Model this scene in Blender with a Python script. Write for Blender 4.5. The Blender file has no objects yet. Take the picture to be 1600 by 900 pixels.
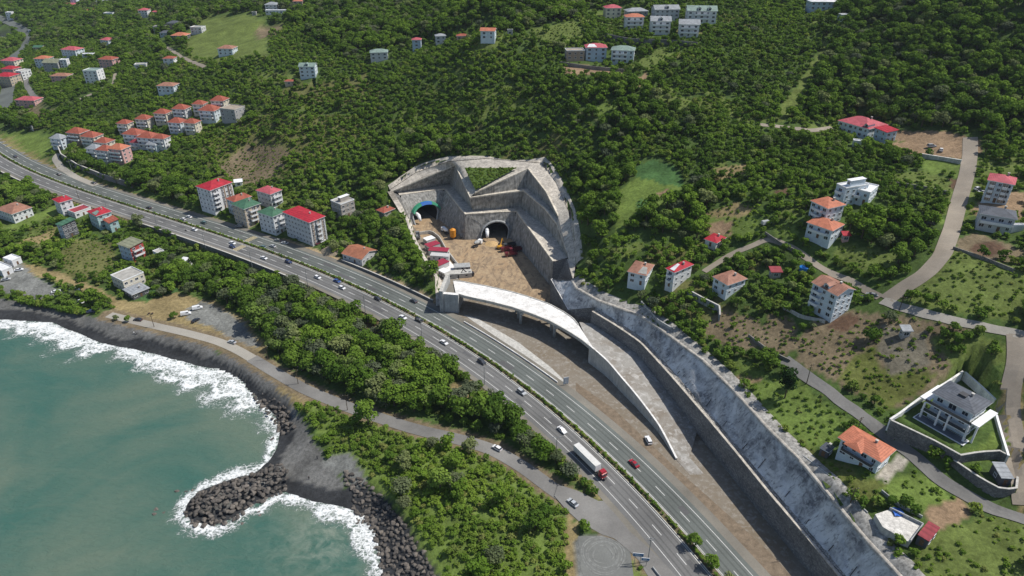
import bpy, bmesh, math, random
import numpy as np
from mathutils import Vector, Matrix

# ------------------------------------------------------------------ camera, sky, sun, exposure
scene = bpy.context.scene
COL = scene.collection
R = math.radians
CH = 200.0; PITCH = R(30); FPX = 1070.0
cd = bpy.data.cameras.new('camera'); cam = bpy.data.objects.new('camera', cd); COL.objects.link(cam)
cam.location = (0, 0, CH); cam.rotation_euler = (R(60), 0, 0)
cd.sensor_width = 36; cd.lens = 36*FPX/1600; cd.clip_start = 1; cd.clip_end = 12000
scene.camera = cam
SUN_EL = 56; SUN_AZ = 82
world = bpy.data.worlds.new('World'); scene.world = world; world.use_nodes = True
wn = world.node_tree; wn.nodes.clear()
sky = wn.nodes.new('ShaderNodeTexSky'); sky.sky_type = 'NISHITA'; sky.sun_disc = False
sky.sun_elevation = R(SUN_EL); sky.sun_rotation = R(SUN_AZ)
bg = wn.nodes.new('ShaderNodeBackground'); bg.inputs[1].default_value = 0.095
wo = wn.nodes.new('ShaderNodeOutputWorld')
wn.links.new(sky.outputs[0], bg.inputs[0]); wn.links.new(bg.outputs[0], wo.inputs[0])
sl = bpy.data.lights.new('sun', 'SUN'); sl.energy = 4.3; sl.angle = R(0.55); sl.color = (1, .95, .87)
so = bpy.data.objects.new('sun', sl); COL.objects.link(so); so.location = (200, 200, 400)
_sd = Vector((math.sin(R(SUN_AZ))*math.cos(R(SUN_EL)), math.cos(R(SUN_AZ))*math.cos(R(SUN_EL)), math.sin(R(SUN_EL))))
so.rotation_euler = _sd.to_track_quat('Z', 'Y').to_euler()
scene.view_settings.view_transform = 'Standard'; scene.view_settings.look = 'None'
scene.view_settings.exposure = 0.17; scene.view_settings.gamma = 1
scene.render.engine = 'CYCLES'; scene.cycles.max_bounces = 4; scene.cycles.diffuse_bounces = 2
scene.cycles.transparent_max_bounces = 4
rng = random.Random(7); nr = np.random.RandomState(7)

# ------------------------------------------------------------------ survey: photo rays <-> world
cp, sp = math.cos(PITCH), math.sin(PITCH)
def ray(px, py):
    a = (px-800)/FPX; b = -(py-450)/FPX
    return a, cp+b*sp, -sp+b*cp
def U(px, py, h):
    dx, dy, dz = ray(px, py); t = (h-CH)/dz
    return (dx*t, dy*t, h)
def UV(q): return Vector(U(*q))
def proj(x, y, z):
    x = np.asarray(x, float); y = np.asarray(y, float); z = np.asarray(z, float)-CH
    d = y*cp-z*sp; d = np.where(d < 1, 1, d)
    u = y*sp+z*cp
    return 800+FPX*x/d, 450-FPX*u/d, d

# ------------------------------------------------------------------ polylines
def resample(P, step):
    P = np.asarray(P, float); s = np.r_[0, np.cumsum(np.linalg.norm(np.diff(P[:, :2], axis=0), axis=1))]
    n = max(2, int(s[-1]/step)+1); t = np.linspace(0, s[-1], n)
    return np.stack([np.interp(t, s, P[:, k]) for k in range(P.shape[1])], 1)
def smooth(P, it=3):
    P = np.asarray(P, float)
    for _ in range(it):
        Q = P.copy(); Q[1:-1] = .25*P[:-2]+.5*P[1:-1]+.25*P[2:]; P = Q
    return P
def curve(pts, step=3., it=4):
    return resample(smooth(resample(pts, step), it), step)
def normals2(P):
    T = np.gradient(P[:, :2], axis=0); T /= np.linalg.norm(T, axis=1)[:, None]+1e-9
    return T, np.stack([T[:, 1], -T[:, 0]], 1)
def dist_poly(x, y, P, closed=False):
    """distance to a polyline, index of nearest segment and parameter"""
    P = np.asarray(P, float); n = len(P) if closed else len(P)-1
    best = np.full(x.shape, 1e9); bi = np.zeros(x.shape, int); bt = np.zeros(x.shape)
    for i in range(n):
        a = P[i]; b = P[(i+1) % len(P)]; v = b[:2]-a[:2]; L = v@v+1e-9
        t = np.clip(((x-a[0])*v[0]+(y-a[1])*v[1])/L, 0, 1)
        d = np.hypot(x-a[0]-t*v[0], y-a[1]-t*v[1]); m = d < best
        best[m] = d[m]; bi[m] = i; bt[m] = t[m]
    return best, bi, bt
def inside(x, y, P):
    P = np.asarray(P, float)[:, :2]; r = np.zeros(x.shape, bool)
    m = (x >= P[:, 0].min()) & (x <= P[:, 0].max()) & (y >= P[:, 1].min()) & (y <= P[:, 1].max())
    if not m.any(): return r
    xx = x[m]; yy = y[m]; c = np.zeros(xx.shape, bool); j = len(P)-1
    for i in range(len(P)):
        x1, y1 = P[i]; x2, y2 = P[j]
        if y1 != y2: c ^= ((y1 > yy) != (y2 > yy)) & (xx < (x2-x1)*(yy-y1)/(y2-y1)+x1)
        j = i
    r[m] = c; return r
def sstep(a, b, x):
    t = np.clip((x-a)/(b-a), 0, 1); return t*t*(3-2*t)

# highway centre line (measured along the planted median), smooth in plan
RZ = 14.0
_m = np.array([U(a, b, RZ)[:2] for a, b in [(0,243.5),(60,269),(125,294),(200,321),(287,351),(343,369),(400,388),(480,417),(562,450),(650,491),(725,535),(800,588),(850,628),(900,673),(937,712),(1000,773),(1075,845),(1112,884)]])
_d = np.array((-.78, .625)); _d /= np.linalg.norm(_d); _e = np.array((_d[1], -_d[0]))
_u = _m@_d; _v = _m@_e
_c = np.polyfit(_u, _v, 4, w=1/(1+np.linalg.norm(_m, axis=1)/250))
_uu = np.arange(_u.min(), _u.max(), 4.0); _vv = np.polyval(_c, _uu)
HW = _uu[:, None]*_d+_vv[:, None]*_e          # runs from the bottom right of the photo to the far left
_t0 = HW[0]-HW[2]; _t0 /= np.linalg.norm(_t0); _t1 = HW[-1]-HW[-3]; _t1 /= np.linalg.norm(_t1)
_ext0 = [HW[0]+_t0*k for k in range(80, 0, -4)]; _ext1 = [HW[-1]+_t1*k for k in range(4, 200, 4)]
HW = np.array(list(_ext0)+list(HW)+_ext1)
HWT, HWN = normals2(HW)                        # normal: + = uphill side
if (HWN[20]@np.array((1, 0.3))) < 0: HWN = -HWN
def hoff(off, i0=0, i1=None): return (HW+HWN*off)[i0:i1]

# other roads: (photo x, photo y, height)
COAST = curve([U(*q) for q in [(170,492,4),(215,503,4),(245,510,4),(290,520,4.3),(340,533,4.3),(372,547,4.4),(410,570,4.7),(440,588,5.1),(475,608,5.8),(520,627,6.8),(560,642,7.8),(610,659,8.8),(660,674,9.8),(720,687,11),(770,702,12),(820,731,13),(860,762,13.6),(900,788,13.9),(940,812,14),(990,850,14),(1040,900,14),(1080,950,14)]], 3)

# ------------------------------------------------------------------ terrain height
CTRL = [(0,262,14),(85,297,14),(212,337,14),(0,230,14),(100,268,14),(187,302,14),
 (475,385,14.5),(400,345,15),(330,335,16),(150,262,18),(215,240,24),(215,215,27),(200,180,34),(120,215,24),(300,200,36),(350,180,42),(260,140,50),
 (30,190,22),(50,170,24),(40,130,24),(100,150,38),(145,128,44),(60,230,16),(20,215,16),
 (100,90,38),(60,60,20),(30,45,14),(10,60,0),(10,70,0),(30,80,12),(45,100,16),(150,30,50),(230,20,62),(300,100,64),(350,60,72),(300,10,80),(400,30,86),(400,90,74),(430,130,66),
 (450,180,54),(450,250,34),(400,260,24),(550,250,40),(550,300,26),(600,200,54),(480,120,70),(600,90,82),(660,75,88),(760,60,98),(700,150,72),(700,200,60),(780,225,57.5),(840,225,60),(560,150,65),(620,260,39.5),(540,340,18),(520,370,15.5),
 (600,380,19),(600,330,25),(640,400,20),(670,440,17.5),(640,445,15.5),(560,400,15),(590,352,23),
 (611,296,32.5),(640,273,39.1),(700,253,48.3),(760,248,51.8),(845,255,54.5),(868,285,51),(888,330,44.8),(898,385,36.9),(902,415,32.5),
 (750,200,63.5),(750,150,79),(750,100,93),(750,50,112),(750,0,124),(550,50,92),(550,0,104),(650,30,100),
 (900,450,33),(935,470,33),(975,478,33.5),(1000,493,34.5),(1035,517,35),(1060,530,35.5),(1100,565,36),(1150,615,36),(1200,670,36),(1250,720,36),(1300,780,35.5),(1350,840,35),(1400,895,35),
 (1070,455,45),(990,445,40),(1140,458,49),(1120,388,53),(950,400,46),(940,330,57),(1000,300,62),(1100,250,74),(1000,200,79),(900,200,73),(1000,150,90),(900,120,96),(930,95,98),(975,98,98),(1000,60,110),(1080,60,111),(960,35,112),(1040,30,115),(1100,30,117),(900,30,118),(1000,0,126),(1150,100,104),(1150,180,86),
 (1200,300,72),(1250,400,60),(1300,420,59),(1290,500,53),(1200,450,52),(1200,520,46),(1150,540,42),(1250,580,44),(1350,560,50),(1450,450,67),(1590,500,67),(1500,400,74),(1450,530,58),(1590,580,60),
 (1500,690,48.5),(1560,640,51),(1585,760,45),(1400,620,46),(1350,730,43),(1300,650,42),(1500,860,41),(1400,820,38),(1600,830,43),(1450,900,38),(1300,720,38),
 (1400,690,42),(1455,740,42),(1500,770,41.5),(1545,795,41.5),(1587,802,42),(1610,820,42),
 (1565,325,81),(1560,370,76),(1340,330,72),(1290,360,68),(1350,205,81),(1455,235,83),(1530,260,84),(1600,230,90),(1440,270,80),(1250,200,85),(1250,100,103),(1250,0,125),(1450,150,100),(1450,50,122),(1450,0,138),(1600,100,116),(1600,0,145),(1350,100,106),
 # below the highway
 (205,400,7.5),(150,365,9),(95,370,9),(110,330,11),(40,340,10),(20,400,8),(100,430,5.5),(200,445,5.5),(280,440,6),(350,440,6.5),(350,480,5),(300,500,4.5),(150,470,4.5),(60,460,4.2),(10,455,4),(20,300,11),(0,280,11),
 (430,470,7),(420,520,6),(480,520,7.5),(560,530,9),(640,560,10.5),(560,600,8.5),(700,610,11),(700,660,11),(800,670,12.5),(840,700,13.2),
 # promontory
 (480,640,6),(560,700,7),(640,760,8),(700,740,10),(800,780,13),(740,840,10),(680,860,7),(870,850,13),(800,900,11),(900,880,13.5),(960,860,13.8),(610,690,8.5),(1000,890,13.8),
 # shore
 (0,495,.3),(80,503,.3),(160,535,.3),(262,556,.3),(350,572,.3),(390,603,.3),(432,650,.3),(430,690,.3),(0,475,3),(100,482,3),(200,510,3),(300,535,3.3),(380,560,3),(430,600,3),(460,690,2.4),(480,720,2.6),(520,740,2.6),(560,740,4),(610,790,4),(640,840,4),(670,890,4)]
W = np.array([U(*c) for c in CTRL]+[(-900,1500,60),(-500,1900,120),(0,1700,210),(700,1500,260),(900,900,230),(700,500,200),(500,250,140),(450,60,95),(250,60,52),(-700,900,6),(-900,1200,8),(-420,900,45),(-600,1150,35),(-300,1300,90),(0,900,165),(300,800,190),(-250,750,78),(110,60,14),(-20,90,5),(380,160,105),(-560,600,10),(-560,500,5),(400,400,142)])
def _tps():
    X = W[:, :2]/400.; n = len(X)
    r = np.linalg.norm(X[:, None]-X[None], axis=2)
    K = r+0.004*np.eye(n)*-1           # linear (biharmonic in 3-D) kernel, lightly smoothed
    A = np.zeros((n+3, n+3)); A[:n, :n] = K; A[:n, n] = 1; A[:n, n+1:] = X; A[n, :n] = 1; A[n+1:, :n] = X.T
    return np.linalg.solve(A, np.r_[W[:, 2], 0, 0, 0]), X
_cf, _cx = _tps()
def tps(x, y):
    X = x/400.; Y = y/400.; o = _cf[-3]+_cf[-2]*X+_cf[-1]*Y
    for k in range(len(_cx)): o = o+_cf[k]*np.hypot(X-_cx[k, 0], Y-_cx[k, 1])
    return o
SHORE = [U(a, b, 0) for a, b in [(-500,520),(-120,488),(0,499),(45,502),(80,504),(110,516),(160,537),(220,548),(262,559),(310,572),(350,576),(378,590),(393,610),(410,630),(430,648),(437,675),(433,700),(418,722),(400,738),(350,752),(310,768),(292,785),(288,803),(300,816),(330,822),(362,812),(390,792),(412,781),(440,768),(465,776),(500,786),(545,794),(570,806),(586,835),(594,865),(600,900),(612,960),(640,1080)]]
SHORE[0] = (-900., 560., 0.)
SEAPOLY = [q[:2] for q in SHORE]+[(-30., 20.), (-1500., 20.), (-1500., 560.)]
SEA2 = [U(a, b, 0)[:2] for a, b in [(-200,50),(-40,45),(8,53),(18,60),(16,68),(0,72),(-100,80),(-250,82)]]
# inner cut (excavation + portal + ramp + shotcrete slope)
RIM = [(690,478,14.2),(688,440,15.5),(668,410,17),(650,380,18),(641,350,22),(625,320,29),(609,297,31.6),(650,270,39.5),(700,253,47.4),(760,248,51.8),(845,255,54.5),(868,285,51),(888,330,44.8),(897,385,36.9),(900,415,32.5),(893,438,33),(900,450,33),(935,470,33),(975,478,33.5),(1000,493,34.5),(1035,517,35),(1060,530,35.5),(1100,565,36),(1150,615,36),(1200,670,36),(1250,720,36),(1300,780,35.5),(1350,840,35),(1400,895,35),(1450,950,35),(1500,1010,35)]
RIM3 = np.array([U(*q) for q in RIM])
_hi = [tuple(p) for p in hoff(13.0) if -45 < p[0]]
_hi = [p for p in _hi if p[1] < 300 and p[0] > RIM3[0, 0]-4]
CUT = [tuple(p[:2]) for p in RIM3]+[(RIM3[-1, 0]+4, 60.)]+_hi
DZ = 14.0
def hnoise(x, y):
    o = 0
    for k, (fx, fy, a) in enumerate([(.021,.013,.9),(.047,-.031,.6),(-.071,.083,.35),(.13,.11,.2),(.23,-.19,.12)]):
        o = o+a*np.sin(x*fx*2+k*1.7+1.3*np.sin(y*fy*3+k))*np.cos(y*fy*2.3+k*.6)
    return o
FLATS = [(48.5, [(1393,656),(1462,689),(1500,710),(1535,705),(1576,712),(1557,640),(1506,583),(1440,620)]), (45.8, [(1492,719),(1530,744),(1560,760),(1588,763),(1588,716),(1560,705),(1500,711)])]
def raw_height(x, y):
    h = tps(x, y)
    d = dist_poly(x, y, SHORE)[0]; sea = inside(x, y, SEAPOLY); sea2 = inside(x, y, SEA2)
    h = h+hnoise(x, y)*sstep(5, 60, d)*sstep(16, 30, h)
    land = np.maximum(h, .10*np.minimum(d, 18)); land = land*sstep(0, 14, d)+(1-sstep(0, 14, d))*(.10*d+.02)
    h = np.where(sea, -np.minimum(5, d*.12)-.05, land)
    dc, ic, tc = dist_poly(x, y, COAST); zc = COAST[ic, 2]+(COAST[np.minimum(ic+1, len(COAST)-1), 2]-COAST[ic, 2])*tc
    w = 1-sstep(5.5, 14, dc); h = np.where(sea, h, h*(1-w)+zc*w)
    dh, ih, _ = dist_poly(x, y, np.c_[HW, np.zeros(len(HW))])
    side = ((x-HW[ih, 0])*HWN[ih, 0]+(y-HW[ih, 1])*HWN[ih, 1])
    w = np.where(side < 0, 1-sstep(14.2, 17.2, dh), 1-sstep(15, 20, dh)); h = h*(1-w)+RZ*w
    for zf, pl in FLATS: h = np.where(inside(x, y, [U(a, b, zf)[:2] for a, b in pl]), zf, h)
    c = inside(x, y, CUT); h = np.where(c, DZ-.02, h)
    h = np.where(sea2, -2., h)
    return h, c, sea | sea2, d, dh, side, dc
def axis(a, b, lo, hi, step, g=1.045):
    v = list(np.arange(a, b, step)); s = step
    while v[-1] < hi: s *= g; v.append(v[-1]+s)
    s = step
    while v[0] > lo: s *= g; v.insert(0, v[0]-s)
    return np.array(v)
XS = axis(-300, 240, -1500, 1300, 1.7); YS = axis(100, 440, 30, 2700, 1.7)
GX, GY = np.meshgrid(XS, YS)
GH, GCUT, GSEA, GDS, GDH, GSIDE, GDC = raw_height(GX, GY)
def H(x, y):
    x = np.asarray(x, float); y = np.asarray(y, float)
    i = np.clip(np.searchsorted(XS, x)-1, 0, len(XS)-2); j = np.clip(np.searchsorted(YS, y)-1, 0, len(YS)-2)
    u = np.clip((x-XS[i])/(XS[i+1]-XS[i]), 0, 1); v = np.clip((y-YS[j])/(YS[j+1]-YS[j]), 0, 1)
    return (GH[j, i]*(1-u)+GH[j, i+1]*u)*(1-v)+(GH[j+1, i]*(1-u)+GH[j+1, i+1]*u)*v
_T = np.concatenate([np.arange(60, 700, .8), np.arange(700, 3000, 4.)])
def P(px, py, off=0.):
    """first point of the ground (lifted by off) on the ray of a photo pixel"""
    dx, dy, dz = ray(px, py); h = H(dx*_T, dy*_T)+off; z = CH+dz*_T
    k = np.argmax(z < h)
    if not (z < h).any(): return Vector(U(px, py, 60))
    if k == 0: k = 1
    a = z[k-1]-h[k-1]; b = h[k]-z[k]; t = _T[k-1]+(_T[k]-_T[k-1])*a/(a+b)
    return Vector((dx*t, dy*t, CH+dz*t))
# ------------------------------------------------------------------ helpers for objects and meshes
def s2l(c): return tuple((v/12.92 if v <= .04045 else ((v+.055)/1.055)**2.4) for v in c)
def tag(o, label=None, cat=None, group=None, kind=None):
    if label: o['label'] = label
    if cat: o['category'] = cat
    if group: o['group'] = group
    if kind: o['kind'] = kind
    return o
def empty(name, loc, rz=0., label=None, cat=None, group=None):
    o = bpy.data.objects.new(name, None); COL.objects.link(o); o.empty_display_size = 1
    o.location = loc; o.rotation_euler = (0, 0, rz); return tag(o, label, cat, group)
class MB:
    """collects faces of one mesh"""
    def __init__(s): s.v = []; s.f = []; s.m = []; s.mats = []
    def mi(s, m):
        if m is None: return 0
        if m not in s.mats: s.mats.append(m)
        return s.mats.index(m)
    def face(s, pts, m=None):
        n = len(s.v); s.v += [tuple(p) for p in pts]; s.f.append(tuple(range(n, n+len(pts)))); s.m.append(s.mi(m))
    def grid(s, G, m=None, closed=False):
        """G: rows of 3-D points"""
        n = len(s.v); r = len(G); c = len(G[0]); k = s.mi(m)
        for row in G: s.v += [tuple(map(float, p)) for p in row]
        for i in range(r-1):
            for j in range(c-1 if not closed else c):
                a = n+i*c+j; b = n+i*c+(j+1) % c
                s.f.append((a, b, b+c, a+c)); s.m.append(k)
    def box(s, c, d, m=None, rz=0., taper=1., bottom=True):
        cx, cy, cz = c; hx, hy, hz = d[0]/2, d[1]/2, d[2]/2; n = len(s.v); ca, sa = math.cos(rz), math.sin(rz)
        for z, t in ((-hz, 1.), (hz, taper)):
            for x, y in ((-hx, -hy), (hx, -hy), (hx, hy), (-hx, hy)):
                x *= t; y *= t; s.v.append((cx+x*ca-y*sa, cy+x*sa+y*ca, cz+z))
        for q in [(0,1,5,4),(1,2,6,5),(2,3,7,6),(3,0,4,7),(4,5,6,7)]+([(3,2,1,0)] if bottom else []):
            s.f.append(tuple(n+i for i in q)); s.m.append(s.mi(m))
    def prism(s, poly, z0, z1, m=None, mtop=None):
        """vertical prism over a plan polygon; z0,z1 numbers or lists"""
        N = len(poly); a = z0 if hasattr(z0, '__len__') else [z0]*N; b = z1 if hasattr(z1, '__len__') else [z1]*N
        n = len(s.v)
        ar = sum(poly[i][0]*poly[(i+1) % N][1]-poly[(i+1) % N][0]*poly[i][1] for i in range(N))
        if ar < 0: poly = poly[::-1]; a = list(a)[::-1]; b = list(b)[::-1]
        s.v += [(p[0], p[1], z) for p, z in zip(poly, a)]+[(p[0], p[1], z) for p, z in zip(poly, b)]
        for i in range(N):
            j = (i+1) % N; s.f.append((n+i, n+j, n+N+j, n+N+i)); s.m.append(s.mi(m))
        s.f.append(tuple(n+N+i for i in range(N))); s.m.append(s.mi(mtop or m))
        s.f.append(tuple(n+i for i in range(N))[::-1]); s.m.append(s.mi(m))
    def tube(s, a, b, r0, r1=None, seg=8, m=None, cap=True):
        a = Vector(a); b = Vector(b); r1 = r0 if r1 is None else r1; d = (b-a).normalized()
        u = d.orthogonal().normalized(); w = d.cross(u); n = len(s.v); k = s.mi(m)
        for c, r in ((a, r0), (b, r1)):
            for i in range(seg):
                t = 2*math.pi*i/seg; s.v.append(tuple(c+(u*math.cos(t)+w*math.sin(t))*r))
        for i in range(seg):
            j = (i+1) % seg; s.f.append((n+i, n+j, n+seg+j, n+seg+i)); s.m.append(k)
        if cap: s.f.append(tuple(n+seg+i for i in range(seg))); s.m.append(k); s.f.append(tuple(n+i for i in range(seg))[::-1]); s.m.append(k)
    def mesh(s, name, smooth=False):
        me = bpy.data.meshes.new(name); me.from_pydata(s.v, [], s.f)
        for m in s.mats: me.materials.append(m)
        if s.mats: me.polygons.foreach_set('material_index', s.m)
        if smooth: me.polygons.foreach_set('use_smooth', [True]*len(s.f))
        me.update(); return me
    def build(s, name, parent=None, m=None, smooth=False, loc=None, local=False):
        if parent and not local:                       # world-space vertices -> the parent's own space
            w = Vector((0, 0, 0)); q = parent
            while q: w += q.location; q = q.parent
            s.v = [(a-w.x, b-w.y, c-w.z) for a, b, c in s.v]
        me = s.mesh(name, smooth)
        if m: me.materials.append(m)
        return link(name, me, parent, loc)
def link(name, me, parent=None, loc=None, rz=0., scale=None):
    o = bpy.data.objects.new(name, me); COL.objects.link(o)
    if parent: o.parent = parent
    if loc is not None: o.location = loc
    if rz: o.rotation_euler = (0, 0, rz)
    if scale is not None: o.scale = scale
    return o
def fast_mesh(name, V, F, mats=(), smooth=False):
    me = bpy.data.meshes.new(name); V = np.asarray(V, np.float32); F = np.asarray(F, np.int32); k = F.shape[1]
    me.vertices.add(len(V)); me.vertices.foreach_set('co', V.ravel())
    me.loops.add(F.size); me.loops.foreach_set('vertex_index', F.ravel())
    me.polygons.add(len(F)); me.polygons.foreach_set('loop_start', np.arange(0, F.size, k, dtype=np.int32))
    me.polygons.foreach_set('loop_total', np.full(len(F), k, np.int32))
    if smooth: me.polygons.foreach_set('use_smooth', np.ones(len(F), bool))
    for m in mats: me.materials.append(m)
    me.update(calc_edges=True); me.validate(); return me

# ------------------------------------------------------------------ materials
class NT:
    def __init__(s, name):
        s.m = bpy.data.materials.new(name); s.m.use_nodes = True; s.t = s.m.node_tree; s.t.nodes.clear()
        s.o = s.n('ShaderNodeOutputMaterial'); s.b = s.n('ShaderNodeBsdfPrincipled'); s.l(s.b.outputs[0], s.o.inputs[0])
        s.b.inputs['Specular IOR Level'].default_value = .3
    def n(s, k, **kw):
        x = s.t.nodes.new(k)
        for a, v in kw.items(): setattr(x, a, v)
        return x
    def l(s, a, b): s.t.links.new(a, b)
    def pos(s, sc=(1, 1, 1), rot=(0, 0, 0), obj=False):
        if obj: g = s.n('ShaderNodeTexCoord').outputs['Object']
        else: g = s.n('ShaderNodeNewGeometry').outputs['Position']
        mp = s.n('ShaderNodeMapping'); mp.inputs['Scale'].default_value = sc; mp.inputs['Rotation'].default_value = rot
        s.l(g, mp.inputs[0]); return mp.outputs[0]
    def noise(s, vec, scale, detail=4, rough=.55, dist=0.):
        x = s.n('ShaderNodeTexNoise'); x.inputs['Scale'].default_value = scale; x.inputs['Detail'].default_value = detail
        x.inputs['Roughness'].default_value = rough; x.inputs['Distortion'].default_value = dist; s.l(vec, x.inputs['Vector']); return x.outputs[0]
    def ramp(s, fac, stops):
        x = s.n('ShaderNodeValToRGB'); e = x.color_ramp.elements
        while len(e) < len(stops): e.new(.5)
        for i, (p, c) in enumerate(stops):
            e[i].position = p; e[i].color = (c if hasattr(c, '__len__') else (c, c, c))[:3]+(1,) if hasattr(c, '__len__') else (c, c, c, 1)
        s.l(fac, x.inputs[0]); return x.outputs[0]
    def mix(s, fac, a, b, mode='MIX'):
        x = s.n('ShaderNodeMix', data_type='RGBA', blend_type=mode)
        for k, v in ((0, fac), (6, a), (7, b)):
            if hasattr(v, 'is_output') or hasattr(v, 'links'): s.l(v, x.inputs[k])
            elif hasattr(v, '__len__'): x.inputs[k].default_value = tuple(v)[:3]+(1,)
            else: x.inputs[k].default_value = v if k == 0 else (v, v, v, 1)
        return x.outputs[2]
    def math(s, op, a, b=None, c=None, clamp=False):
        x = s.n('ShaderNodeMath', operation=op, use_clamp=clamp)
        for k, v in ((0, a), (1, b), (2, c)):
            if v is None: continue
            if hasattr(v, 'links'): s.l(v, x.inputs[k])
            else: x.inputs[k].default_value = v
        return x.outputs[0]
    def attr(s, name): return s.n('ShaderNodeAttribute', attribute_name=name)
    def col(s, c): s.l(c, s.b.inputs['Base Color']) if hasattr(c, 'links') else s.b.inputs['Base Color'].__setattr__('default_value', tuple(c)[:3]+(1,))
    def bump(s, h, st=.3, dist=.1):
        x = s.n('ShaderNodeBump'); x.inputs['Strength'].default_value = st; x.inputs['Distance'].default_value = dist
        s.l(h, x.inputs['Height']); s.l(x.outputs[0], s.b.inputs['Normal'])
    def set(s, **k):
        for a, v in k.items(): s.b.inputs[a.replace('_', ' ')].default_value = v
        return s
_mc = {}
def simple(name, c, rough=.8, var=.18, scale=.6, bump=0., metal=0., spec=.3, fine=0., obj=False):
    """a plain painted / plastered / metal surface with soft dirt variation"""
    key = (name, tuple(c), rough, var)
    if key in _mc: return _mc[key]
    t = NT(name); v = t.pos(obj=obj); n = t.noise(v, scale, 5, .6)
    r = t.ramp(n, [(.3, 1-var), (.7, 1+var*.4)])
    cc = t.mix(1., c, r, 'MULTIPLY')
    if fine: cc = t.mix(1., cc, t.ramp(t.noise(v, scale*9, 3), [(.3, 1-fine), (.7, 1+fine)]), 'MULTIPLY')
    t.col(cc); t.set(Roughness=rough, Metallic=metal); t.b.inputs['Specular IOR Level'].default_value = spec
    if bump: t.bump(n, bump, .1)
    _mc[key] = t.m; return t.m

# ground
t = NT('ground'); v = t.pos(); a = t.attr('col').outputs['Color']
n1 = t.noise(v, .09, 6, .6); n2 = t.noise(v, .7, 5, .65); n3 = t.noise(v, 3.2, 3, .6)
c = t.mix(1., a, t.ramp(n1, [(.32, .72), (.68, 1.28)]), 'MULTIPLY')
c = t.mix(1., c, t.ramp(n2, [(.3, .66), (.7, 1.32)]), 'MULTIPLY')
c = t.mix(1., c, t.ramp(n3, [(.3, .8), (.7, 1.2)]), 'MULTIPLY')
t.col(c); t.set(Roughness=.95); t.b.inputs['Specular IOR Level'].default_value = .1; t.bump(n2, .5, .5); M_ground = t.m
# excavated clay floor with wheel tracks
t = NT('bare_clay'); v = t.pos(); n1 = t.noise(v, .05, 5, .6, 1.); n2 = t.noise(v, .45, 6, .65, .6); n3 = t.noise(t.pos((.16, .07, 1), (0, 0, R(-18))), 1., 6, .65, 2.2)
c = t.mix(n1, (.36, .235, .125), (.25, .20, .145)); c = t.mix(t.ramp(n2, [(.42, 0.), (.7, 1.)]), c, (.42, .32, .20))
c = t.mix(t.ramp(n3, [(.48, 0.), (.6, .75)]), c, (.16, .12, .085))
t.col(c); t.set(Roughness=.95); t.bump(n2, .5, .3); M_clay = t.m
t = NT('ramp_surface'); v = t.pos(); n1 = t.noise(v, .07, 5, .6, .8); n2 = t.noise(v, .4, 6, .7, .5)
c = t.mix(t.ramp(n1, [(.38, 0.), (.6, 1.)]), (.20, .175, .145), (.29, .28, .26)); c = t.mix(t.ramp(n2, [(.5, 0.), (.68, .9)]), c, (.46, .45, .43)); c = t.mix(t.ramp(n2, [(.25, .6), (.42, 0.)]), c, (.14, .11, .08))
t.col(c); t.set(Roughness=.95); t.bump(n2, .6, .4); M_ramp = t.m
t = NT('ramp_fill'); v = t.pos(); n1 = t.noise(v, .06, 5, .6, .6); n2 = t.noise(v, .55, 6, .7, .4)
c = t.mix(t.ramp(n1, [(.35, 0.), (.65, 1.)]), (.175, .142, .102), (.215, .19, .155)); c = t.mix(t.ramp(n2, [(.5, 0.), (.75, .8)]), c, (.36, .345, .32)); c = t.mix(t.ramp(n2, [(.2, .6), (.42, 0.)]), c, (.13, .10, .07))
t.col(c); t.set(Roughness=.95); t.bump(n2, .6, .4); M_fill = t.m
def asphalt(name, c, patch=.25):
    t = NT(name); v = t.pos(); n = t.noise(v, .05, 5, .6); n2 = t.noise(v, 1.5, 5, .7); n3 = t.noise(v, 14, 2, .6)
    k = t.mix(1., c, t.ramp(n, [(.3, 1-patch), (.7, 1+patch*.5)]), 'MULTIPLY'); k = t.mix(1., k, t.ramp(n2, [(.25, .86), (.75, 1.1)]), 'MULTIPLY')
    k = t.mix(1., k, t.ramp(n3, [(.3, .85), (.7, 1.12)]), 'MULTIPLY'); t.col(k); t.set(Roughness=.85); return t.m
M_asph_lo = asphalt('asphalt_grey', (.158, .158, .155)); M_asph_up = asphalt('asphalt_greenish', (.130, .144, .135))
M_asph_old = asphalt('asphalt_worn', (.205, .20, .19), .35); M_gravel = asphalt('gravel', (.17, .175, .165), .3)
M_concrete_road = asphalt('concrete_road', (.34, .32, .28), .2); M_dirt_road = asphalt('dirt_track', (.30, .26, .21), .3); M_tan = asphalt('dust_verge', (.21, .195, .165), .35)
M_paint = simple('road_paint', (.62, .62, .6), .7, .3, 2.)
M_paint_y = simple('road_paint_yellow', (.6, .5, .28), .7, .4, 2.)
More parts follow.
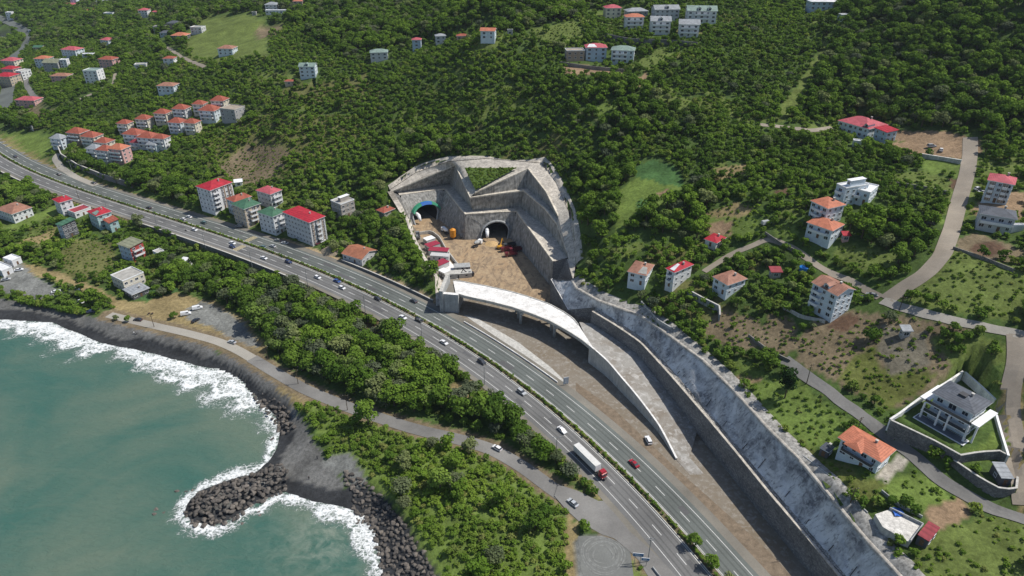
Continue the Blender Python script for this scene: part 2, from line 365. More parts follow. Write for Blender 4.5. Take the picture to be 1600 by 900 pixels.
# concrete family
def concrete(name, c, streak=.35, sc=1., dark=.4):
    t = NT(name); v = t.pos(); n = t.noise(v, .35*sc, 6, .65, .5); ns = t.noise(t.pos((1, 1, .09)), 1.1*sc, 5, .6, .2); n3 = t.noise(v, 3*sc, 4, .6)
    k = t.mix(1., c, t.ramp(n, [(.3, 1-dark), (.7, 1.25)]), 'MULTIPLY'); k = t.mix(1., k, t.ramp(ns, [(.34, 1-streak), (.66, 1.2)]), 'MULTIPLY'); k = t.mix(1., k, t.ramp(n3, [(.3, .84), (.7, 1.14)]), 'MULTIPLY')
    t.col(k); t.set(Roughness=.92); t.bump(n, .5, .3); return t.m
M_shot = concrete('shotcrete', (.36, .35, .325), .5); M_shot_l = concrete('shotcrete_crest', (.50, .46, .40), .25)
t = NT('sprayed_slope'); v = t.pos(); na_ = t.noise(v, .075, 5, .62, .9); nb_ = t.noise(v, .5, 6, .7, .5); nc_ = t.noise(t.pos((.5, 1.6, .5), (0, 0, R(-62))), .8, 5, .65, .6)
k = t.mix(t.ramp(na_, [(.38, 0.), (.60, 1.)]), (.15, .155, .17), (.66, .67, .68)); k = t.mix(t.ramp(nb_, [(.45, 0.), (.68, .75)]), k, (.72, .72, .72)); k = t.mix(t.ramp(nc_, [(.30, .9), (.46, 0.)]), k, (.09, .095, .105))
t.col(k); t.set(Roughness=.92); t.bump(t.math('ADD', nb_, nc_), .8, .5); M_shot_s = t.m
M_conc = concrete('concrete', (.42, .41, .38), .15, 1., .15); M_conc_w = concrete('new_concrete', (.64, .63, .61), .12, .6, .16)
M_conc_d = concrete('grey_concrete', (.33, .34, .34), .2, 1., .2)
def stonewall(name, c1, c2, mortar, size=1.2, obj=False):
    t = NT(name); v = t.pos((1, 1, 1.35), obj=obj); vo = t.n('ShaderNodeTexVoronoi', feature='DISTANCE_TO_EDGE'); vo.inputs['Scale'].default_value = size; t.l(v, vo.inputs['Vector'])
    vc = t.n('ShaderNodeTexVoronoi'); vc.inputs['Scale'].default_value = size; t.l(v, vc.inputs['Vector'])
    k = t.mix(t.ramp(vc.outputs['Color'], [(.2, 0.), (.8, 1.)]), c1, c2); k = t.mix(t.ramp(vo.outputs[0], [(.02, 1.), (.07, 0.)]), k, mortar)
    k = t.mix(1., k, t.ramp(t.noise(v, .12, 4), [(.3, .75), (.7, 1.2)]), 'MULTIPLY'); t.col(k); t.set(Roughness=.9); t.bump(vo.outputs[0], .8, .3); return t.m
M_stone = stonewall('stone_masonry', (.14, .14, .145), (.24, .235, .23), (.10, .10, .10), 1.3)
M_stone_l = stonewall('rubble_masonry', (.18, .175, .165), (.30, .285, .26), (.14, .13, .12), 1.6)
M_rubble = stonewall('rubble_bench', (.30, .29, .27), (.5, .48, .44), (.10, .09, .08), 1.1)
t = NT('boulder'); oi = t.n('ShaderNodeObjectInfo').outputs['Random']; v = t.pos(); n = t.noise(v, 1.1, 5, .65)
k = t.mix(oi, (.075, .068, .062), (.165, .145, .125)); k = t.mix(1., k, t.ramp(n, [(.3, .6), (.7, 1.35)]), 'MULTIPLY'); t.col(k); t.set(Roughness=.85); t.bump(n, .7, .3); M_rock = t.m
M_hole = simple('tunnel_dark', (.02, .02, .022), .95, .2)  # near-black colour stands in for the unlit tunnel interior
# windows / metals
t = NT('window_glass'); t.col((.025, .035, .05)); t.set(Roughness=.12); t.b.inputs['Specular IOR Level'].default_value = .6; M_glass = t.m
M_white = simple('white_paint', (.78, .79, .8), .6, .12); M_metal = simple('galvanised_steel', (.3, .31, .32), .5, .2, metal=.4)
M_black = simple('black_rubber', (.025, .025, .027), .8, .1); M_dark = simple('dark_steel', (.06, .06, .065), .6, .2)
M_hedge = simple('hedge_leaf', (.06, .075, .025), .9, .5, 2.5, fine=.4)
M_bark = simple('bark', (.10, .075, .05), .95, .3)

# ------------------------------------------------------------------ land cover: plan patches surveyed from the photo
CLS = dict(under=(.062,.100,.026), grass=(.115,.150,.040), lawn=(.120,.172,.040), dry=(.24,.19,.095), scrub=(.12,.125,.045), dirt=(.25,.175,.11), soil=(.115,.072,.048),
           sand=(.125,.125,.12), wet=(.035,.037,.040), gravel=(.17,.175,.165), tan=(.33,.25,.155), fern=(.06,.125,.04), stony=(.155,.14,.105), brown=(.17,.135,.085), olive=(.11,.125,.035), pave=(.36,.33,.28))
# (class, tree code, polygon).  tree code: 0 none, 1 sparse shrubs, 2 orchard bushes, 3 big trees, 4 mixed, 5 low brambles
COVER = [
 ('scrub',6,[(300,235),(400,175),(560,185),(560,215),(470,275),(400,290),(340,275)]),
 ('brown',1,[(335,262),(395,225),(455,235),(440,268),(400,290),(360,285)]),
 ('grass',0,[(268,62),(330,25),(395,22),(420,40),(420,95),(345,100),(300,95)]),
 ('grass',2,[(420,60),(440,38),(478,45),(478,85),(430,85)]),
 ('brown',0,[(400,45),(435,36),(442,50),(405,62)]),
 ('lawn',0,[(0,207),(75,212),(85,235),(60,248),(20,240),(0,232)]),
 ('brown',0,[(28,178),(62,165),(85,180),(50,186)]),
 ('scrub',6,[(395,155),(480,128),(570,122),(590,140),(500,160),(430,165)]),
 ('grass',6,[(700,165),(800,130),(835,140),(830,160),(760,185),(700,195)]),
 ('grass',1,[(830,45),(900,35),(920,60),(860,70),(820,60)]),
 ('dirt',0,[(880,100),(945,105),(985,115),(940,118),(885,115)]),
 ('grass',1,[(985,100),(1040,75),(1060,90),(1010,110)]),
 ('dirt',0,[(985,130),(1010,115),(1020,120),(1000,135)]),
 ('lawn',1,[(930,170),(948,160),(968,170),(940,192)]),
 ('grass',1,[(1030,155),(1080,150),(1075,172),(1040,170)]),
 ('grass',0,[(1292,60),(1305,64),(1285,95),(1262,130),(1258,155),(1225,190),(1205,188),(1240,140),(1270,100)]),
 ('fern',0,[(985,262),(1020,250),(1055,262),(1068,292),(1035,290),(1000,280)]),
 ('lawn',0,[(965,300),(1000,280),(1062,292),(1066,305),(1040,330),(1000,320),(975,360),(962,372),(960,330)]),
 ('dirt',0,[(1022,302),(1040,294),(1050,300),(1035,310)]),
 ('fern',1,[(1000,310),(1025,312),(1015,335),(990,335)]),
 ('dry',1,[(1100,335),(1150,315),(1175,325),(1160,340),(1110,345)]),
 ('lawn',1,[(1095,342),(1180,335),(1190,352),(1180,370),(1110,372)]),
 ('dirt',0,[(1105,350),(1145,345),(1140,368),(1110,368)]),
 ('dry',1,[(1110,265),(1165,255),(1170,270),(1120,285)]),
 ('grass',1,[(880,395),(1000,380),(1010,390),(960,405),(890,405)]),
 ('lawn',0,[(1440,244),(1505,252),(1503,280),(1440,270)]),
 ('dirt',0,[(1390,225),(1530,218),(1535,240),(1500,248),(1390,238)]),
 ('dirt',0,[(1380,208),(1400,205),(1480,205),(1515,215),(1480,228),(1400,222)]),
 ('soil',0,[(1440,278),(1500,282),(1492,294),(1440,290)]),
 ('grass',1,[(1395,272),(1440,268),(1490,285),(1480,300),(1400,285)]),
 ('grass',1,[(1530,260),(1600,255),(1600,275),(1530,275)]),
 ('soil',0,[(1205,300),(1235,295),(1238,306),(1210,310)]),
 ('lawn',1,[(1205,355),(1240,350),(1245,372),(1210,370)]),
 ('lawn',1,[(1350,320),(1400,325),(1485,345),(1480,350),(1380,345)]),
 ('grass',1,[(1310,380),(1400,395),(1400,420),(1330,425),(1300,400)]),
 ('grass',1,[(1420,435),(1490,385),(1560,410),(1600,430),(1600,500),(1500,490),(1420,470)]),
 ('brown',0,[(1495,372),(1530,365),(1600,390),(1595,415),(1540,405),(1490,390)]),
 ('soil',0,[(1520,380),(1555,378),(1580,392),(1545,402),(1520,392)]),
 ('dirt',0,[(1545,300),(1520,330),(1540,345),(1600,345),(1600,300)]),
 # field below the white house
 ('brown',1,[(1290,480),(1360,490),(1500,505),(1545,540),(1530,580),(1480,590),(1400,640),(1350,620),(1250,565),(1245,540)]),
 ('olive',1,[(1330,560),(1365,545),(1380,575),(1470,580),(1440,610),(1390,640),(1340,610),(1310,590)]),
 ('soil',0,[(1296,495),(1330,488),(1345,500),(1315,520),(1295,515)]),
 ('stony',1,[(1380,510),(1450,520),(1450,570),(1390,585),(1370,550)]),
 ('grass',2,[(1450,525),(1500,520),(1580,535),(1580,570),(1520,580),(1480,570)]),
 ('lawn',0,[(1500,580),(1570,575),(1560,605),(1530,610)]),
 ('brown',1,[(1200,490),(1240,500),(1250,540),(1220,560),(1180,530)]),
 ('brown',1,[(1120,480),(1180,500),(1200,540),(1150,550),(1100,520)]),
 ('lawn',1,[(1130,565),(1160,558),(1195,575),(1190,590),(1150,590)]),
 ('dirt',0,[(1140,590),(1190,590),(1185,605),(1150,610)]),
 ('lawn',1,[(1170,600),(1240,590),(1300,640),(1330,660),(1300,690),(1240,700),(1190,660)]),
 ('olive',1,[(1250,690),(1330,740),(1400,760),(1350,800),(1310,770),(1260,720)]),
 ('lawn',1,[(1400,745),(1460,745),(1490,780),(1450,800),(1400,790),(1370,770)]),
 ('dirt',0,[(1440,800),(1500,775),(1520,800),(1470,830)]),
 ('grass',1,[(1420,870),(1480,820),(1560,805),(1610,820),(1620,960),(1420,960)]),
 ('lawn',0,[(1500,715),(1540,690),(1562,660),(1575,700),(1560,725)]),
 ('pave',0,[(1370,740),(1405,712),(1425,720),(1385,755)]),
 ('dry',1,[(1560,600),(1600,590),(1600,800),(1590,800),(1575,700)]),
 # below the highway
 ('grass',1,[(20,385),(90,325),(88,340),(60,370),(20,395)]),
 ('lawn',0,[(0,350),(35,345),(92,320),(85,335),(30,360),(0,368)]),
 ('dry',1,[(30,375),(85,360),(80,385),(40,390)]),
 ('scrub',1,[(95,395),(125,370),(175,380),(180,410),(150,440),(100,430)]),
 ('dry',0,[(0,440),(60,430),(110,450),(170,470),(190,500),(230,510),(300,515),(410,560),(418,545),(380,495),(330,468),(265,455),(230,470),(190,470),(150,450),(80,420),(0,405)]),
 ('gravel',0,[(290,480),(320,468),(360,490),(395,520),(405,545),(370,540),(330,510),(290,500)]),
 ('gravel',0,[(0,400),(30,410),(70,440),(100,460),(60,470),(0,455)]),
 ('dry',0,[(405,590),(440,580),(480,610),(475,640),(440,630),(410,610)]),
 ('dry',1,[(525,470),(560,480),(620,500),(640,520),(600,525),(540,505)]),
 ('soil',0,[(545,492),(590,500),(585,512),(550,510)]),
 ('dry',0,[(705,600),(730,600),(740,620),(715,632),(703,615)]),
 ('dry',0,[(620,495),(700,555),(760,600),(760,608),(690,570),(615,515)]),
 ('lawn',5,[(480,625),(560,650),(640,670),(720,695),(800,740),(870,790),(890,830),(890,900),(850,960),(650,960),(620,810),(570,740),(530,715),(480,650)]),
 ('dry',0,[(885,800),(905,830),(915,900),(930,960),(890,960),(880,850)]),
 ('gravel',0,[(900,835),(935,835),(985,860),(1000,900),(1020,960),(915,960),(905,880)]),
 ('grass',1,[(985,850),(1010,860),(1060,900),(1060,960),(1000,960),(985,890)]),
 # shore
 ('wet',0,[(535,735),(565,748),(600,778),(628,810),(655,850),(682,890),(720,960),(610,960),(590,860),(560,790)]),
 ('sand',0,[(-300,440),(0,468),(100,486),(200,508),(300,528),(400,575),(430,600),(470,650),(500,700),(530,745),(560,790),(400,830),(300,830),(-300,640)]),
 ('gravel',0,[(500,720),(545,705),(572,745),(565,765),(540,745)]),
 ('grass',0,[(727,263),(808,263),(742,299)]),
 ('fern',3,[(195,440),(290,445),(270,458),(230,468),(200,462)]),
]
# big-tree zones (code only)
FOREST = [
 (2,[(0,75),(140,66),(190,105),(240,150),(200,195),(60,205),(0,185)]),
 (3,[(478,-40),(1000,-40),(950,10),(880,40),(800,60),(760,45),(690,62),(600,80),(540,95),(480,60)]),
 (3,[(1290,50),(1330,-60),(1800,-60),(1800,210),(1600,215),(1500,205),(1400,205),(1330,180),(1260,190),(1265,130)]),
 (3,[(-60,-40),(140,-40),(440,-40),(470,40),(440,35),(330,25),(230,35),(130,50),(60,60),(50,40),(0,20)]),
 (3,[(0,190),(120,250),(190,255),(300,300),(300,345),(270,340),(205,300),(90,250)]),
 (3,[(190,262),(300,290),(320,345),(240,330),(185,296)]),
 (3,[(240,385),(350,420),(470,460),(560,500),(620,520),(700,570),(780,625),(850,700),(920,775),(900,780),(840,735),(780,695),(700,672),(600,650),(500,612),(430,575),(410,540),(380,490),(320,465),(250,455)]),
 (3,[(560,260),(640,215),(700,215),(740,240),(700,250),(640,268),(600,300),(570,310)]),
 (3,[(510,330),(600,300),(600,350),(640,370),(640,400),(690,430),(690,445),(620,440),(580,405),(560,370),(510,350)]),
 (3,[(900,255),(960,240),(990,260),(975,300),(960,380),(900,380),(895,330)]),
 (3,[(1020,320),(1090,290),(1110,350),(1080,395),(980,370),(985,340)]),
 (4,[(880,180),(960,150),(1100,180),(1100,215),(1000,225),(880,215)]),
 (3,[(940,130),(1030,140),(1020,200),(940,230),(900,170)]),
 (3,[(1320,330),(1500,360),(1490,380),(1420,430),(1300,400)]),
 (4,[(1190,230),(1330,210),(1440,240),(1440,262),(1330,260),(1200,260)]),
 (3,[(0,255),(60,280),(60,305),(80,310),(60,330),(0,320)]),
 (4,[(0,370),(100,390),(150,420),(160,455),(80,425),(0,400)]),
 (4,[(620,700),(760,690),(850,770),(880,860),(850,960),(760,960),(700,870),(600,760)]),
 (4,[(1170,570),(1250,560),(1250,650),(1180,640)]),
]
_gpx, _gpy, _gd = proj(GX, GY, GH)
front = (GY*cp-(GH-CH)*sp) > 5
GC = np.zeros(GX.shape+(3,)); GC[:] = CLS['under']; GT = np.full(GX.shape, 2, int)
GT[(GY > 700) | (np.abs(GX) > 420)] = 3
for code, poly in FOREST: GT[front & inside(_gpx, _gpy, poly)] = code
for c_, code, poly in COVER:
    m = front & inside(_gpx+3*hnoise(GX*3, GY*3), _gpy+2*hnoise(GY*3, GX*3), poly); GC[m] = CLS[c_]; GT[m] = code
beach = (~GSEA) & (GDS < 4.5) & (GH < 4); GC[beach] = CLS['sand']; GT[beach] = 0
wet = (~GSEA) & (GDS < 6+2*hnoise(GX*2, GY*2)) & (GH < 3) ; GC[wet & (GDS < 12)] = CLS['wet']
GC[GSEA] = CLS['wet']; GT[GSEA] = 0
_q1 = hnoise(GX*.55+40, GY*.8-15)+.5*hnoise(GX*1.9, GY*1.7+30); _lush = (GT == 2) & (_q1 > .75) & (GY < 600) & (_gpy < 470)   # thin, brighter plots between the orchards
GC[_lush] = CLS['grass']; GT[_lush] = 6; _lush2 = (GT == 2) & (_q1 < -1.15); GC[_lush2] = CLS['scrub']
hwv = (GDH < 18) & (GSIDE > 0) & (GDH > 12); GC[hwv & (_gpx > 440)] = CLS['tan']; GT[(GDH < 17)] = 0
GC[(GDH < 15)] = CLS['dry']
GC[GCUT] = CLS['dirt']; GT[GCUT] = 0; GT[GDC < 6] = 0
edge_c = (GDC < 5.5) & ~GSEA; GC[edge_c] = CLS['brown']
# terrain mesh (faces that straddle the cut edge or lie inside the cut are covered by walls and floor)
_nv = GX.size; _id = np.arange(_nv).reshape(GX.shape)
_q = np.stack([_id[:-1, :-1], _id[:-1, 1:], _id[1:, 1:], _id[1:, :-1]], -1).reshape(-1, 4)
_cf4 = GCUT.ravel()[_q].sum(1); _keep = (_cf4 == 0)
me = fast_mesh('terrain', np.stack([GX, GY, GH], -1).reshape(-1, 3), _q[_keep], [M_ground], True)
at = me.attributes.new('col', 'FLOAT_COLOR', 'POINT'); at.data.foreach_set('color', np.c_[GC.reshape(-1, 3), np.ones(_nv)].astype(np.float32).ravel())
tag(link('terrain', me), kind='structure')
# ------------------------------------------------------------------ sea
SX = axis(-330, 60, -1600, 70, 1.1, 1.06); SY = axis(110, 400, 20, 1600, 1.1, 1.06)
sx, sy = np.meshgrid(SX, SY); wob = 2.5*hnoise(sx*4, sy*4)+1.5*hnoise(sy*9, sx*9)
sd, si, st_ = dist_poly(sx, sy, SHORE)
_w = np.array([20,20,20,19,16,15,14,15,16,18,20,20,16,12,8,7,6,4,5,6,7,7,7,7,6,5,7,8,8,9,10,11,11,11,8,8])
_w = np.r_[_w, np.full(60, 8)][:len(SHORE)]
fw = _w[si]*(1-st_)+_w[np.minimum(si+1, len(_w)-1)]*st_
_in = inside(sx, sy, SEAPOLY)
fw = fw*(1+.32*np.sin(sx*.11+sy*.07+1.2*np.sin(sy*.05))+.18*np.sin(sx*.31-sy*.23)); u_ = (sd+wob*.7)/fw; fo = np.where(_in, np.clip(np.where(u_ < .12, .55+u_*3, 1.02-u_), 0, 1), .5); fo = np.maximum(fo, np.where(_in, .95*np.exp(-((u_-.55)/.09)**2)*(fw > 9), 0))
fo = fo*(sx > -600)
bay = np.exp(-((sx-U(520,830,0)[0])**2+(sy-U(520,830,0)[1])**2)/18**2)
sk = (_in | (sd < 3)); zz = np.full(sx.shape, 0.)+.03*np.sin(sx*.5+sy*.3)
zz = zz+np.where(_in, .35*np.exp(-((sd-fw*.55)/2.2)**2), 0)*(fw > 9)
_id = np.arange(sx.size).reshape(sx.shape); _q = np.stack([_id[:-1, :-1], _id[:-1, 1:], _id[1:, 1:], _id[1:, :-1]], -1).reshape(-1, 4)
_q = _q[sk.ravel()[_q].any(1)]
t = NT('sea_water'); v = t.pos(); f = t.attr('foam').outputs['Fac']; b_ = t.attr('bay').outputs['Fac']
n1 = t.noise(v, .012, 4, .55, .8); n2 = t.noise(t.pos((1, 2.2, 1), (0, 0, R(12))), .05, 5, .6, .8)
c = t.mix(t.ramp(n1, [(.40, 0.), (.58, 1.)]), (.048, .122, .098), (.110, .158, .118)); c = t.mix(t.ramp(n2, [(.45, 0.), (.7, .35)]), c, (.12, .165, .125))
c = t.mix(t.ramp(f, [(0., 0.), (.5, .75)]), c, (.13, .17, .15)); c = t.mix(t.math('MULTIPLY', b_, t.ramp(t.noise(v, .16, 5, .6, 1.), [(.4, 0.), (.62, .8)])), c, (.22, .26, .21))
st = t.noise(t.pos((.5, 1.5, 1), (0, 0, R(35))), .75, 7, .75, 1.4); st2 = t.noise(v, .16, 5, .65, .8); vo = t.n('ShaderNodeTexVoronoi', feature='DISTANCE_TO_EDGE'); vo.inputs['Scale'].default_value = .55
vd = t.n('ShaderNodeVectorMath', operation='ADD'); nz = t.n('ShaderNodeTexNoise'); nz.inputs['Scale'].default_value = .35; nz.inputs['Detail'].default_value = 4; t.l(v, nz.inputs['Vector']); sc_ = t.n('ShaderNodeVectorMath', operation='SCALE'); sc_.inputs['Scale'].default_value = 5.; t.l(nz.outputs['Color'], sc_.inputs[0]); t.l(v, vd.inputs[0]); t.l(sc_.outputs[0], vd.inputs[1]); t.l(vd.outputs[0], vo.inputs['Vector'])
lace = t.ramp(vo.outputs[0], [(.0, 1.), (.16, .25), (.4, 0.)])
k = t.math('ADD', f, t.math('MULTIPLY', t.math('SUBTRACT', st, .5), 1.7)); k = t.math('ADD', k, t.math('MULTIPLY', t.math('SUBTRACT', st2, .5), 1.5)); k = t.math('ADD', k, t.math('MULTIPLY', t.math('SUBTRACT', lace, .35), .5))
fm = t.ramp(k, [(.40, 0.), (.60, .30), (.82, .85), (1., 1.)]); fm = t.mix(t.math('GREATER_THAN', f, .015), 0., fm)
c = t.mix(fm, c, (.80, .83, .83)); t.col(c)
rr = t.mix(fm, .22, .8); t.l(rr, t.b.inputs['Roughness']); t.b.inputs['IOR'].default_value = 1.33
wv = t.noise(t.pos((1, 2.4, 1), (0, 0, R(24))), .28, 7, .68, .5); c2 = t.mix(t.ramp(wv, [(.36, .14), (.5, 0.)]), c, (.03, .10, .09)); t.col(t.mix(fm, c2, (.80, .83, .83))); t.bump(t.math('ADD', wv, t.math('MULTIPLY', fm, .6)), .75, .9)
me = fast_mesh('sea', np.stack([sx, sy, zz], -1).reshape(-1, 3), _q, [t.m], True)
for nm, A in (('foam', fo), ('bay', bay)):
    at = me.attributes.new(nm, 'FLOAT', 'POINT'); at.data.foreach_set('value', A.astype(np.float32).ravel())
tag(link('sea', me), kind='structure')
mb = MB(); mb.face([(-1700, 700, -.3), (-500, 700, -.3), (-500, 1500, -.3), (-1700, 1500, -.3)]); 
t = NT('far_water'); t.col((.16, .22, .25)); t.set(Roughness=.3); tag(mb.build('far_sea', m=t.m), kind='structure')

# ------------------------------------------------------------------ roads
def strip(mb, P2, a, b, zf, m, lift=0., z=None, cross=1):
    """ribbon between offsets a and b of a plan curve"""
    P2 = np.asarray(P2, float); T, N = normals2(P2)
    rows = []
    for k in range(cross+1):
        o = a+(b-a)*k/cross if not hasattr(a, '__len__') else np.asarray(a)+(np.asarray(b)-np.asarray(a))*k/cross
        Q = P2[:, :2]+N*(o[:, None] if hasattr(o, '__len__') else o)
        zz = zf(Q[:, 0], Q[:, 1])+lift if zf else (z if z is not None else P2[:, 2])+lift
        rows.append(np.c_[Q, zz*np.ones(len(Q))])
    mb.grid([[rows[k][i] for i in range(len(P2))] for k in range(cross+1)], m)
HP = np.c_[HW, np.full(len(HW), RZ)]
_sg = 1. if (np.sign((normals2(HW)[1][20])@HWN[20]) > 0) else -1.
def hstrip(mb, a, b, lift, m, i0=0, i1=None): strip(mb, HP[i0:i1], a*_sg, b*_sg, None, m, lift)
mb = MB(); hstrip(mb, -12.2, -1.4, .10, M_asph_lo); hstrip(mb, 1.4, 12.0, .10, M_asph_up); tag(mb.build('highway'), kind='structure')
M_track = asphalt('tyre_worn_asphalt', (.122, .122, .12), .3); M_track2 = asphalt('tyre_worn_asphalt_far', (.098, .108, .102), .3); M_patch = asphalt('asphalt_repair', (.108, .108, .110), .3)
mb = MB()
for ln in (-8.1, -4.0, 4.0, 8.1):
    for o in (-.85, .85): hstrip(mb, ln+o-.3, ln+o+.3, .1035, M_track if ln < 0 else M_track2)
tag(mb.build('tyre_wear'), kind='structure')
mb = MB(); hstrip(mb, -14.4, -12.2, .09, M_tan); hstrip(mb, 12.0, 15.5, .07, M_tan); tag(mb.build('verge'), kind='structure')
mb = MB()
for o in (-10.2, -1.95, 1.95, 10.2): hstrip(mb, o-.11, o+.11, .105+.004, M_paint)
_s = np.r_[0, np.cumsum(np.linalg.norm(np.diff(HW, axis=0), axis=1))]
def hat(s, off):   # point on the highway
    x = np.interp(s, _s, HW[:, 0]); y = np.interp(s, _s, HW[:, 1]); n = np.array([np.interp(s, _s, HWN[:, 0]), np.interp(s, _s, HWN[:, 1])]); n /= np.linalg.norm(n)
    return np.array((x, y))+n*off, n, np.array((-n[1], n[0]))
for s in np.arange(5, _s[-1]-10, 13.2):
    for off in (-6.05, 6.05):
        a_, n_, _ = hat(s, off); b2, n2_, _ = hat(s+5, off)
        mb.face([(*(a_-n_*.12), RZ+.109), (*(a_+n_*.12), RZ+.109), (*(b2+n2_*.12), RZ+.109), (*(b2-n2_*.12), RZ+.109)], M_paint)
def s_of(px, py):
    q = U(px, py, RZ); d = np.hypot(HW[:, 0]-q[0], HW[:, 1]-q[1]); i = d.argmin(); return _s[i], (np.array(q[:2])-HW[i])@HWN[i]
for (px, py, o0, o1) in ((380,378,2.4,9.8), (362,394,-9.8,-2.4)):   # zebra crossing and its give-way bars
    s0, _o = s_of(px, py)
    for k in range(7):
        oo = o0+(o1-o0)*(k+.5)/7; a_, n_, _ = hat(s0-2, oo); b2, n2_, _ = hat(s0+2, oo)
        mb.face([(*(a_-n_*.25), RZ+.112), (*(a_+n_*.25), RZ+.112), (*(b2+n2_*.25), RZ+.112), (*(b2-n2_*.25), RZ+.112)], M_paint_y)
tag(mb.build('road_marking'), kind='structure')
mb = MB()
for k_ in range(25):
    s0 = 60+k_*20+rng.uniform(0, 4); L_ = rng.uniform(4, 14); oo = rng.choice((-8.1, -4., 4., 8.1))+rng.uniform(-.6, .6); w_ = rng.uniform(.5, 1.5); r1, r2 = [], []
    for q_ in np.arange(s0, s0+L_, 2.): a_, n_, _ = hat(q_, oo); r1.append((*(a_-n_*w_), RZ+.107)); r2.append((*(a_+n_*w_), RZ+.107))
    mb.grid([r1, r2], M_patch)
tag(mb.build('asphalt_repairs'), kind='structure')
mb = MB()
for a_, b_2 in ((-1.5, -1.2), (1.2, 1.5)):
    hstrip(mb, a_, b_2, .28, M_conc)
hstrip(mb, -1.5, -1.498, .28, M_conc)
for o in (-1.5, 1.5):
    T_, N_ = normals2(HW); Q = HW+HWN*o; mb.grid([[(*q, RZ+.05) for q in Q], [(*q, RZ+.28) for q in Q]], M_conc)
hstrip(mb, -1.2, 1.2, .22, simple('median_soil', (.13, .11, .06), .95, .4, 1.)); tag(mb.build('median'), kind='structure')
# coast road, its promenade end and the junction
mb = MB(); CL = len(COAST); kz = int(CL*.30)
strip(mb, COAST[:kz+1], -2.6, 2.6, None, M_concrete_road, .12); strip(mb, COAST[kz:], -3.0, 3.0, None, M_asph_old, .12)
tag(mb.build('coast_road'), kind='structure')
def patch(name, pts, m, lift=.1, z=None, step=3.):
    """flat-draped polygon: a fan-free grid clipped by the outline"""
    Q = np.array([P(a, b)[:2] if z is None else U(a, b, z)[:2] for a, b in pts]); bm = bmesh.new()
    vs = [bm.verts.new((x, y, 0)) for x, y in Q]; bm.faces.new(vs)
    n = int(max(np.ptp(Q[:, 0]), np.ptp(Q[:, 1]))/step)
    for ax in (0, 1):
        lo, hi2 = Q[:, ax].min(), Q[:, ax].max()
        for c_ in np.arange(lo+step, hi2, step):
            nn = (1, 0, 0) if ax == 0 else (0, 1, 0); co = (c_, 0, 0) if ax == 0 else (0, c_, 0)
            bmesh.ops.bisect_plane(bm, geom=bm.verts[:]+bm.edges[:]+bm.faces[:], plane_co=co, plane_no=nn)
    for v_ in bm.verts: v_.co.z = (float(H(v_.co.x, v_.co.y)) if z is None else z)+lift
    bmesh.ops.triangulate(bm, faces=[f_ for f_ in bm.faces if len(f_.verts) > 4])
    for f_ in bm.faces:
        if f_.normal.z < 0: f_.normal_flip()
    me = bpy.data.meshes.new(name); bm.to_mesh(me); bm.free(); me.materials.append(m); return tag(link(name, me), kind='structure')
patch('junction', [(872,757),(905,768),(935,783),(958,782),(985,805),(1015,838),(1066,896),(1100,945),(1040,945),(1000,880),(985,850),(940,835),(905,815),(885,797),(866,775)], M_asph_old, .085, RZ)
patch('gravel_turnaround', [(903,838),(940,838),(984,858),(990,900),(1000,940),(925,940),(908,890)], M_gravel, .05)
ROADS = []
def track(name, pts, w, m, lift=.22):
    c3 = curve([tuple(P(a, b)) for a, b in pts], 2., 3); ROADS.append((c3, w))
    mb = MB(); strip(mb, c3, -w/2, w/2, H, m, lift, cross=3); return tag(mb.build(name), kind='structure')
_c = U(942, 866, 13.95); mb = MB()
for r_ in (3.2, 4.6, 5.2, 6.3, 7.0):
    a_ = np.linspace(0, 6.283, 49); w_ = .22
    mb.grid([[(_c[0]+(r_+o+.25*math.sin(3*x+r_))*math.cos(x), _c[1]+(r_+o+.25*math.sin(3*x+r_))*math.sin(x), float(H(_c[0]+r_*math.cos(x), _c[1]+r_*math.sin(x)))+.085) for x in a_] for o in (-w_, w_)], simple('tyre_scuff', (.215, .22, .21), .95, .4, .8))
tag(mb.build('tyre_marks'), kind='structure')
track('gravel_road', [(1516,215),(1516,240),(1510,275),(1497,320),(1487,360),(1472,400),(1445,430),(1412,450),(1385,468)], 6.5, M_dirt_road)
track('concrete_lane', [(1378,470),(1420,484),(1480,500),(1540,512),(1600,524),(1660,540)], 4., M_concrete_road)
track('dirt_track', [(1586,522),(1590,560),(1578,610),(1580,660),(1588,710),(1590,740),(1600,790)], 5.5, M_dirt_road)
track('asphalt_lane', [(1225,562),(1265,592),(1310,625),(1360,660),(1410,700),(1455,740),(1500,770),(1545,795),(1600,812),(1660,840)], 4.6, M_asph_old)
track('village_lane', [(1100,425),(1140,398),(1175,385),(1200,372),(1250,396),(1285,420),(1320,435),(1375,465)], 3.2, M_dirt_road)
track('terrace_path', [(1185,195),(1230,200),(1262,205),(1300,200)], 3.5, M_dirt_road)
track('hill_lane', [(233,55),(255,72),(278,85),(300,97),(320,105)], 3.5, M_dirt_road)
track('village_road', [(38,110),(42,135),(52,150),(65,160)], 5, M_asph_old)
track('bay_highway', [(-30,20),(0,28),(28,42),(48,58),(40,72),(20,90),(14,130),(8,170)], 13, M_asph_up, .6)
track('villa_road', [(180,115),(178,130),(150,145),(125,155)], 3, M_dirt_road)
track('site_lane', [(92,240),(85,246),(95,262),(120,278),(150,290)], 5, M_concrete_road)
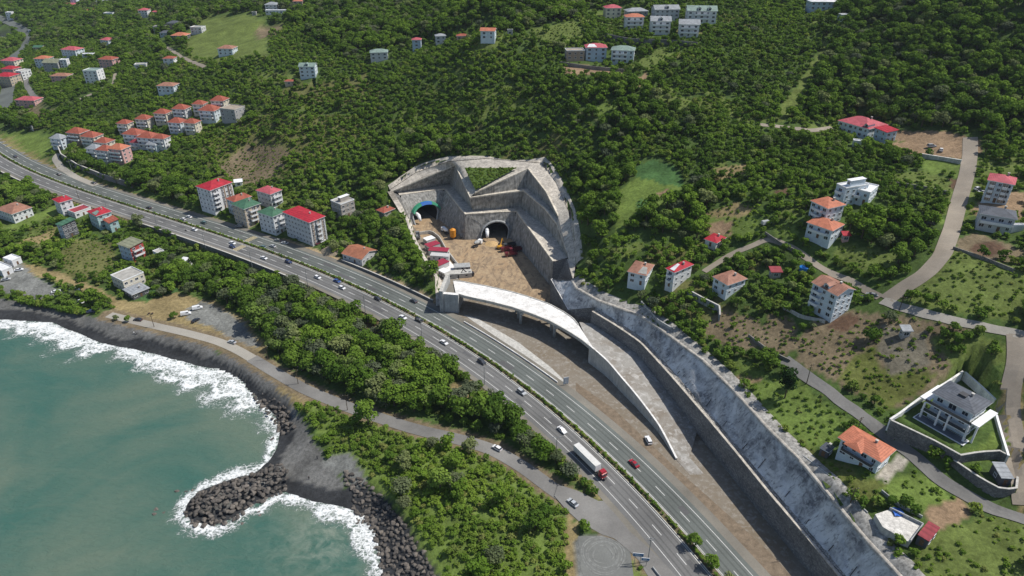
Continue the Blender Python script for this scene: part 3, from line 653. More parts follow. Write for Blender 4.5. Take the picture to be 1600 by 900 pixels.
# ------------------------------------------------------------------ excavation floor
def densify(L, n):
    """resample a 3-D polyline to n points by arc length"""
    L = np.asarray(L, float); s = np.r_[0, np.cumsum(np.linalg.norm(np.diff(L, axis=0), axis=1))]; t = np.linspace(0, s[-1], n)
    return np.stack([np.interp(t, s, L[:, k]) for k in range(3)], 1)
def seg_dens(L, per):
    """keep the corners, split each segment"""
    L = np.asarray(L, float); out = []
    for a, b, n in zip(L[:-1], L[1:], per):
        for k in range(n): out.append(a+(b-a)*k/n)
    out.append(L[-1]); return np.array(out)
def loft(mb, A, B, m, nv=6, rough=0., per=None, lip=True):
    A = np.asarray(A, float); B = np.asarray(B, float)
    if per is None: per = [max(1, int(max(np.linalg.norm(A[i+1]-A[i]), np.linalg.norm(B[i+1]-B[i]))/2.5)) for i in range(len(A)-1)]
    A = seg_dens(A, per); B = seg_dens(B, per); rows = []
    for k in range(nv+1):
        t = k/nv; G = A*(1-t)+B*t
        if rough and 0 < k < nv: G = G+nr.uniform(-rough, rough, G.shape)
        rows.append(G)
    mb.grid(rows, m); return rows
def floor_patch(name, poly, m, z, step=6):
    bm = bmesh.new(); bm.faces.new([bm.verts.new((p[0], p[1], z)) for p in poly])
    bmesh.ops.triangulate(bm, faces=bm.faces[:])
    for f_ in bm.faces:
        if f_.normal.z < 0: f_.normal_flip()
    me = bpy.data.meshes.new(name); bm.to_mesh(me); bm.free(); me.materials.append(m); return tag(link(name, me), kind='structure')
_cutz = list(RIM3)+[np.array((RIM3[-1, 0]+6, 58., 14.))]+[np.array((*p, 14.)) for p in _hi]
floor_patch('excavation_floor', [p[:2] for p in _cutz], M_fill, 13.93)
patch('clay_yard', [(640,345),(690,338),(735,372),(800,370),(866,452),(880,480),(820,468),(760,446),(720,438),(700,420),(668,385)], M_clay, .02, 13.95, 6)
patch('clay_verge', [(900,598),(960,640),(1060,735),(1200,860),(1290,960),(1240,960),(1200,905),(1100,805),(1010,712),(960,660),(900,610)], simple('red_clay', (.20,.155,.11), .95, .4, .5, .4, fine=.3), .03, 13.95, 6)
patch('concrete_kerb_apron', [(725,492),(745,497),(810,535),(862,575),(882,595),(876,600),(850,580),(800,543),(742,504)], M_conc, .05, 13.95, 6)

# ------------------------------------------------------------------ tunnel portal: three terraces of sprayed concrete, two mouths
portal = empty('tunnel_portal', U(740, 372, 14), 0, 'terraced grey sprayed-concrete retaining wall cut into the hill around two tunnel mouths', 'retaining wall')
def UQ(a, b, z): return U(a, b, 14+(z-14)*.88 if z > 14.1 else z)
T1b = [U(*q, 13.9) for q in [(644,352),(684,342),(727,375),(797,372),(828,407),(846,430),(862,449)]]
T1t = [UQ(*q, 32) for q in [(624,305),(695,295.5),(727,335),(807,330.5),(835,369),(852,392),(864,409)]]
T2b = [UQ(*q, 32) for q in [(622,301),(702.5,287.5),(738.5,329),(812.5,323.5),(849,352),(870,377),(886.5,403)]]
T2t = [UQ(*q) for q in [(613,299,34),(711,258,50),(734.5,309,43),(818,298,45),(851,326,45),(870,350,42),(886,394,36)]]
T3b = [UQ(*q) for q in [(740,306,43),(822.5,293.5,45),(857.5,322,45),(873.5,345,43)]]
T3t = [UQ(*q) for q in [(742,301,46),(825,264,58),(853,300,54),(872,338,46)]]
def bil(a, b, c, d, u, v): return (a*(1-u)+b*u)*(1-v)+(d*(1-u)+c*u)*v
def portal_face(mb, b0, b1, t1, t0, uc, ua, vh, m, n=20):
    """rectangular face with an arched opening: u along, v up"""
    b0, b1, t1, t0 = [np.array(q, float) for q in (b0, b1, t1, t0)]; arch = []; out = []
    for k in range(n+1):
        th = math.pi*k/n; u = uc-ua*math.cos(th); v = vh*(.30 if 0 < k < n else 0.)+vh*.70*math.sin(th); arch.append((u, v))
    per = [(0, 0), (0, .5), (0, 1), (uc-ua, 1), (uc, 1), (uc+ua, 1), (1, 1), (1, .5), (1, 0)]
    pp = np.array([(*q, 0) for q in per]); out = densify(pp, n+1)[:, :2]
    rows = []
    for k in range(5):
        t_ = k/4; rows.append([bil(b0, b1, t1, t0, *(np.array(a)*(1-t_)+np.array(o)*t_))+(nr.uniform(-.12, .12, 3) if 0 < k < 4 else 0) for a, o in zip(arch, out)])
    mb.grid(rows, m); return [np.array(r) for r in rows[0]]
mb = MB()
arch1 = portal_face(mb, T1b[0], T1b[1], T1t[1], T1t[0], .52, .40, .62, M_shot)
arch2 = portal_face(mb, T1b[2], T1b[3], T1t[3], T1t[2], .64, .285, .66, M_shot)
loft(mb, T1b[1:3], T1t[1:3], M_shot, 8, .25); loft(mb, T1b[3:], T1t[3:], M_shot, 8, .18)
loft(mb, T2b, T2t, M_shot, 6, .18); loft(mb, T3b, T3t, M_shot, 5, .18)
# end face at the right and left wing down to the yard
e0 = [UQ(862,449,13.9), UQ(884,452,13.9)]; e1 = [UQ(864,409,32), UQ(886,404,34)]
loft(mb, e0, e1, M_stone, 4, .05)
LW = [(690,478,14.2),(688,440,15.5),(668,410,17),(650,380,18),(641,350,22),(625,320,29),(612,299,31.6)]
lwt = [U(*q) for q in LW]; lwb = [(p[0]+1.5, p[1]-.5, 13.9) for p in lwt]; lwb[-1] = T1b[0]; lwb[-2] = (T1b[0][0]-2, T1b[0][1]-3, 13.9)
loft(mb, lwb, lwt, M_shot, 4, .1); loft(mb, [lwb[-1], lwb[-1]], [lwt[-1], T1t[0]], M_shot, 2)
mb.build('lower_wall', portal, smooth=False)
def crest(L, w=.9, hgt=.35):
    L = seg_dens(L, [6]*(len(L)-1)); T, N = normals2(L); m_ = MB(); N = np.where((N[:, 1] < 0)[:, None], -N, N)
    m_.grid([[(p[0]+n[0]*o, p[1]+n[1]*o, p[2]+z) for p, n in zip(L, N)] for o, z in ((-.12, -.5), (-.12, hgt), (w, hgt), (w, -.1))], M_shot_c); m_.build('crest_kerb', portal)
M_shot_c = concrete('crest_concrete', (.60, .55, .46), .15)
crest(T1t); crest(T2t); crest(T3t)
mb = MB()
loft(mb, [(p[0], p[1], p[2]+.02) for p in T1t], T2b, M_shot_l, 2, .05)
loft(mb, T2t[2:6], [T3b[0], T3b[1], T3b[2], T3b[3]], M_shot_l, 1)
inner = [UQ(613,299,34), UQ(660,277,42.5), UQ(711,258,50), UQ(742,301,46), UQ(825,264,58), UQ(853,300,54), UQ(872,338,46), UQ(886,394,36), UQ(888,406,34.2)]
outer = [UQ(609,297,34.3), UQ(650,270,43.3), UQ(700,253,53.3), UQ(760,248,57.3), UQ(845,255,60.3), UQ(868,285,56.3), UQ(888,330,49.3), UQ(897,385,40.3), UQ(900,415,35.3)]
loft(mb, inner, outer, M_shot_l, 6, .15)
loft(mb, [T2t[1], T2t[2]], [UQ(716,257,50.5), UQ(742,301,46)], M_shot_l, 2); loft(mb, [T2t[5], T2t[6]], [UQ(872,338,46), UQ(886,394,36)], M_shot_l, 1)
def outset(L, d, lift=.35):
    L = np.array(L, float); T, N = normals2(L); c = L[:, :2].mean(0)
    Q = L[:, :2]+N*d; Q2 = L[:, :2]-N*d
    Q = Q if np.linalg.norm(Q-c, axis=1).mean() > np.linalg.norm(Q2-c, axis=1).mean() else Q2
    return [(x, y, float(H(x, y))+lift+(.5 if d < 5 else 0)) for x, y in Q]
o_ = seg_dens([U(*q) for q in RIM[6:15]], [4]*8); o_[:, 2] += .35
A_ = [outset(o_, d, l) for d, l in ((1.1, .3), (2.4, .2), (3.6, -.4))]
mb.grid([list(o_), *A_], M_shot_l)
mb.build('crest_berm', portal, smooth=True)
lw = np.array(lwt); lw = seg_dens(lw, [3]*(len(lw)-1)); T_, N_ = normals2(lw); mb = MB(); 
mb.grid([[(p[0]+n[0]*o, p[1]+n[1]*o, max(p[2], float(H(p[0]+n[0]*o, p[1]+n[1]*o)) if abs(o) > 1 else 0)+.25) for p, n in zip(lw, N_)] for o in (-2.8, -1.2, 0, .8)], M_shot_l)
mb.grid([[(p[0]-n[0]*o, p[1]-n[1]*o, max(p[2], float(H(p[0]-n[0]*o, p[1]-n[1]*o)) if abs(o) > 1 else 0)+.25) for p, n in zip(lw, N_)] for o in (-.8, 0, 1.2, 2.8)], M_shot_l)
mb.build('coping', portal, smooth=True)
# grass wedge on top of the portal
mb = MB(); tri = [UQ(726,263.5,54.4), UQ(808,263,57.6), UQ(743,298,47.3)]
bm = bmesh.new(); bm.faces.new([bm.verts.new(p) for p in tri]); bmesh.ops.subdivide_edges(bm, edges=bm.edges[:], cuts=9, use_grid_fill=True)
for v_ in bm.verts: v_.co.z += .5+.25*math.sin(v_.co.x*2.1)*math.cos(v_.co.y*1.7)
me = bpy.data.meshes.new('grass_wedge'); bm.to_mesh(me); bm.free(); me.materials.append(simple('grass_green', (.085, .14, .025), .95, .45, 1.2, .5, fine=.4)); tag(link('grass_wedge', me), kind='structure')
GRASS_TRI = [np.array(p) for p in tri]
# mouths
def mouth(arch, depth, canopy=None, nm='tunnel_mouth'):
    A = np.array(arch); base = A[-1]-A[0]; n = np.array((base[1], -base[0], 0)); n /= np.linalg.norm(n)
    if n[1] < 0: n = -n                                        # into the hill
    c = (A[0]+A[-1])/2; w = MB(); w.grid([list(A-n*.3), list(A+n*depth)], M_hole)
    w.face(list(A+n*depth), M_hole); w.build('tunnel_barrel', portal)  # flat near-black cap paints the darkness of the tunnel depth
    r = MB(); big = c+(A-c)*1.09; big[:, 2] = np.maximum(big[:, 2], 13.9)
    r.grid([list(A-n*.2), list(A-n*1.2), list(big-n*1.2), list(big+n*.6)], M_conc_d); r.build('arch_ring', portal, smooth=True)
    if canopy:
        k = MB(); seg = np.arange(3, len(A)-3); o1 = c+(A[seg]-c)*1.16; o2 = c+(A[seg]-c)*1.05
        k.grid([list(o2-n*4.2), list(o1-n*4.2), list(o1-n*1.25), list(o2-n*1.25)], canopy[0]); q = len(seg)//2
        k.build('green_canopy', portal)
        k = MB(); s2 = seg[q-2:q+3]; b1 = c+(A[s2]-c)*1.165; b2 = c+(A[s2]-c)*1.045
        k.grid([list(b2-n*4.25), list(b1-n*4.25), list(b1-n*1.9)], canopy[1]); k.build('blue_panel', portal)
    # white ventilation duct with its bent mouth
    d = MB(); p0 = c+(A[2]-c)*.62+n*3; p0[2] = A[len(A)//2][2]-4.6; d.tube(p0, p0-n*5, 1.15, 1.15, 12, M_white); d.tube(p0-n*5, p0-n*7.2+np.array((0, 0, -3.2)), 1.2, .8, 12, M_white)
    tag(d.build('ventilation_duct', smooth=True), ('white fabric air duct hanging in the green-topped left tunnel mouth' if canopy else 'white fabric air duct hanging in the bare right tunnel mouth'), 'air duct', 'air ducts in the tunnel mouths')
mouth(arch1, 30, (simple('green_paint', (.03, .25, .14), .5, .15), simple('blue_paint', (.03, .13, .45), .5, .1)))
mouth(arch2, 30)

# ------------------------------------------------------------------ shotcrete slope beside the ramp, stone wall, ramp
WT = [(925,487,28.3),(960,508,27.8),(1000,535,27),(1050,590,26),(1110,660,25),(1150,708,24.5),(1200,770,24),(1255,834,23.8),(1310,900,23.6),(1360,960,23.5)]
SB = [(861,436,29),(888,484,23.5),(930,480,28.5),(1006,529,27.4),(1057,586,26.3),(1118,656,25.3),(1158,704,24.8),(1209,766,24.3),(1264,830,24),(1322,900,23.9),(1376,960,23.9)]
ST = [(893,438,33),(900,450,33),(935,470,33),(1000,493,34.5),(1035,517,35),(1100,565,36),(1150,615,36),(1200,670,36),(1250,720,36),(1300,780,35.5),(1400,895,35)]
ST = [U(*q) for q in ST]; ST[-1] = U(1460,960,35); ST.insert(-1, U(1350,840,35.2)); SB3 = [U(*q) for q in SB]; SB3.insert(-1, tuple((np.array(SB3[-1])+np.array(SB3[-2]))/2))
slope = empty('shotcrete_slope', SB3[5], 0, 'long pale sprayed-concrete slope above the dark stone retaining wall', 'slope')
mb = MB(); rows = []
A = seg_dens(SB3, [8]*(len(SB3)-1)); B = seg_dens(ST, [8]*(len(ST)-1))
for k in range(15):
    t_ = k/14; G = A*(1-t_)+B*t_; G[:, 2] += np.sin(t_*math.pi)*(-.6)+(nr.uniform(-.22, .22, len(G)) if 0 < k < 14 else 0)+(.35*np.sin(np.arange(len(G))*.9) if 0 < k < 14 else 0); rows.append(G)
mb.grid(rows, M_shot_s); mb.build('sprayed_face', slope, smooth=True)
mb = MB(); o_ = seg_dens(ST, [4]*(len(ST)-1)); T_, N_ = normals2(o_); N_ = N_*np.sign(N_[:, :1]*1.0+1e-6); N_ = np.where((N_@np.array((1, .4)))[:, None] < 0, -N_, N_)
def brm(d, l): return [(p[0]+n[0]*d, p[1]+n[1]*d, (max(float(H(p[0]+n[0]*d, p[1]+n[1]*d)), p[2]-.2)+.45 if 1 < d < 5 else (float(H(p[0]+n[0]*d, p[1]+n[1]*d)) if d > 1 else p[2]))+l) for p, n in zip(o_, N_)]
mb.grid([brm(-.6, -.3), brm(-.3, .45), brm(.6, .5)], M_shot_l)
mb.build('crest_kerb', slope, smooth=True)
mb = MB(); mb.grid([brm(.6, .45), brm(2.4, .35), brm(4.2, .15), brm(5.6, -.3)], M_shot); mb.build('drain_berm', slope, smooth=True)
T2_, _n = normals2(A)
for k_ in range(13):                                  # drain slots cut up the lower half of the spray
    q_ = .2+.058*k_+rng.uniform(-.006, .006); i_ = int(q_*(len(A)-1)); t0_ = .06; t1_ = rng.uniform(.2, .42)
    a_ = A[i_]*(1-t0_)+B[min(i_, len(B)-1)]*t0_; j_ = int(np.argmin(np.abs((B[:, :2]-A[i_, :2])@T2_[i_])+(np.abs(np.arange(len(B))-i_) > 14)*1e3)); a_ = A[i_]*(1-t0_)+B[j_]*t0_; b_ = A[i_]*(1-t1_)+B[j_]*t1_; m_ = MB(); m_.tube(tuple(a_+(0, 0, -.05)), tuple(b_+(0, 0, -.15)), .13, .13, 6, simple('drain_dark', (.05,.05,.055), .9, .1)); m_.build('drain_slot', slope)
mb = MB(); cnt = 0
for (x, y, L) in [(1212,745,10),(1222,762,7),(1240,752,6),(1268,798,12),(1276,830,8),(1100,620,6),(1190,716,6),(1130,650,6),(1080,600,6),(1155,680,5)]:   # open joints / weep slots in the spray
    pass
# stone retaining wall above the ramp
wt = curve([U(*q) for q in WT], 2.5, 2); T_, N_ = normals2(wt)
if (N_[5]@np.array((1, .5))) < 0: N_ = -N_
rz_ = np.interp(wt[:, 1], [120, 165, 200, 226, 250, 275], [14, 14.2, 14.8, 17.5, 20.5, 22.3])
swall = empty('stone_retaining_wall', (*wt[len(wt)//2][:2], 14), 0, 'tall dark stone masonry retaining wall along the back of the ramp', 'retaining wall')
mb = MB(); lo_ = [(p[0]-n[0]*.7, p[1]-n[1]*.7, z-.5) for p, n, z in zip(wt, N_, rz_)]
mb.grid([lo_, [(p[0], p[1], p[2]) for p in wt]], M_stone); mb.grid([[(p[0], p[1], p[2]) for p in wt], [(p[0]+n[0]*1.0, p[1]+n[1]*1.0, p[2]) for p, n in zip(wt, N_)], [(p[0]+n[0]*1.0, p[1]+n[1]*1.0, p[2]-2) for p, n in zip(wt, N_)]], M_stone)
e = 0; mb.face([lo_[0], tuple(wt[0]), (wt[0][0]+N_[0][0], wt[0][1]+N_[0][1], wt[0][2]), (wt[0][0]+N_[0][0]*3, wt[0][1]+N_[0][1]*3, 20)], M_stone)
mb.build('masonry', swall)
mb = MB(); q1 = [(p[0]-n[0]*.15, p[1]-n[1]*.15, p[2]+.003) for p, n in zip(wt, N_)]; q2 = [(a[0], a[1], a[2]+.3) for a in q1]; q3 = [(p[0]+n[0]*.75, p[1]+n[1]*.75, p[2]+.3) for p, n in zip(wt, N_)]; q4 = [(a[0], a[1], a[2]-.29) for a in q3]
mb.grid([q1, q2, q3, q4], M_shot_l); mb.build('coping', swall)
# rubble bench between the wall and the slope
mb = MB(); A = densify([(p[0]+n[0]*.9, p[1]+n[1]*.9, p[2]-.25) for p, n in zip(wt, N_)], 90); B = densify([(p[0]+.4, p[1]+.3, p[2]+.1) for p in SB3[2:]], 90)
rows = []
for k in range(6):
    G = A*(1-k/5)+B*k/5; G[:, 2] += nr.uniform(-.35, .45, len(G))*(0 < k < 5)-.2*(0 < k < 5); rows.append(G)
mb.grid(rows, M_rubble); tag(mb.build('rubble_bench'), kind='structure')
# slope left end: wing wall
w0, w1 = np.array(U(861,436,29)), np.array(U(888,484,23.5)); wing = empty('wing_wall', (*w0[:2], 14), 0, 'pale-edged triangular concrete wing wall where the sprayed slope meets the clay yard', 'wing wall')
mb = MB(); mb.face([(w0[0], w0[1], 13.9), (w1[0], w1[1], 13.9), tuple(w1), tuple(w0)], M_conc_d); mb.face([(w0[0], w0[1], 13.9), tuple(w0), (ST[0][0], ST[0][1], 33.2), (ST[0][0], ST[0][1], 13.9)], M_stone); mb.build('wall', wing)
mb = MB(); d_ = (w1-w0)/np.linalg.norm(w1-w0); n_ = np.array((d_[1], -d_[0], 0)); n_ = n_ if n_[0] < 0 else -n_
mb.face([w0+n_*.2+(0,0,.1), w1+n_*.2+(0,0,.1), w1-n_*.9+(0,0,.1), w0-n_*.9+(0,0,.1)], M_conc_w); mb.build('coping', wing)
# closing walls at the two ends of the slope
mb = MB(); e_ = [U(884,452,13.9), UQ(886,404,34), UQ(899,413,35.4), U(896,440,33.2)]
loft(mb, [U(862,449,13.9), U(893,455,13.9)], [UQ(886,404,34), U(896,440,33.2)], M_stone, 3); mb.face([e_[1], e_[2], e_[3]], M_shot_l)
sb = [np.array(q) for q in SB3[:3]]; mb.grid([[(q[0]-.3, q[1]-.3, 13.9) for q in sb], [tuple(q) for q in sb]], M_stone)
mb.grid([[tuple(sb[0]), tuple(U(893,455,13.9))], [tuple(ST[0]), tuple(ST[0])]], M_stone); mb.build('end_wall', slope)
# ramp
RL = [(921,541,22.8),(932,550,22.4),(950,566,21.6),(970,590,20.6),(990,613,19.6),(1008,636,18.4),(1030,666,16.8),(1044,692,15.4),(1057,718,14.1)]
rl = curve([U(*q) for q in RL], 2., 2)
rampw = empty('ramp_wall', (*rl[len(rl)//2][:2], 14), 0, 'pale concrete retaining wall holding up the curved ramp beside the highway', 'retaining wall')
T_, N_ = normals2(rl); N_ = np.where((N_@np.array((1, .5)))[:, None] < 0, -N_, N_)
mb = MB(); mb.grid([[(p[0]-n[0]*.25, p[1]-n[1]*.25, 13.9) for p, n in zip(rl, N_)], [(p[0]-n[0]*.2, p[1]-n[1]*.2, p[2]+.5) for p, n in zip(rl, N_)], [(p[0]+n[0]*.3, p[1]+n[1]*.3, p[2]+.5) for p, n in zip(rl, N_)], [(p[0]+n[0]*.3, p[1]+n[1]*.3, p[2]-.4) for p, n in zip(rl, N_)]], M_conc)
mb.build('wall_panel', rampw)
mb = MB()
mb.grid([[(p[0]-n[0]*.32, p[1]-n[1]*.32, p[2]+.5) for p, n in zip(rl, N_)], [(p[0]-n[0]*.32, p[1]-n[1]*.32, p[2]+.66) for p, n in zip(rl, N_)], [(p[0]+n[0]*.4, p[1]+n[1]*.4, p[2]+.66) for p, n in zip(rl, N_)], [(p[0]+n[0]*.4, p[1]+n[1]*.4, p[2]+.5) for p, n in zip(rl, N_)]], M_conc_w); mb.build('coping', rampw)
A = densify(rl, 60); k = len(wt); wb = np.array([(*p[:2], z) for p, z in zip(wt, rz_)])
i1 = np.argmin(abs(wt[:, 1]-(rl[-1, 1]+4))); B = densify(wb[:i1+1], 60); B[-1] = (B[-1]+2*A[-1])/3; B[-8:-1] = [B[-9]*(1-k/8)+B[-1]*k/8 for k in range(1, 8)]; B[0] = U(905,503,22.8)
mb = MB(); rows = []
for k in range(7):
    t_ = k/6; G = A*(1-t_)+B*t_; G[:, 2] = A[:, 2]*(1-t_)+np.minimum(B[:, 2], A[:, 2]+1.5)*t_+(nr.uniform(-.12, .12, 60) if 0 < k < 6 else 0); rows.append(G)
mb.grid(rows, M_ramp)
last = rows[:]; endl = [r[-1] for r in last]; mb.grid([endl, [(p[0]+4, p[1]-9, 13.9) for p in endl]], M_ramp)
tag(mb.build('ramp', smooth=True), kind='structure')

# ------------------------------------------------------------------ bridge
NE = [(712,458,23.6),(728,463,23.6),(765,471,23.6),(800,480,23.6),(830,490,23.5),(860,502,23.3),(890,519,23.1),(910,532,23),(930,548,22.9)]
FE = [(708,438.5,23.6),(722,440,23.6),(760,447,23.6),(800,456,23.6),(830,465,23.5),(858,475,23.3),(882,488,23.1),(896,498,23),(904,508,22.9)]
ne = densify([U(*q) for q in NE], 30); fe = densify([U(*q) for q in FE], 30)
bridge = empty('road_bridge', (*((ne[15]+fe[15])/2)[:2], 14), 0, 'unfinished curved bridge with a bare white concrete deck over the construction yard', 'bridge')
mb = MB(); dn = np.array((0, 0, 1.))
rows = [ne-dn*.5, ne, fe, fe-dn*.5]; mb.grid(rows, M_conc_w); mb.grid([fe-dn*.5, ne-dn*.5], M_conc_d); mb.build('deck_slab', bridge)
jag = [ne[-1]+(0,0,.06), U(926,532,23.05), U(917,519,23.05), U(905,516,23.05), U(903,510,23.05), fe[-1]+(0,0,.06)]
mb = MB()
for t_ in (.10, .36, .62, .88):
    c_ = ne*(1-t_)+fe*t_; T_, N_ = normals2(c_)
    l_ = c_.copy(); l_[:, :2] += N_*.45; r_ = c_.copy(); r_[:, :2] -= N_*.45
    mb = MB(); mb.grid([l_-dn*.5, l_-dn*1.9, r_-dn*1.9, r_-dn*.5], M_conc); mb.build('girder', bridge)
for side, E in (('near', ne), ('far', fe)):
    mb = MB(); T_, N_ = normals2(E); a_ = E.copy(); b_ = E.copy(); a_[:, :2] += N_*.22; b_[:, :2] -= N_*.22
    mb.grid([b_-dn*.55, b_+dn*.32, a_+dn*.32, a_-dn*.55, b_-dn*.55], M_conc); mb.build('edge_beam', bridge)
for t_, w_ in ((.45, 1), (.72, 1)):
    i = int(t_*29); c_ = (ne[i]+fe[i])/2; d_ = fe[i]-ne[i]; an = math.atan2(d_[1], d_[0]); L = np.hypot(*d_[:2]); mb = MB()
    mb.box((c_[0], c_[1], c_[2]-2.45), (L*.92, 1.7, 1.1), M_conc, an); pr = mb.build('pier_cap', bridge)
    for s_ in (-.3, 0, .3):
        mb = MB(); mb.tube((c_[0]+d_[0]*s_, c_[1]+d_[1]*s_, 13.9), (c_[0]+d_[0]*s_, c_[1]+d_[1]*s_, c_[2]-3), .75, .75, 14, M_conc_d); mb.build('pier', bridge, smooth=True)
# abutment at the left end
ab = empty('bridge_abutment', U(705, 478, 14), 0, 'tall pale concrete abutment block at the left end of the white bridge deck', 'abutment')
a0, a1 = np.array(U(694, 487, 14)), np.array(U(717, 489, 14)); far_ = np.array(U(712, 458, 23.6)); 
dq = np.array((a1-a0)[:2]); dq /= np.linalg.norm(dq); nq = np.array((-dq[1], dq[0]))
def quad(p, w, d, off=0.): 
    p = np.array(p[:2])+dq*off; return [tuple(p), tuple(p+dq*w), tuple(p+dq*w+nq*d), tuple(p+nq*d)]
w_ = np.linalg.norm((a1-a0)[:2])
mb = MB(); mb.prism(quad(a0, w_, 2.0), 13.9, 24.6, M_conc_d, M_conc_w); mb.build('front_wall', ab)
mb = MB(); mb.prism([tuple(a0[:2]-dq*1.9-nq*.8), tuple(a0[:2]-dq*.02-nq*.8), tuple(a0[:2]-dq*.02+nq*15), tuple(a0[:2]-dq*1.9+nq*15)], 13.9, [26.5, 26.5, 28.5, 28.5], M_conc_d, M_conc); mb.build('side_wall', ab)
mb = MB(); mb.prism([tuple(a0[:2]+dq*.02+nq*2.02), tuple(a0[:2]+dq*(w_-.5)+nq*2.02), tuple(a0[:2]+dq*(w_-.5)+nq*13), tuple(a0[:2]+dq*.02+nq*13)], 13.9, 23.0, M_conc_d, M_tan); mb.build('back_fill_block', ab)

# ------------------------------------------------------------------ parapet + retaining wall under the highway (sea side)
def hw_wall(nm, px0, px1, off, ztop, zbot, th, m, label, cat, cope=None, group=None):
    s0 = s_of(*px0)[0]; s1 = s_of(*px1)[0]; s0, s1 = min(s0, s1), max(s0, s1); L = [hat(s, off) for s in np.arange(s0, s1, 4.)]
    root = empty(nm, (*L[len(L)//2][0], zbot), 0, label, cat, group); mb = MB(); P_ = [l[0] for l in L]; N_ = [l[1] for l in L]
    rows = [[(*(p+n*o), z) for p, n in zip(P_, N_)] for o, z in ((-th/2-(.5 if ztop-zbot > 3 else 0), zbot), (-th/2, ztop), (th/2, ztop), (th/2, zbot))]
    mb.grid(rows, m)
    for i in (0, -1): mb.face([rows[k][i] for k in range(4)], m)
    mb.build('wall', root)
    if cope: 
        mb = MB(); mb.grid([[(*(p+n*o), z) for p, n in zip(P_, N_)] for o, z in ((-th/2-.08, ztop-.1), (-th/2-.08, ztop+.08), (th/2+.08, ztop+.08), (th/2+.08, ztop-.1))], cope); mb.build('coping', root)
hw_wall('highway_retaining_wall', (212,342), (480,440), -14.9, 14.9, 5.5, .7, M_stone, 'long dark retaining wall holding up the sea side of the highway above the gardens', 'retaining wall', M_conc)
hw_wall('highway_retaining_wall', (0,262), (85,300), -14.9, 14.7, 8, .7, M_stone, 'dark retaining wall under the highway at the left edge, above the leftmost gardens', 'retaining wall', M_conc)
hw_wall('highway_retaining_wall', (500,425), (680,475), 15.2, 15.6, 13.8, .5, M_stone, 'low dark stone wall between the far carriageway and the bushes left of the abutment', 'retaining wall', M_conc)
hw_wall('crash_barrier', (742,497), (880,600), 13.1, 14.75, 13.9, .35, M_conc_w, 'pale concrete barrier between the far carriageway and the construction yard', 'barrier')
hw_wall('crash_barrier', (1035,875), (1075,905), -16.5, 14.9, 13.9, .3, M_conc_d, 'short grey barrier beside the near carriageway at the bottom junction', 'barrier')

# generic free-standing walls: photo points of the top line, height above ground
def garden_wall(pts, h, m, label, thick=.45, cope=None, cat='garden wall', nm='garden_wall', depth=1.5, group=None, zrel=None):
    L = curve([tuple(P(a, b, h)) for a, b in pts], 2.5, 0) if zrel is None else curve([U(a, b, z) for a, b, z in pts], 2.5, 0)
    root = empty(nm, (L[len(L)//2][0], L[len(L)//2][1], L[len(L)//2][2]-h), 0, label, cat, group); T, N = normals2(L); mb = MB()
    rows = [[(p[0]+n[0]*o, p[1]+n[1]*o, p[2]+z) for p, n in zip(L, N)] for o, z in ((-thick/2, -h-depth), (-thick/2, 0), (thick/2, 0), (thick/2, -h-depth))]
    mb.grid(rows, m)
    for i in (0, -1): mb.face([rows[k][i] for k in range(4)], m)
    mb.build('wall', root)
    if cope:
        mb = MB(); mb.grid([[(p[0]+n[0]*o, p[1]+n[1]*o, p[2]+z) for p, n in zip(L, N)] for o, z in ((-thick/2-.1, -.12), (-thick/2-.1, .1), (thick/2+.1, .1), (thick/2+.1, -.12))], cope); mb.build('coping', root)
    return root
garden_wall([(1440,240),(1503,250)], 2.2, M_conc, 'long white concrete wall below the parked cars at the top right', .4, M_conc_w)
garden_wall([(1400,284),(1440,290),(1480,298)], 1.8, M_stone_l, 'low grey garden wall under the bare soil strip beside the gravel road', .4)
garden_wall([(1380,340),(1420,342),(1462,347)], 1.2, M_stone_l, 'thin grey wall through the bushes left of the gravel road', .35)
garden_wall([(1196,362),(1220,378),(1252,394)], 1.8, M_stone_l, 'dark garden wall beside the lane below the two orange-roofed houses', .4)
garden_wall([(1490,385),(1540,402),(1585,420)], 1.4, M_stone_l, 'low stone wall under the soil bed at the right edge', .4)
garden_wall([(1075,452),(1095,463),(1125,478),(1125,492)], 3.2, M_conc_d, 'tall grey retaining wall of the garden terrace below the brown-roofed house', .5, M_conc)
garden_wall([(1225,478),(1252,492),(1290,500)], 1.6, M_conc, 'low pale terrace wall under the tall white gabled house', .4)
garden_wall([(900,452),(945,466),(990,470)], .5, M_shot_l, 'low pale kerb wall on the hill above the top end of the sprayed slope', .8) if False else None
garden_wall([(1002,470),(1030,500),(1050,512)], 1.6, M_conc_d, 'grey concrete wall on the edge of the hill above the sprayed slope', .5)
garden_wall([(1170,522),(1200,545),(1235,562)], 1.2, M_stone_l, 'low stone wall beside the upper end of the asphalt lane', .4)
garden_wall([(1240,700),(1300,745),(1345,790),(1356,800)], .8, M_conc_d, 'low kerb wall below the orange-roofed villa beside the grass strip', .3)
garden_wall([(1378,765),(1405,787),(1442,806)], 1., M_conc_d, 'low dark wall across the orchard garden below the villa', .3)
garden_wall([(0,176),(25,184),(50,197)], 4.5, M_conc_d, 'high grey retaining wall under the brown terrace at the left edge', .6)
garden_wall([(88,222),(95,240),(120,256),(160,272),(205,285)], 4.2, M_stone, 'dark retaining wall under the red-roofed villa rows beside the highway', .6, M_conc)
garden_wall([(600,352),(618,368)], 1.5, M_stone_l, 'short wall beside the small red hut on the mound left of the portal', .4)
garden_wall([(875,96),(915,102),(975,108)], 2.2, M_stone_l, 'stone terrace wall under the three upper hillside houses', .5)
garden_wall([(945,52),(985,60),(1050,62),(1090,66)], 3.4, M_stone, 'dark retaining wall under the row of grey-roofed villas on the hill', .6)
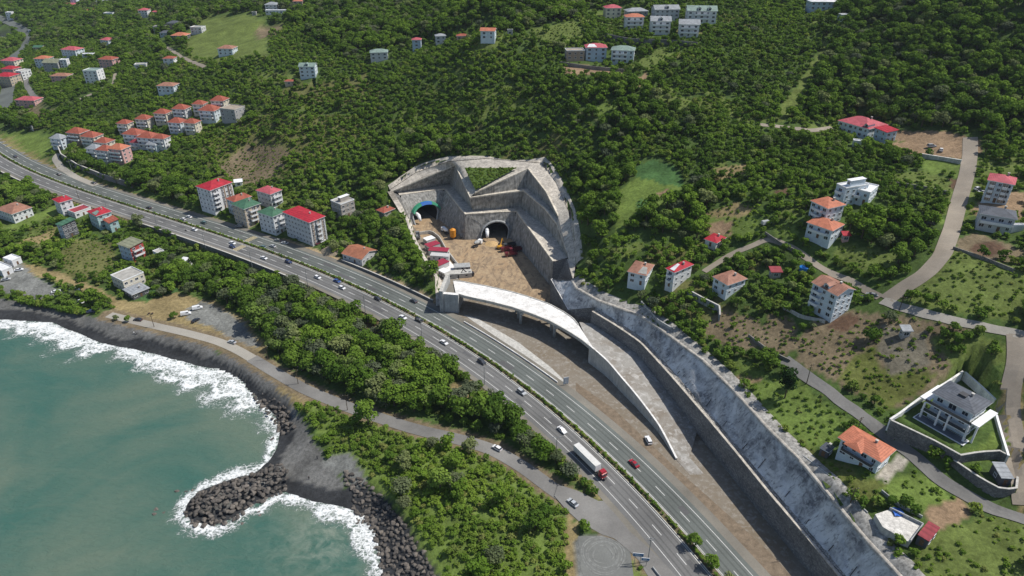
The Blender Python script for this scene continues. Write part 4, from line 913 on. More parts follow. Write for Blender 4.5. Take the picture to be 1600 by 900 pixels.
# ------------------------------------------------------------------ houses
FOOT = []      # (cx, cy, half w, half d, rot, z)
WALLS = dict(white=(.72,.73,.74), cream=(.66,.61,.50), blue=(.42,.52,.62), lblue=(.60,.68,.74), teal=(.38,.55,.55), grey=(.38,.38,.38), lgrey=(.55,.56,.57), pink=(.60,.36,.34), red=(.38,.07,.06), brown=(.33,.26,.20), dark=(.10,.10,.11), tan=(.50,.42,.32), orange=(.62,.36,.2), raw=(.36,.33,.30))
ROOFC = dict(red=(.36,.02,.035), pinkred=(.42,.09,.11), orange=(.44,.155,.09), terra=(.30,.085,.055), brown=(.30,.15,.105), green=(.055,.14,.085), ggreen=(.20,.27,.24), grey=(.27,.29,.31), dark=(.085,.095,.115), tan=(.34,.29,.23), olive=(.21,.22,.15), white=(.72,.73,.74), rust=(.32,.13,.075), slab=(.38,.37,.34), maroon=(.26,.04,.05))
def wallmat(c): return simple('render_'+c, WALLS[c], .85, .16, .35, fine=.08)
_rm = {}
def roofmat(c):
    if c in _rm: return _rm[c]
    t = NT('roof_'+c); cc = ROOFC[c]
    if c in ('slab', 'white', 'tan'): _rm[c] = simple('roof_'+c, cc, .8, .3, .4, fine=.15); return _rm[c]
    v = t.pos(obj=True); w = t.n('ShaderNodeTexWave', bands_direction='Z'); w.inputs['Scale'].default_value = 1.3; w.inputs['Distortion'].default_value = .6; t.l(v, w.inputs['Vector'])
    k = t.mix(1., cc, t.ramp(t.noise(v, .5, 5, .65), [(.3, .68), (.7, 1.25)]), 'MULTIPLY'); k = t.mix(1., k, t.ramp(w.outputs[0], [(0., .8), (.5, 1.08)]), 'MULTIPLY')
    t.col(k); t.set(Roughness=.7); t.bump(w.outputs[0], .3, .1); _rm[c] = t.m; return t.m
def _win(w, h, frame=M_white, one=False):
    a = MB(); b = MB(); t_ = .09
    for c, d in (((0, 0, h/2-t_/2), (w, .14, t_)), ((0, 0, -h/2+t_/2), (w+.16, .2, t_)), ((-w/2+t_/2, 0, 0), (t_, .14, h-.18)), ((w/2-t_/2, 0, 0), (t_, .14, h-.18)), ((0, 0, 0), (t_*.8, .12, h-.18))): a.box(c, d, frame)
    (a if one else b).box((0, .02, 0), (w-.16, .06, h-.16), M_glass); return (a.mesh('window'), None if one else b.mesh('pane'))
WIN = {k: _win(*k) for k in ((1.3, 1.4), (1.9, 1.5), (2.4, 2.1))}
WIN1 = {k: _win(*k, one=True) for k in ((1.3, 1.4), (1.9, 1.5), (2.4, 2.1))}
_dm = MB(); _dm.box((0, 0, 0), (1.1, .14, 2.1), simple('door_brown', (.16, .09, .05), .6, .2)); _dm.box((.4, -.1, 0), (.08, .1, .3), M_metal); DOOR = _dm.mesh('door')
def balcony_mesh(w, d=1.4, col=None):
    m = MB(); m.box((0, -d/2, 0), (w, d, .18), M_white)
    for x, y, a, b in ((0, -d+.05, w, .1), (-w/2+.05, -d/2+.05, .1, d-.1), (w/2-.05, -d/2+.05, .1, d-.1)): m.box((x, y, .6), (a, b, 1.0), col or M_white)
    return m.mesh('balcony')
def house(nm, L, F, Rr, floors, wall, roof, rt, label, cat='house', group=None, near=True, fh=None, wall2=None, pitch=.38, wpx=None, rot=0., dr=.75, z0=None, extras=(), wins=True, base_dark=False, eave=.6, win=(1.3, 1.4), bd=3.2, tri=False, noclip=False):
    fh = fh or (3.1 if near and not RIGHT else 2.75)
    hE = floors*fh+.3
    if wpx:                                             # far house: roof-centre pixel, width in px
        c = P(*L, hE) if z0 is None else UV((*L, z0+hE)); dep = float(proj(c.x, c.y, c.z)[2]); w = wpx*dep/FPX/max(.6, abs(math.cos(R(rot)))); d = w*dr; cx, cy, zg, rz = c.x, c.y, float(H(c.x, c.y)) if z0 is None else z0, R(rot)
    else:
        zg = float(H(*P(*F, hE).xy)) if z0 is None else z0
        for _ in range(4):
            l, f_, r = [np.array(U(*q, zg+hE)[:2]) for q in (L, F, Rr)]
            a = l-f_; w = np.linalg.norm(a); u = a/w; pn = np.array((u[1], -u[0])); b = r-f_; pn = pn if b@pn > 0 else -pn; d = max(b@pn, .45*np.linalg.norm(b), 3.)
            c = f_+a/2+pn*d/2
            if z0 is None: zg = .5*zg+.5*float(H(*c))
        cx, cy = c; rz = math.atan2(-u[1], -u[0])
        if pn@np.array((-math.sin(rz), math.cos(rz))) < 0: rz += math.pi
    hw_, hd = w/2-eave*.8, d/2-eave*.8
    hw_ = max(hw_, w*.38); hd = max(hd, d*.36)
    FOOT.append((cx, cy, w/2, d/2, rz, zg))
    root = empty(nm, (cx, cy, zg), rz, label, cat, group)
    mb = MB(); mb.box((0, 0, (hE-bd)/2), (2*hw_, 2*hd, hE+bd), wallmat(wall))
    if floors > 1 and near:
        for k in range(1, floors): mb.box((0, 0, k*fh+.02), (2*hw_+.14, 2*hd+.14, .16), M_white if wall != 'white' else wallmat('lgrey'))
    mb.build('wall', root, local=True)
    ev = eave; W_, D_ = hw_+ev, hd+ev; rm = roofmat(roof); mb = MB()
    if rt == 'hip':
        rh = min(W_, D_)*pitch; k = max(0, W_-D_); k2 = max(0, D_-W_); z = hE
        r0, r1 = (-k, -k2, z+rh), (k, k2, z+rh); A = [(-W_, -D_, z), (W_, -D_, z), (W_, D_, z), (-W_, D_, z)]
        if k >= k2: mb.face([A[0], A[1], r1, r0], rm); mb.face([A[1], A[2], r1], rm); mb.face([A[2], A[3], r0, r1], rm); mb.face([A[3], A[0], r0], rm)
        else: mb.face([A[0], A[1], r0], rm); mb.face([A[1], A[2], r1, r0], rm); mb.face([A[2], A[3], r1], rm); mb.face([A[3], A[0], r0, r1], rm)
        mb.box((0, 0, z-.13), (2*W_, 2*D_, .24), M_white)
    elif rt == 'gable':
        rh = D_*pitch*1.15; z = hE; mb.face([(-W_, -D_, z), (W_, -D_, z), (W_, 0, z+rh), (-W_, 0, z+rh)], rm); mb.face([(W_, D_, z), (-W_, D_, z), (-W_, 0, z+rh), (W_, 0, z+rh)], rm)
        mb.face([(-W_, -D_, z-.2), (-W_, 0, z+rh-.2), (W_, 0, z+rh-.2), (W_, -D_, z-.2)], rm); mb.face([(W_, D_, z-.2), (W_, 0, z+rh-.2), (-W_, 0, z+rh-.2), (-W_, D_, z-.2)], rm)
        for sx_ in (-1, 1): mb.face([(sx_*hw_, -hd, z-.05), (sx_*hw_, hd, z-.05), (sx_*hw_, 0, z+rh*hd/D_-.05)], wallmat(wall))
        for sx_ in (-1, 1): mb.face([(sx_*W_, -D_, z-.2), (sx_*W_, 0, z+rh-.2), (sx_*W_, 0, z+rh), (sx_*W_, -D_, z)], M_white); mb.face([(sx_*W_, D_, z-.2), (sx_*W_, 0, z+rh-.2), (sx_*W_, 0, z+rh), (sx_*W_, D_, z)], M_white)
        for sy_ in (-1, 1): mb.face([(-W_, sy_*D_, z-.2), (W_, sy_*D_, z-.2), (W_, sy_*D_, z), (-W_, sy_*D_, z)], M_white)
    elif rt == 'shed':
        z = hE; mb.face([(-W_, -D_, z), (W_, -D_, z), (W_, D_, z+.9), (-W_, D_, z+.9)], rm); mb.face([(-W_, D_, z+.7), (W_, D_, z+.7), (W_, -D_, z-.2), (-W_, -D_, z-.2)], rm)
        for q in (((-W_, -D_), (W_, -D_)), ((W_, -D_), (W_, D_)), ((W_, D_), (-W_, D_)), ((-W_, D_), (-W_, -D_))):
            za, zb = [z+(.9 if p[1] > 0 else 0) for p in q]; mb.face([(*q[0], za-.2), (*q[1], zb-.2), (*q[1], zb), (*q[0], za)], rm)
    else:
        mb.box((0, 0, hE+.06), (2*hw_+.02, 2*hd+.02, .12), rm)
        for x, y, a, b in ((0, -hd, 2*hw_+.3, .22), (0, hd, 2*hw_+.3, .22), (-hw_, 0, .22, 2*hd-.2), (hw_, 0, .22, 2*hd-.2)): mb.box((x, y, hE+.33), (a, b, .62), M_white if wall != 'grey' else M_conc)
    ro = mb.build('roof', root, local=True)
    if rt in ('hip', 'gable') and near:
        mb = MB(); cx_ = hw_*.35; mb.box((cx_, hd*.25, hE+min(W_, D_)*pitch*.8), (.7, .7, 2.0), wallmat('raw')); mb.box((cx_, hd*.25, hE+min(W_, D_)*pitch*.8+1.1), (.9, .9, .15), M_conc); mb.build('chimney', ro, local=True)
    # windows on the sides that face the photographer's half of the world
    tocam = Vector((-cx, -cy, 0)).normalized(); sides = [((0, -1), 2*hw_, hd, 0.), ((1, 0), 2*hd, hw_, math.pi/2), ((0, 1), 2*hw_, hd, math.pi), ((-1, 0), 2*hd, hw_, -math.pi/2)]
    vis = []
    for (nx, ny), Ls, off, ang in sides:
        wn_ = Vector((nx*math.cos(rz)-ny*math.sin(rz), nx*math.sin(rz)+ny*math.cos(rz), 0)); vis.append(wn_.dot(tocam))
    if wins:
        lib = WIN if near else WIN1
        for i, ((nx, ny), Ls, off, ang) in enumerate(sides):
            if vis[i] < -.12: continue
            n = max(1, int(Ls/(3.0 if near else 3.6))); main = vis[i] == max(vis)
            for fl in range(floors):
                for k in range(n):
                    kind = win if not (main and k % 2 == 0) else ((1.9, 1.5) if near else (1.9, 1.5))
                    if fl == 0 and near and main and k == n//2: 
                        t_ = (k+.5)/n*Ls-Ls/2; lx, ly = (t_*math.cos(ang)+nx*(off+.03), t_*math.sin(ang)+ny*(off+.03)); link('door', DOOR, root, (lx, ly, 1.1), ang); continue
                    t_ = (k+.5)/n*Ls-Ls/2; z = fl*fh+fh*.54; lx, ly = (t_*math.cos(ang)+nx*(off+.03), t_*math.sin(ang)+ny*(off+.03))
                    o = link('window', lib[kind][0], root, (lx, ly, z), ang)
                    if near: link('pane', lib[kind][1], o, (0, 0, 0))
    for ex in extras:
        if ex[0] == 'balc':                              # side index, fraction of the side, colour
            i = ex[1] if ex[1] >= 0 else int(np.argmax(vis)); (nx, ny), Ls, off, ang = sides[i]; fr = ex[2]; c0 = ex[3] if len(ex) > 3 else 0.
            bmx = balcony_mesh(Ls*fr, 1.5, ex[4] if len(ex) > 4 else None)
            for fl in range(ex[5] if len(ex) > 5 else 1, floors): t_ = c0*Ls; link('balcony', bmx, root, (t_*math.cos(ang)+nx*(off+.06), t_*math.sin(ang)+ny*(off+.06), fl*fh), ang)
        if ex[0] == 'strip':                             # coloured vertical panels on a facade
            i = ex[1] if ex[1] >= 0 else int(np.argmax(vis)); (nx, ny), Ls, off, ang = sides[i]; mm = MB()
            for t_ in ex[2]: mm.box((t_*Ls*math.cos(ang)+nx*(off+.02), t_*Ls*math.sin(ang)+ny*(off+.02), hE/2+.1), (ex[3], .10, hE-.5), wallmat(ex[4]), ang)
            mm.build('facade_strip', root, local=True)
        if ex[0] == 'side':                              # one facade of another colour
            i = ex[1] if ex[1] >= 0 else int(np.argsort(vis)[-2 if ex[1] == -2 else -1]); (nx, ny), Ls, off, ang = sides[i]; mm = MB()
            mm.box((nx*(off+.01), ny*(off+.01), (hE-1)/2), (Ls*.995, .05, hE-.05+1), wallmat(ex[2]), ang); mm.build('facade', root, local=True)
        if ex[0] == 'dormer':
            mm = MB(); x = ex[1]*2*hw_; 
            mm.box((x, -hd*.55, hE+.9), (2.6, hd*.7, 1.6), wallmat(wall)); mm.face([(x-1.6, -hd-.1, hE+1.7), (x, -hd-.1, hE+2.6), (x, -hd*.1, hE+2.6), (x-1.6, -hd*.1, hE+1.7)], rm); mm.face([(x+1.6, -hd-.1, hE+1.7), (x, -hd-.1, hE+2.6), (x, -hd*.1, hE+2.6), (x+1.6, -hd*.1, hE+1.7)], rm)
            mm.face([(x-1.3, -hd*.9-.01, hE+1.69), (x+1.3, -hd*.9-.01, hE+1.69), (x, -hd*.9-.01, hE+2.45)], wallmat(wall)); mm.box((x, -hd*.9-.02, hE+.95), (1.4, .08, 1.1), M_glass); mm.build('dormer', root, local=True)
        if ex[0] == 'patch':                             # differently coloured roof sheet
            mm = MB(); W2 = W_*.45; mm.face([(ex[1]*W_-W2, -D_*.9, hE+.1+D_*.1*pitch), (ex[1]*W_+W2, -D_*.9, hE+.1+D_*.1*pitch), (ex[1]*W_+W2*.5, -D_*.25, hE+.12+D_*.75*pitch), (ex[1]*W_-W2*.5, -D_*.25, hE+.12+D_*.75*pitch)], roofmat(ex[2])); mm.build('roof_sheet', root, local=True)
        if ex[0] == 'tank':
            mm = MB(); mm.tube((hw_*.3, hd*.4, hE+1.2), (hw_*.3+1.6, hd*.4, hE+1.2), .5, .5, 10, M_white); mm.box((hw_*.3+.8, hd*.4, hE+.55), (1.2, .7, .5), M_metal); mm.build('water_tank', root, local=True)
        if ex[0] == 'topfloor':                          # recessed attic block
            mm = MB(); mm.box((ex[1]*hw_, hd*.15, hE+1.5), (hw_*ex[2], hd*1.3, 2.8), wallmat(wall)); mm.box((ex[1]*hw_, hd*.15, hE+2.98), (hw_*ex[2]+.5, hd*1.3+.5, .18), M_white); mm.box((ex[1]*hw_, hd*.15-hd*.65-.02, hE+1.6), (hw_*ex[2]*.55, .08, 1.4), M_glass); mm.build('attic', root, local=True)
    return root
RIGHT = False
h = house
# --- four tall blocks beside the highway
h('apartment_block', (305,291),(328,298),(365,285), 5,'white','red','hip','five-storey white apartment block with a red hipped roof, leftmost of the blocks beside the highway','apartment block', extras=(('strip',-2,(-.3,0,.3),1.1,'dark'),('balc',-1,.28,-.3),('strip',-1,(.1,.28,.42),1.2,'brown')))
h('apartment_block', (352,310),(366,316),(390,305), 3,'lblue','terra','hip','small pale blue house with a worn orange roof squeezed behind the green-roofed highway block','house')
h('apartment_block', (360,318),(381,327),(402,315), 4,'tan','green','hip','four-storey brown and white block with a plain green roof beside the highway','apartment block', extras=(('balc',-1,.45,0),('strip',-2,(-.3,.1),1.2,'dark')))
h('apartment_block', (399,297),(422,304),(443,297), 3,'lgrey','pinkred','hip','three-storey pale block with a pinkish red roof set back behind the green-roofed blocks','apartment block', extras=(('balc',-1,.7,0),))
h('apartment_block', (401,331),(426,339),(447,330), 4,'white','green','hip','white block with a green gabled roof directly left of the big red-roofed block','apartment block', extras=(('balc',-1,.5,.1),('balc',-2,.4,.1)))
h('apartment_block', (441,331),(483,348),(507,337), 5,'lgrey','red','hip','big five-storey grey and white block with a bright red roof, nearest the highway crossing','apartment block', pitch=.16, extras=(('strip',-1,(-.38,-.12,.12,.38),1.0,'dark'),('strip',-2,(-.3,.05,.32),1.1,'brown'),('balc',-1,.25,0)))
h('shed', (484,281),None,None, 1,'white','white','shed','x') if False else None
h('shed', (372,283),None,None,1,'white','white','shed','small bright white shed just behind the leftmost red-roofed highway block','shed',near=False,wpx=12,rot=20)
h('ruined_house', (515,314),(532,321),(554,312), 3,'raw','slab','flat','half-built grey concrete house with an open roof among trees left of the portal','house', wall2=None, extras=(('topfloor',.1,.5),))
h('barn', (533,396),(565,406),(580,388), 1,'lgrey','rust','gable','low barn with a rusty brown metal roof beside the highway','barn', fh=3.6, wins=True, pitch=.3)
h('hut', (587,328),(600,333),(613,324), 1,'raw','terra','hip','small red-roofed hut on the mound just left of the tunnel portal','hut', fh=2.8)
h('hut', (452,126),None,None,1,'tan','terra','hip','tiny hut with a rusty red roof beside the tall poplars','hut',near=False,wpx=14)
# --- below the highway, left
h('house', (81,311),(92,317),(110,309), 3,'white','red','hip','narrow white house with a bright red roof below the highway, leftmost of the roadside group','house')
h('cafe', (103,329),(116,334),(137,322), 1,'white','maroon','flat','low white cafe with a dark red terrace roof beside the highway kerb','cafe')
h('house', (135,330),(150,338),(174,330), 3,'teal','red','hip','teal house with half red and half pale green roof at the highway edge','house', extras=(('patch',.4,'ggreen'),('balc',-1,.5,.2)))
h('house', (160,343),(170,349),(186,344), 2,'teal','terra','shed','lower teal annex with a rusty terrace in front of the red and green roofed house','house')
h('house', (86,350),(95,353),(122,345), 3,'blue','green','shed','dark-sided house with a green lean-to roof and a blue end wall in the gardens','house', extras=(('side',-1,'dark'),))
h('house', (182,381),(202,388),(227,379), 3,'blue','olive','shed','three-storey house with a dark red side wall and blue front under an olive roof','house', extras=(('side',-1,'red'),('balc',-2,.7,0)))
h('beach_house', (171,431),(191,441),(226,426), 2,'cream','slab','flat','cream flat-roofed block with a grey roof deck above the beach car park','house', extras=())
h('kiosk', (191,452),(206,461),(233,449), 1,'dark','grey','hip','low dark kiosk with a blue grey roof at the edge of the dry lawn','kiosk', pitch=.15)
h('shed', (290,407),None,None,1,'lgrey','white','shed','small white-roofed shed hidden among trees below the highway wall','shed',near=False,wpx=16,rot=-15)
h('shed', (237,393),(245,397),(256,391),1,'blue','slab','flat','small blue garden shed beside the dark red walled house','shed')
h('house', (-8,326),(18,335),(45,322), 2,'white','brown','hip','wide white house with a brown tiled roof at the left edge below the highway','house')
h('shed', (3,404),(18,409),(34,402), 1,'white','white','flat','low white shed cluster beside the parked cars at the left edge','shed')
h('shed', (-20,415),(2,425),(8,412), 1,'white','white','flat','white flat shed cut off by the left edge of the photo','shed')
# --- right side, near
RIGHT = True
h('house', (980,424),(1010,431),(1016,412), 2,'lblue','brown','hip','pale blue house with a patchy brown roof just above the sprayed slope','house', extras=(('patch',.5,'slab'),))
h('house', (1040,419),(1054,426),(1090,416), 3,'white','red','hip','tall white house with a bright red and white roof on the hill above the slope','house', extras=(('patch',.2,'white'),('balc',-1,.5,0)))
h('house', (1100,373),(1120,380),(1142,373), 1,'white','red','hip','small low house with a bright red roof above the village lane','house')
h('house', (1113,432),(1137,446),(1169,436), 2,'lblue','brown','hip','white house with a dull brown hipped roof beside the grey retaining wall','house')
h('hut', (1212,422),None,None,1,'raw','maroon','shed','tiny red-roofed hut under the trees left of the blue tank','hut',near=False,wpx=18)
h('house', (1266,313),(1294,326),(1314,316), 3,'lblue','orange','hip','upper of the two orange-roofed houses below the white flat-roofed villa','house', extras=(('balc',-2,.5,0),))
h('house', (1260,347),(1301,361),(1320,350), 2,'lblue','orange','hip','lower of the two orange-roofed houses, with a glass terrace at its left','house', extras=(('balc',-2,.7,0),))
h('hut', (1322,366),None,None,1,'pink','red','shed','little bright red shed touching the lower orange-roofed house','hut',near=False,wpx=12)
h('modern_house', (1305,288),(1322,296),(1345,283), 3,'lblue','white','flat','stepped white flat-roofed modern house, left block with balconies','house', extras=(('topfloor',.2,.8),('balc',-2,.6,0)))
h('modern_house', (1332,296),(1361,303),(1370,290), 2,'lblue','white','flat','white flat-roofed right wing of the stepped modern house','house', extras=(('balc',-1,.4,-.2),))
h('apartment_block', (1543,281),(1586,289),(1596,279), 4,'lblue','pinkred','hip','four-storey white block with a pinkish red roof at the right edge','apartment block', extras=(('strip',-1,(-.3,.22),2.2,'brown'),('balc',-1,.2,-.3),('balc',-1,.2,.22)), fh=2.35)
h('house', (1531,333),(1590,343),(1597,331), 2,'lgrey','dark','hip','wide grey house with a dark slate roof beside the gravel road','house', extras=(('balc',-1,.9,0),), fh=3.3)
h('container', (1590,352),None,None,1,'white','white','flat','white storage container behind the slate-roofed house at the right edge','container',near=False,wpx=22,dr=.35,fh=2.4,wins=False)
h('house', (1268,441),(1309,463),(1336,452), 4,'lblue','brown','gable','tall white house with a brown gabled roof and front balconies beside the lane','house', extras=(('dormer',0.,),('balc',0,.35,-.25)), pitch=.34)
h('hut', (1416,514),None,None,1,'grey','grey','shed','tiny grey tin hut at the top of the sparse field','hut',near=False,wpx=16)
h('long_house', (1309,188),(1358,202),(1378,192), 2,'lblue','pinkred','hip','long pale blue house with a pinkish red roof at the edge of the upper wood','house', extras=(('dormer',.38,),))
h('long_house', (1366,199),(1386,207),(1396,202), 2,'blue','red','shed','blue annex with a darker red roof at the right end of the long upper house','house')
h('shed', (1340,220),None,None,1,'white','white','flat','small white flat shed below the long pinkish-roofed house','shed',near=False,wpx=14,rot=-20)
# grand villa, several parts
vz = 48.5
V = house('villa', (1457,613),(1523,648),(1556,631), 3,'lblue','dark','hip','large white villa with a dark slate roof and wide terraces behind the stone wall','villa', fh=3.25, pitch=.28, eave=.9, win=(2.4,2.1), z0=vz)
_cx, _cy, _hw, _hd, _rz, _zg = FOOT[-1]
M_tile = simple('terrace_tile', (.10,.12,.15), .5, .15)
for k_, dd_ in ((3.25, 2.0), (6.5, 1.5)):
    mb = MB(); mb.box((0, -_hd-dd_/2, k_), (2*_hw+(1.5 if k_ < 4 else .4), dd_, .3), M_white); mb.box((0, -_hd-dd_/2, k_+.17), (2*_hw+(1.1 if k_ < 4 else 0), dd_-.4, .04), M_tile); mb.build('terrace', V, local=True)
    mb = MB(); mb.box((0, -_hd-dd_+.1, k_+.65), (2*_hw+1.2, .1, .9), M_glass); mb.build('terrace_railing', V, local=True)
mb = MB(); mb.box((_hw+1.2, .5, 6.5), (2.4, 2*_hd+1.0, .35), M_white); mb.box((_hw+2.1, -_hd, 3.2), (.5, .5, 6.4), M_white); mb.build('side_canopy', V, local=True)
mb = MB(); mb.box((-_hw-1.4, -.5, 6.5), (2.8, 2*_hd, .35), M_white); mb.build('side_canopy', V, local=True)
for x in (-_hw-.3, -_hw*.3, _hw*.15, _hw+.3): mb = MB(); mb.box((x, -_hd-1.7, 3.2), (.55, .55, 6.4), M_white); mb.build('column', V, local=True)
mb = MB(); mb.box((0, -_hd-1.8, .12), (2*_hw+3, 3.8, .3), M_white); mb.box((0, -_hd-1.8, .29), (2*_hw+2.4, 3.3, .04), M_tile); mb.build('plinth', V, local=True)
mb = MB(); mb.box((_hw*.05, -_hd*.1, 3*3.25+.3+_hd*.26), (2.2, 2.2, .8), M_dark); mb.build('skylight', V, local=True)
garden_wall([(1392,656,49.3),(1420,669,49.3),(1462,689,49.3),(1500,710,49.3)], 8, M_stone, 'long dark stone retaining wall with white coping below the grand villa', .45, M_conc, 'retaining wall', 'retaining_wall', 4, zrel=1)
garden_wall([(1490,718,46.6),(1530,745,46.6),(1560,762,46.6),(1588,765,46.6),(1590,745,46.6)], 6, M_stone, 'lower dark stone retaining wall curving round the tin-roofed shed terrace', .45, M_conc, 'retaining wall', 'retaining_wall', 4, zrel=1)
garden_wall([(1500,711,49.3),(1530,706,49.3),(1562,704,49.3),(1577,712,49.3)], 3, M_stone, 'inner stone wall with white coping between the villa garden and the shed terrace', .45, M_conc, 'retaining wall', 'retaining_wall', 2, zrel=1)
garden_wall([(1391,655,49.5),(1405,646,50),(1440,620,51),(1478,598,52),(1505,580,52.5)], 3.4, M_white, 'white boundary wall running up behind the left side of the grand villa', .5, M_conc_w, zrel=1)
garden_wall([(1508,581,52),(1530,600,52),(1556,624,52)], 3.4, M_conc_w, 'white boundary wall behind the slate roof of the grand villa', .5, M_white, zrel=1)
garden_wall([(1557,648,50),(1566,680,50),(1576,712,49.5)], 2.0, M_conc_w, 'white garden wall on the right side of the grand villa beside the dirt track', .5, M_white, zrel=1)
h('shed', (1565,747),(1585,748),(1573,726), 1,'dark','grey','shed','small shed with a sloping grey tin roof in the corner of the lower terrace','shed', eave=.3)
# orange villa
O = house('villa', (1310,683),(1377,722),(1407,706), 2,'lblue','orange','hip','orange-roofed villa with long front balconies beside the asphalt lane','villa', fh=3.2, pitch=.34, eave=.9, extras=(('balc',-1,.8,0,M_dark),))
_c = FOOT[-1]; mb = MB(); rm = roofmat('orange'); W2, D2, z = _c[2]*.42, _c[3]*.55, 6.75
mb.face([(-W2-1.5, -_c[3]-1.6, z), (W2-1.5, -_c[3]-1.6, z), (-1.5, -_c[3]+.5, z+1.5), (-1.5, -_c[3]+.5, z+1.5)], rm) ; mb.face([(W2-1.5, -_c[3]-1.6, z), (W2-1.5, 0, z), (-1.5, 0, z+1.6), (-1.5, -_c[3]+.5, z+1.5)], rm); mb.face([(-W2-1.5, -_c[3]-1.6, z), (-1.5, -_c[3]+.5, z+1.5), (-1.5, 0, z+1.6), (-W2-1.5, 0, z)], rm)
mb.build('bay_roof', O, local=True)
h('pavilion', (1281,699),(1295,707),(1306,699), 1,'dark','dark','hip','small dark glass pavilion left of the orange-roofed villa','pavilion', eave=.2, fh=2.6)
h('shed', (1434,835),(1452,846),(1463,825), 1,'dark','maroon','shed','small shed with a dull red roof beside the ruined white floor','shed', eave=.2, fh=2.8)
# ruined floor
rf = empty('foundation', tuple(P(1405, 822)), 0, 'ruined white concrete floor slab with rubble at the edge of the sprayed slope', 'foundation')
q = [P(a, b) for a, b in ((1364,812),(1388,800),(1441,822),(1418,856),(1375,835))]; zc = max(p.z for p in q)+.2; mb = MB(); mb.prism([(p.x, p.y) for p in q], zc-4, zc, M_conc, simple('broken_floor', (.62,.60,.56), .9, .45, .7, .3, fine=.3)); mb.build('slab', rf)
mb = MB()
for a, b in ((1, 2), (2, 3)):
    A_, B_ = q[a], q[b]; d_ = (B_-A_); mb.box(((A_.x+B_.x)/2, (A_.y+B_.y)/2, zc+.5), (d_.xy.length, .3, 1.0), M_conc_d, math.atan2(d_.y, d_.x))
mb.build('low_wall', rf)
mb = MB(); c_ = P(1401, 804); 
mb.grid([[(c_.x+i*.8-1.6+.2*math.sin(j), c_.y+j*.8-1.6, zc+.35+.2*math.sin(i*2.1+j)) for i in range(5)] for j in range(5)], simple('blue_tarp', (.02,.12,.5), .5, .2)); tag(mb.build('tarpaulin'), 'crumpled bright blue tarpaulin lying on the ruined white floor', 'tarpaulin')
c_ = P(1255, 424); mb = MB(); mb.tube(c_, c_+Vector((0, 0, 2.2)), 1.8, 1.9, 14, simple('blue_tank', (.02,.2,.6), .5, .2)); mb.tube(c_+Vector((0, 0, 2.2)), c_+Vector((0, 0, 2.7)), 1.9, .4, 14, simple('blue_tank', (.02,.2,.6), .5, .2)); tag(mb.build('water_tank'), 'bright blue water tank among the bushes left of the tall gabled house', 'water tank')
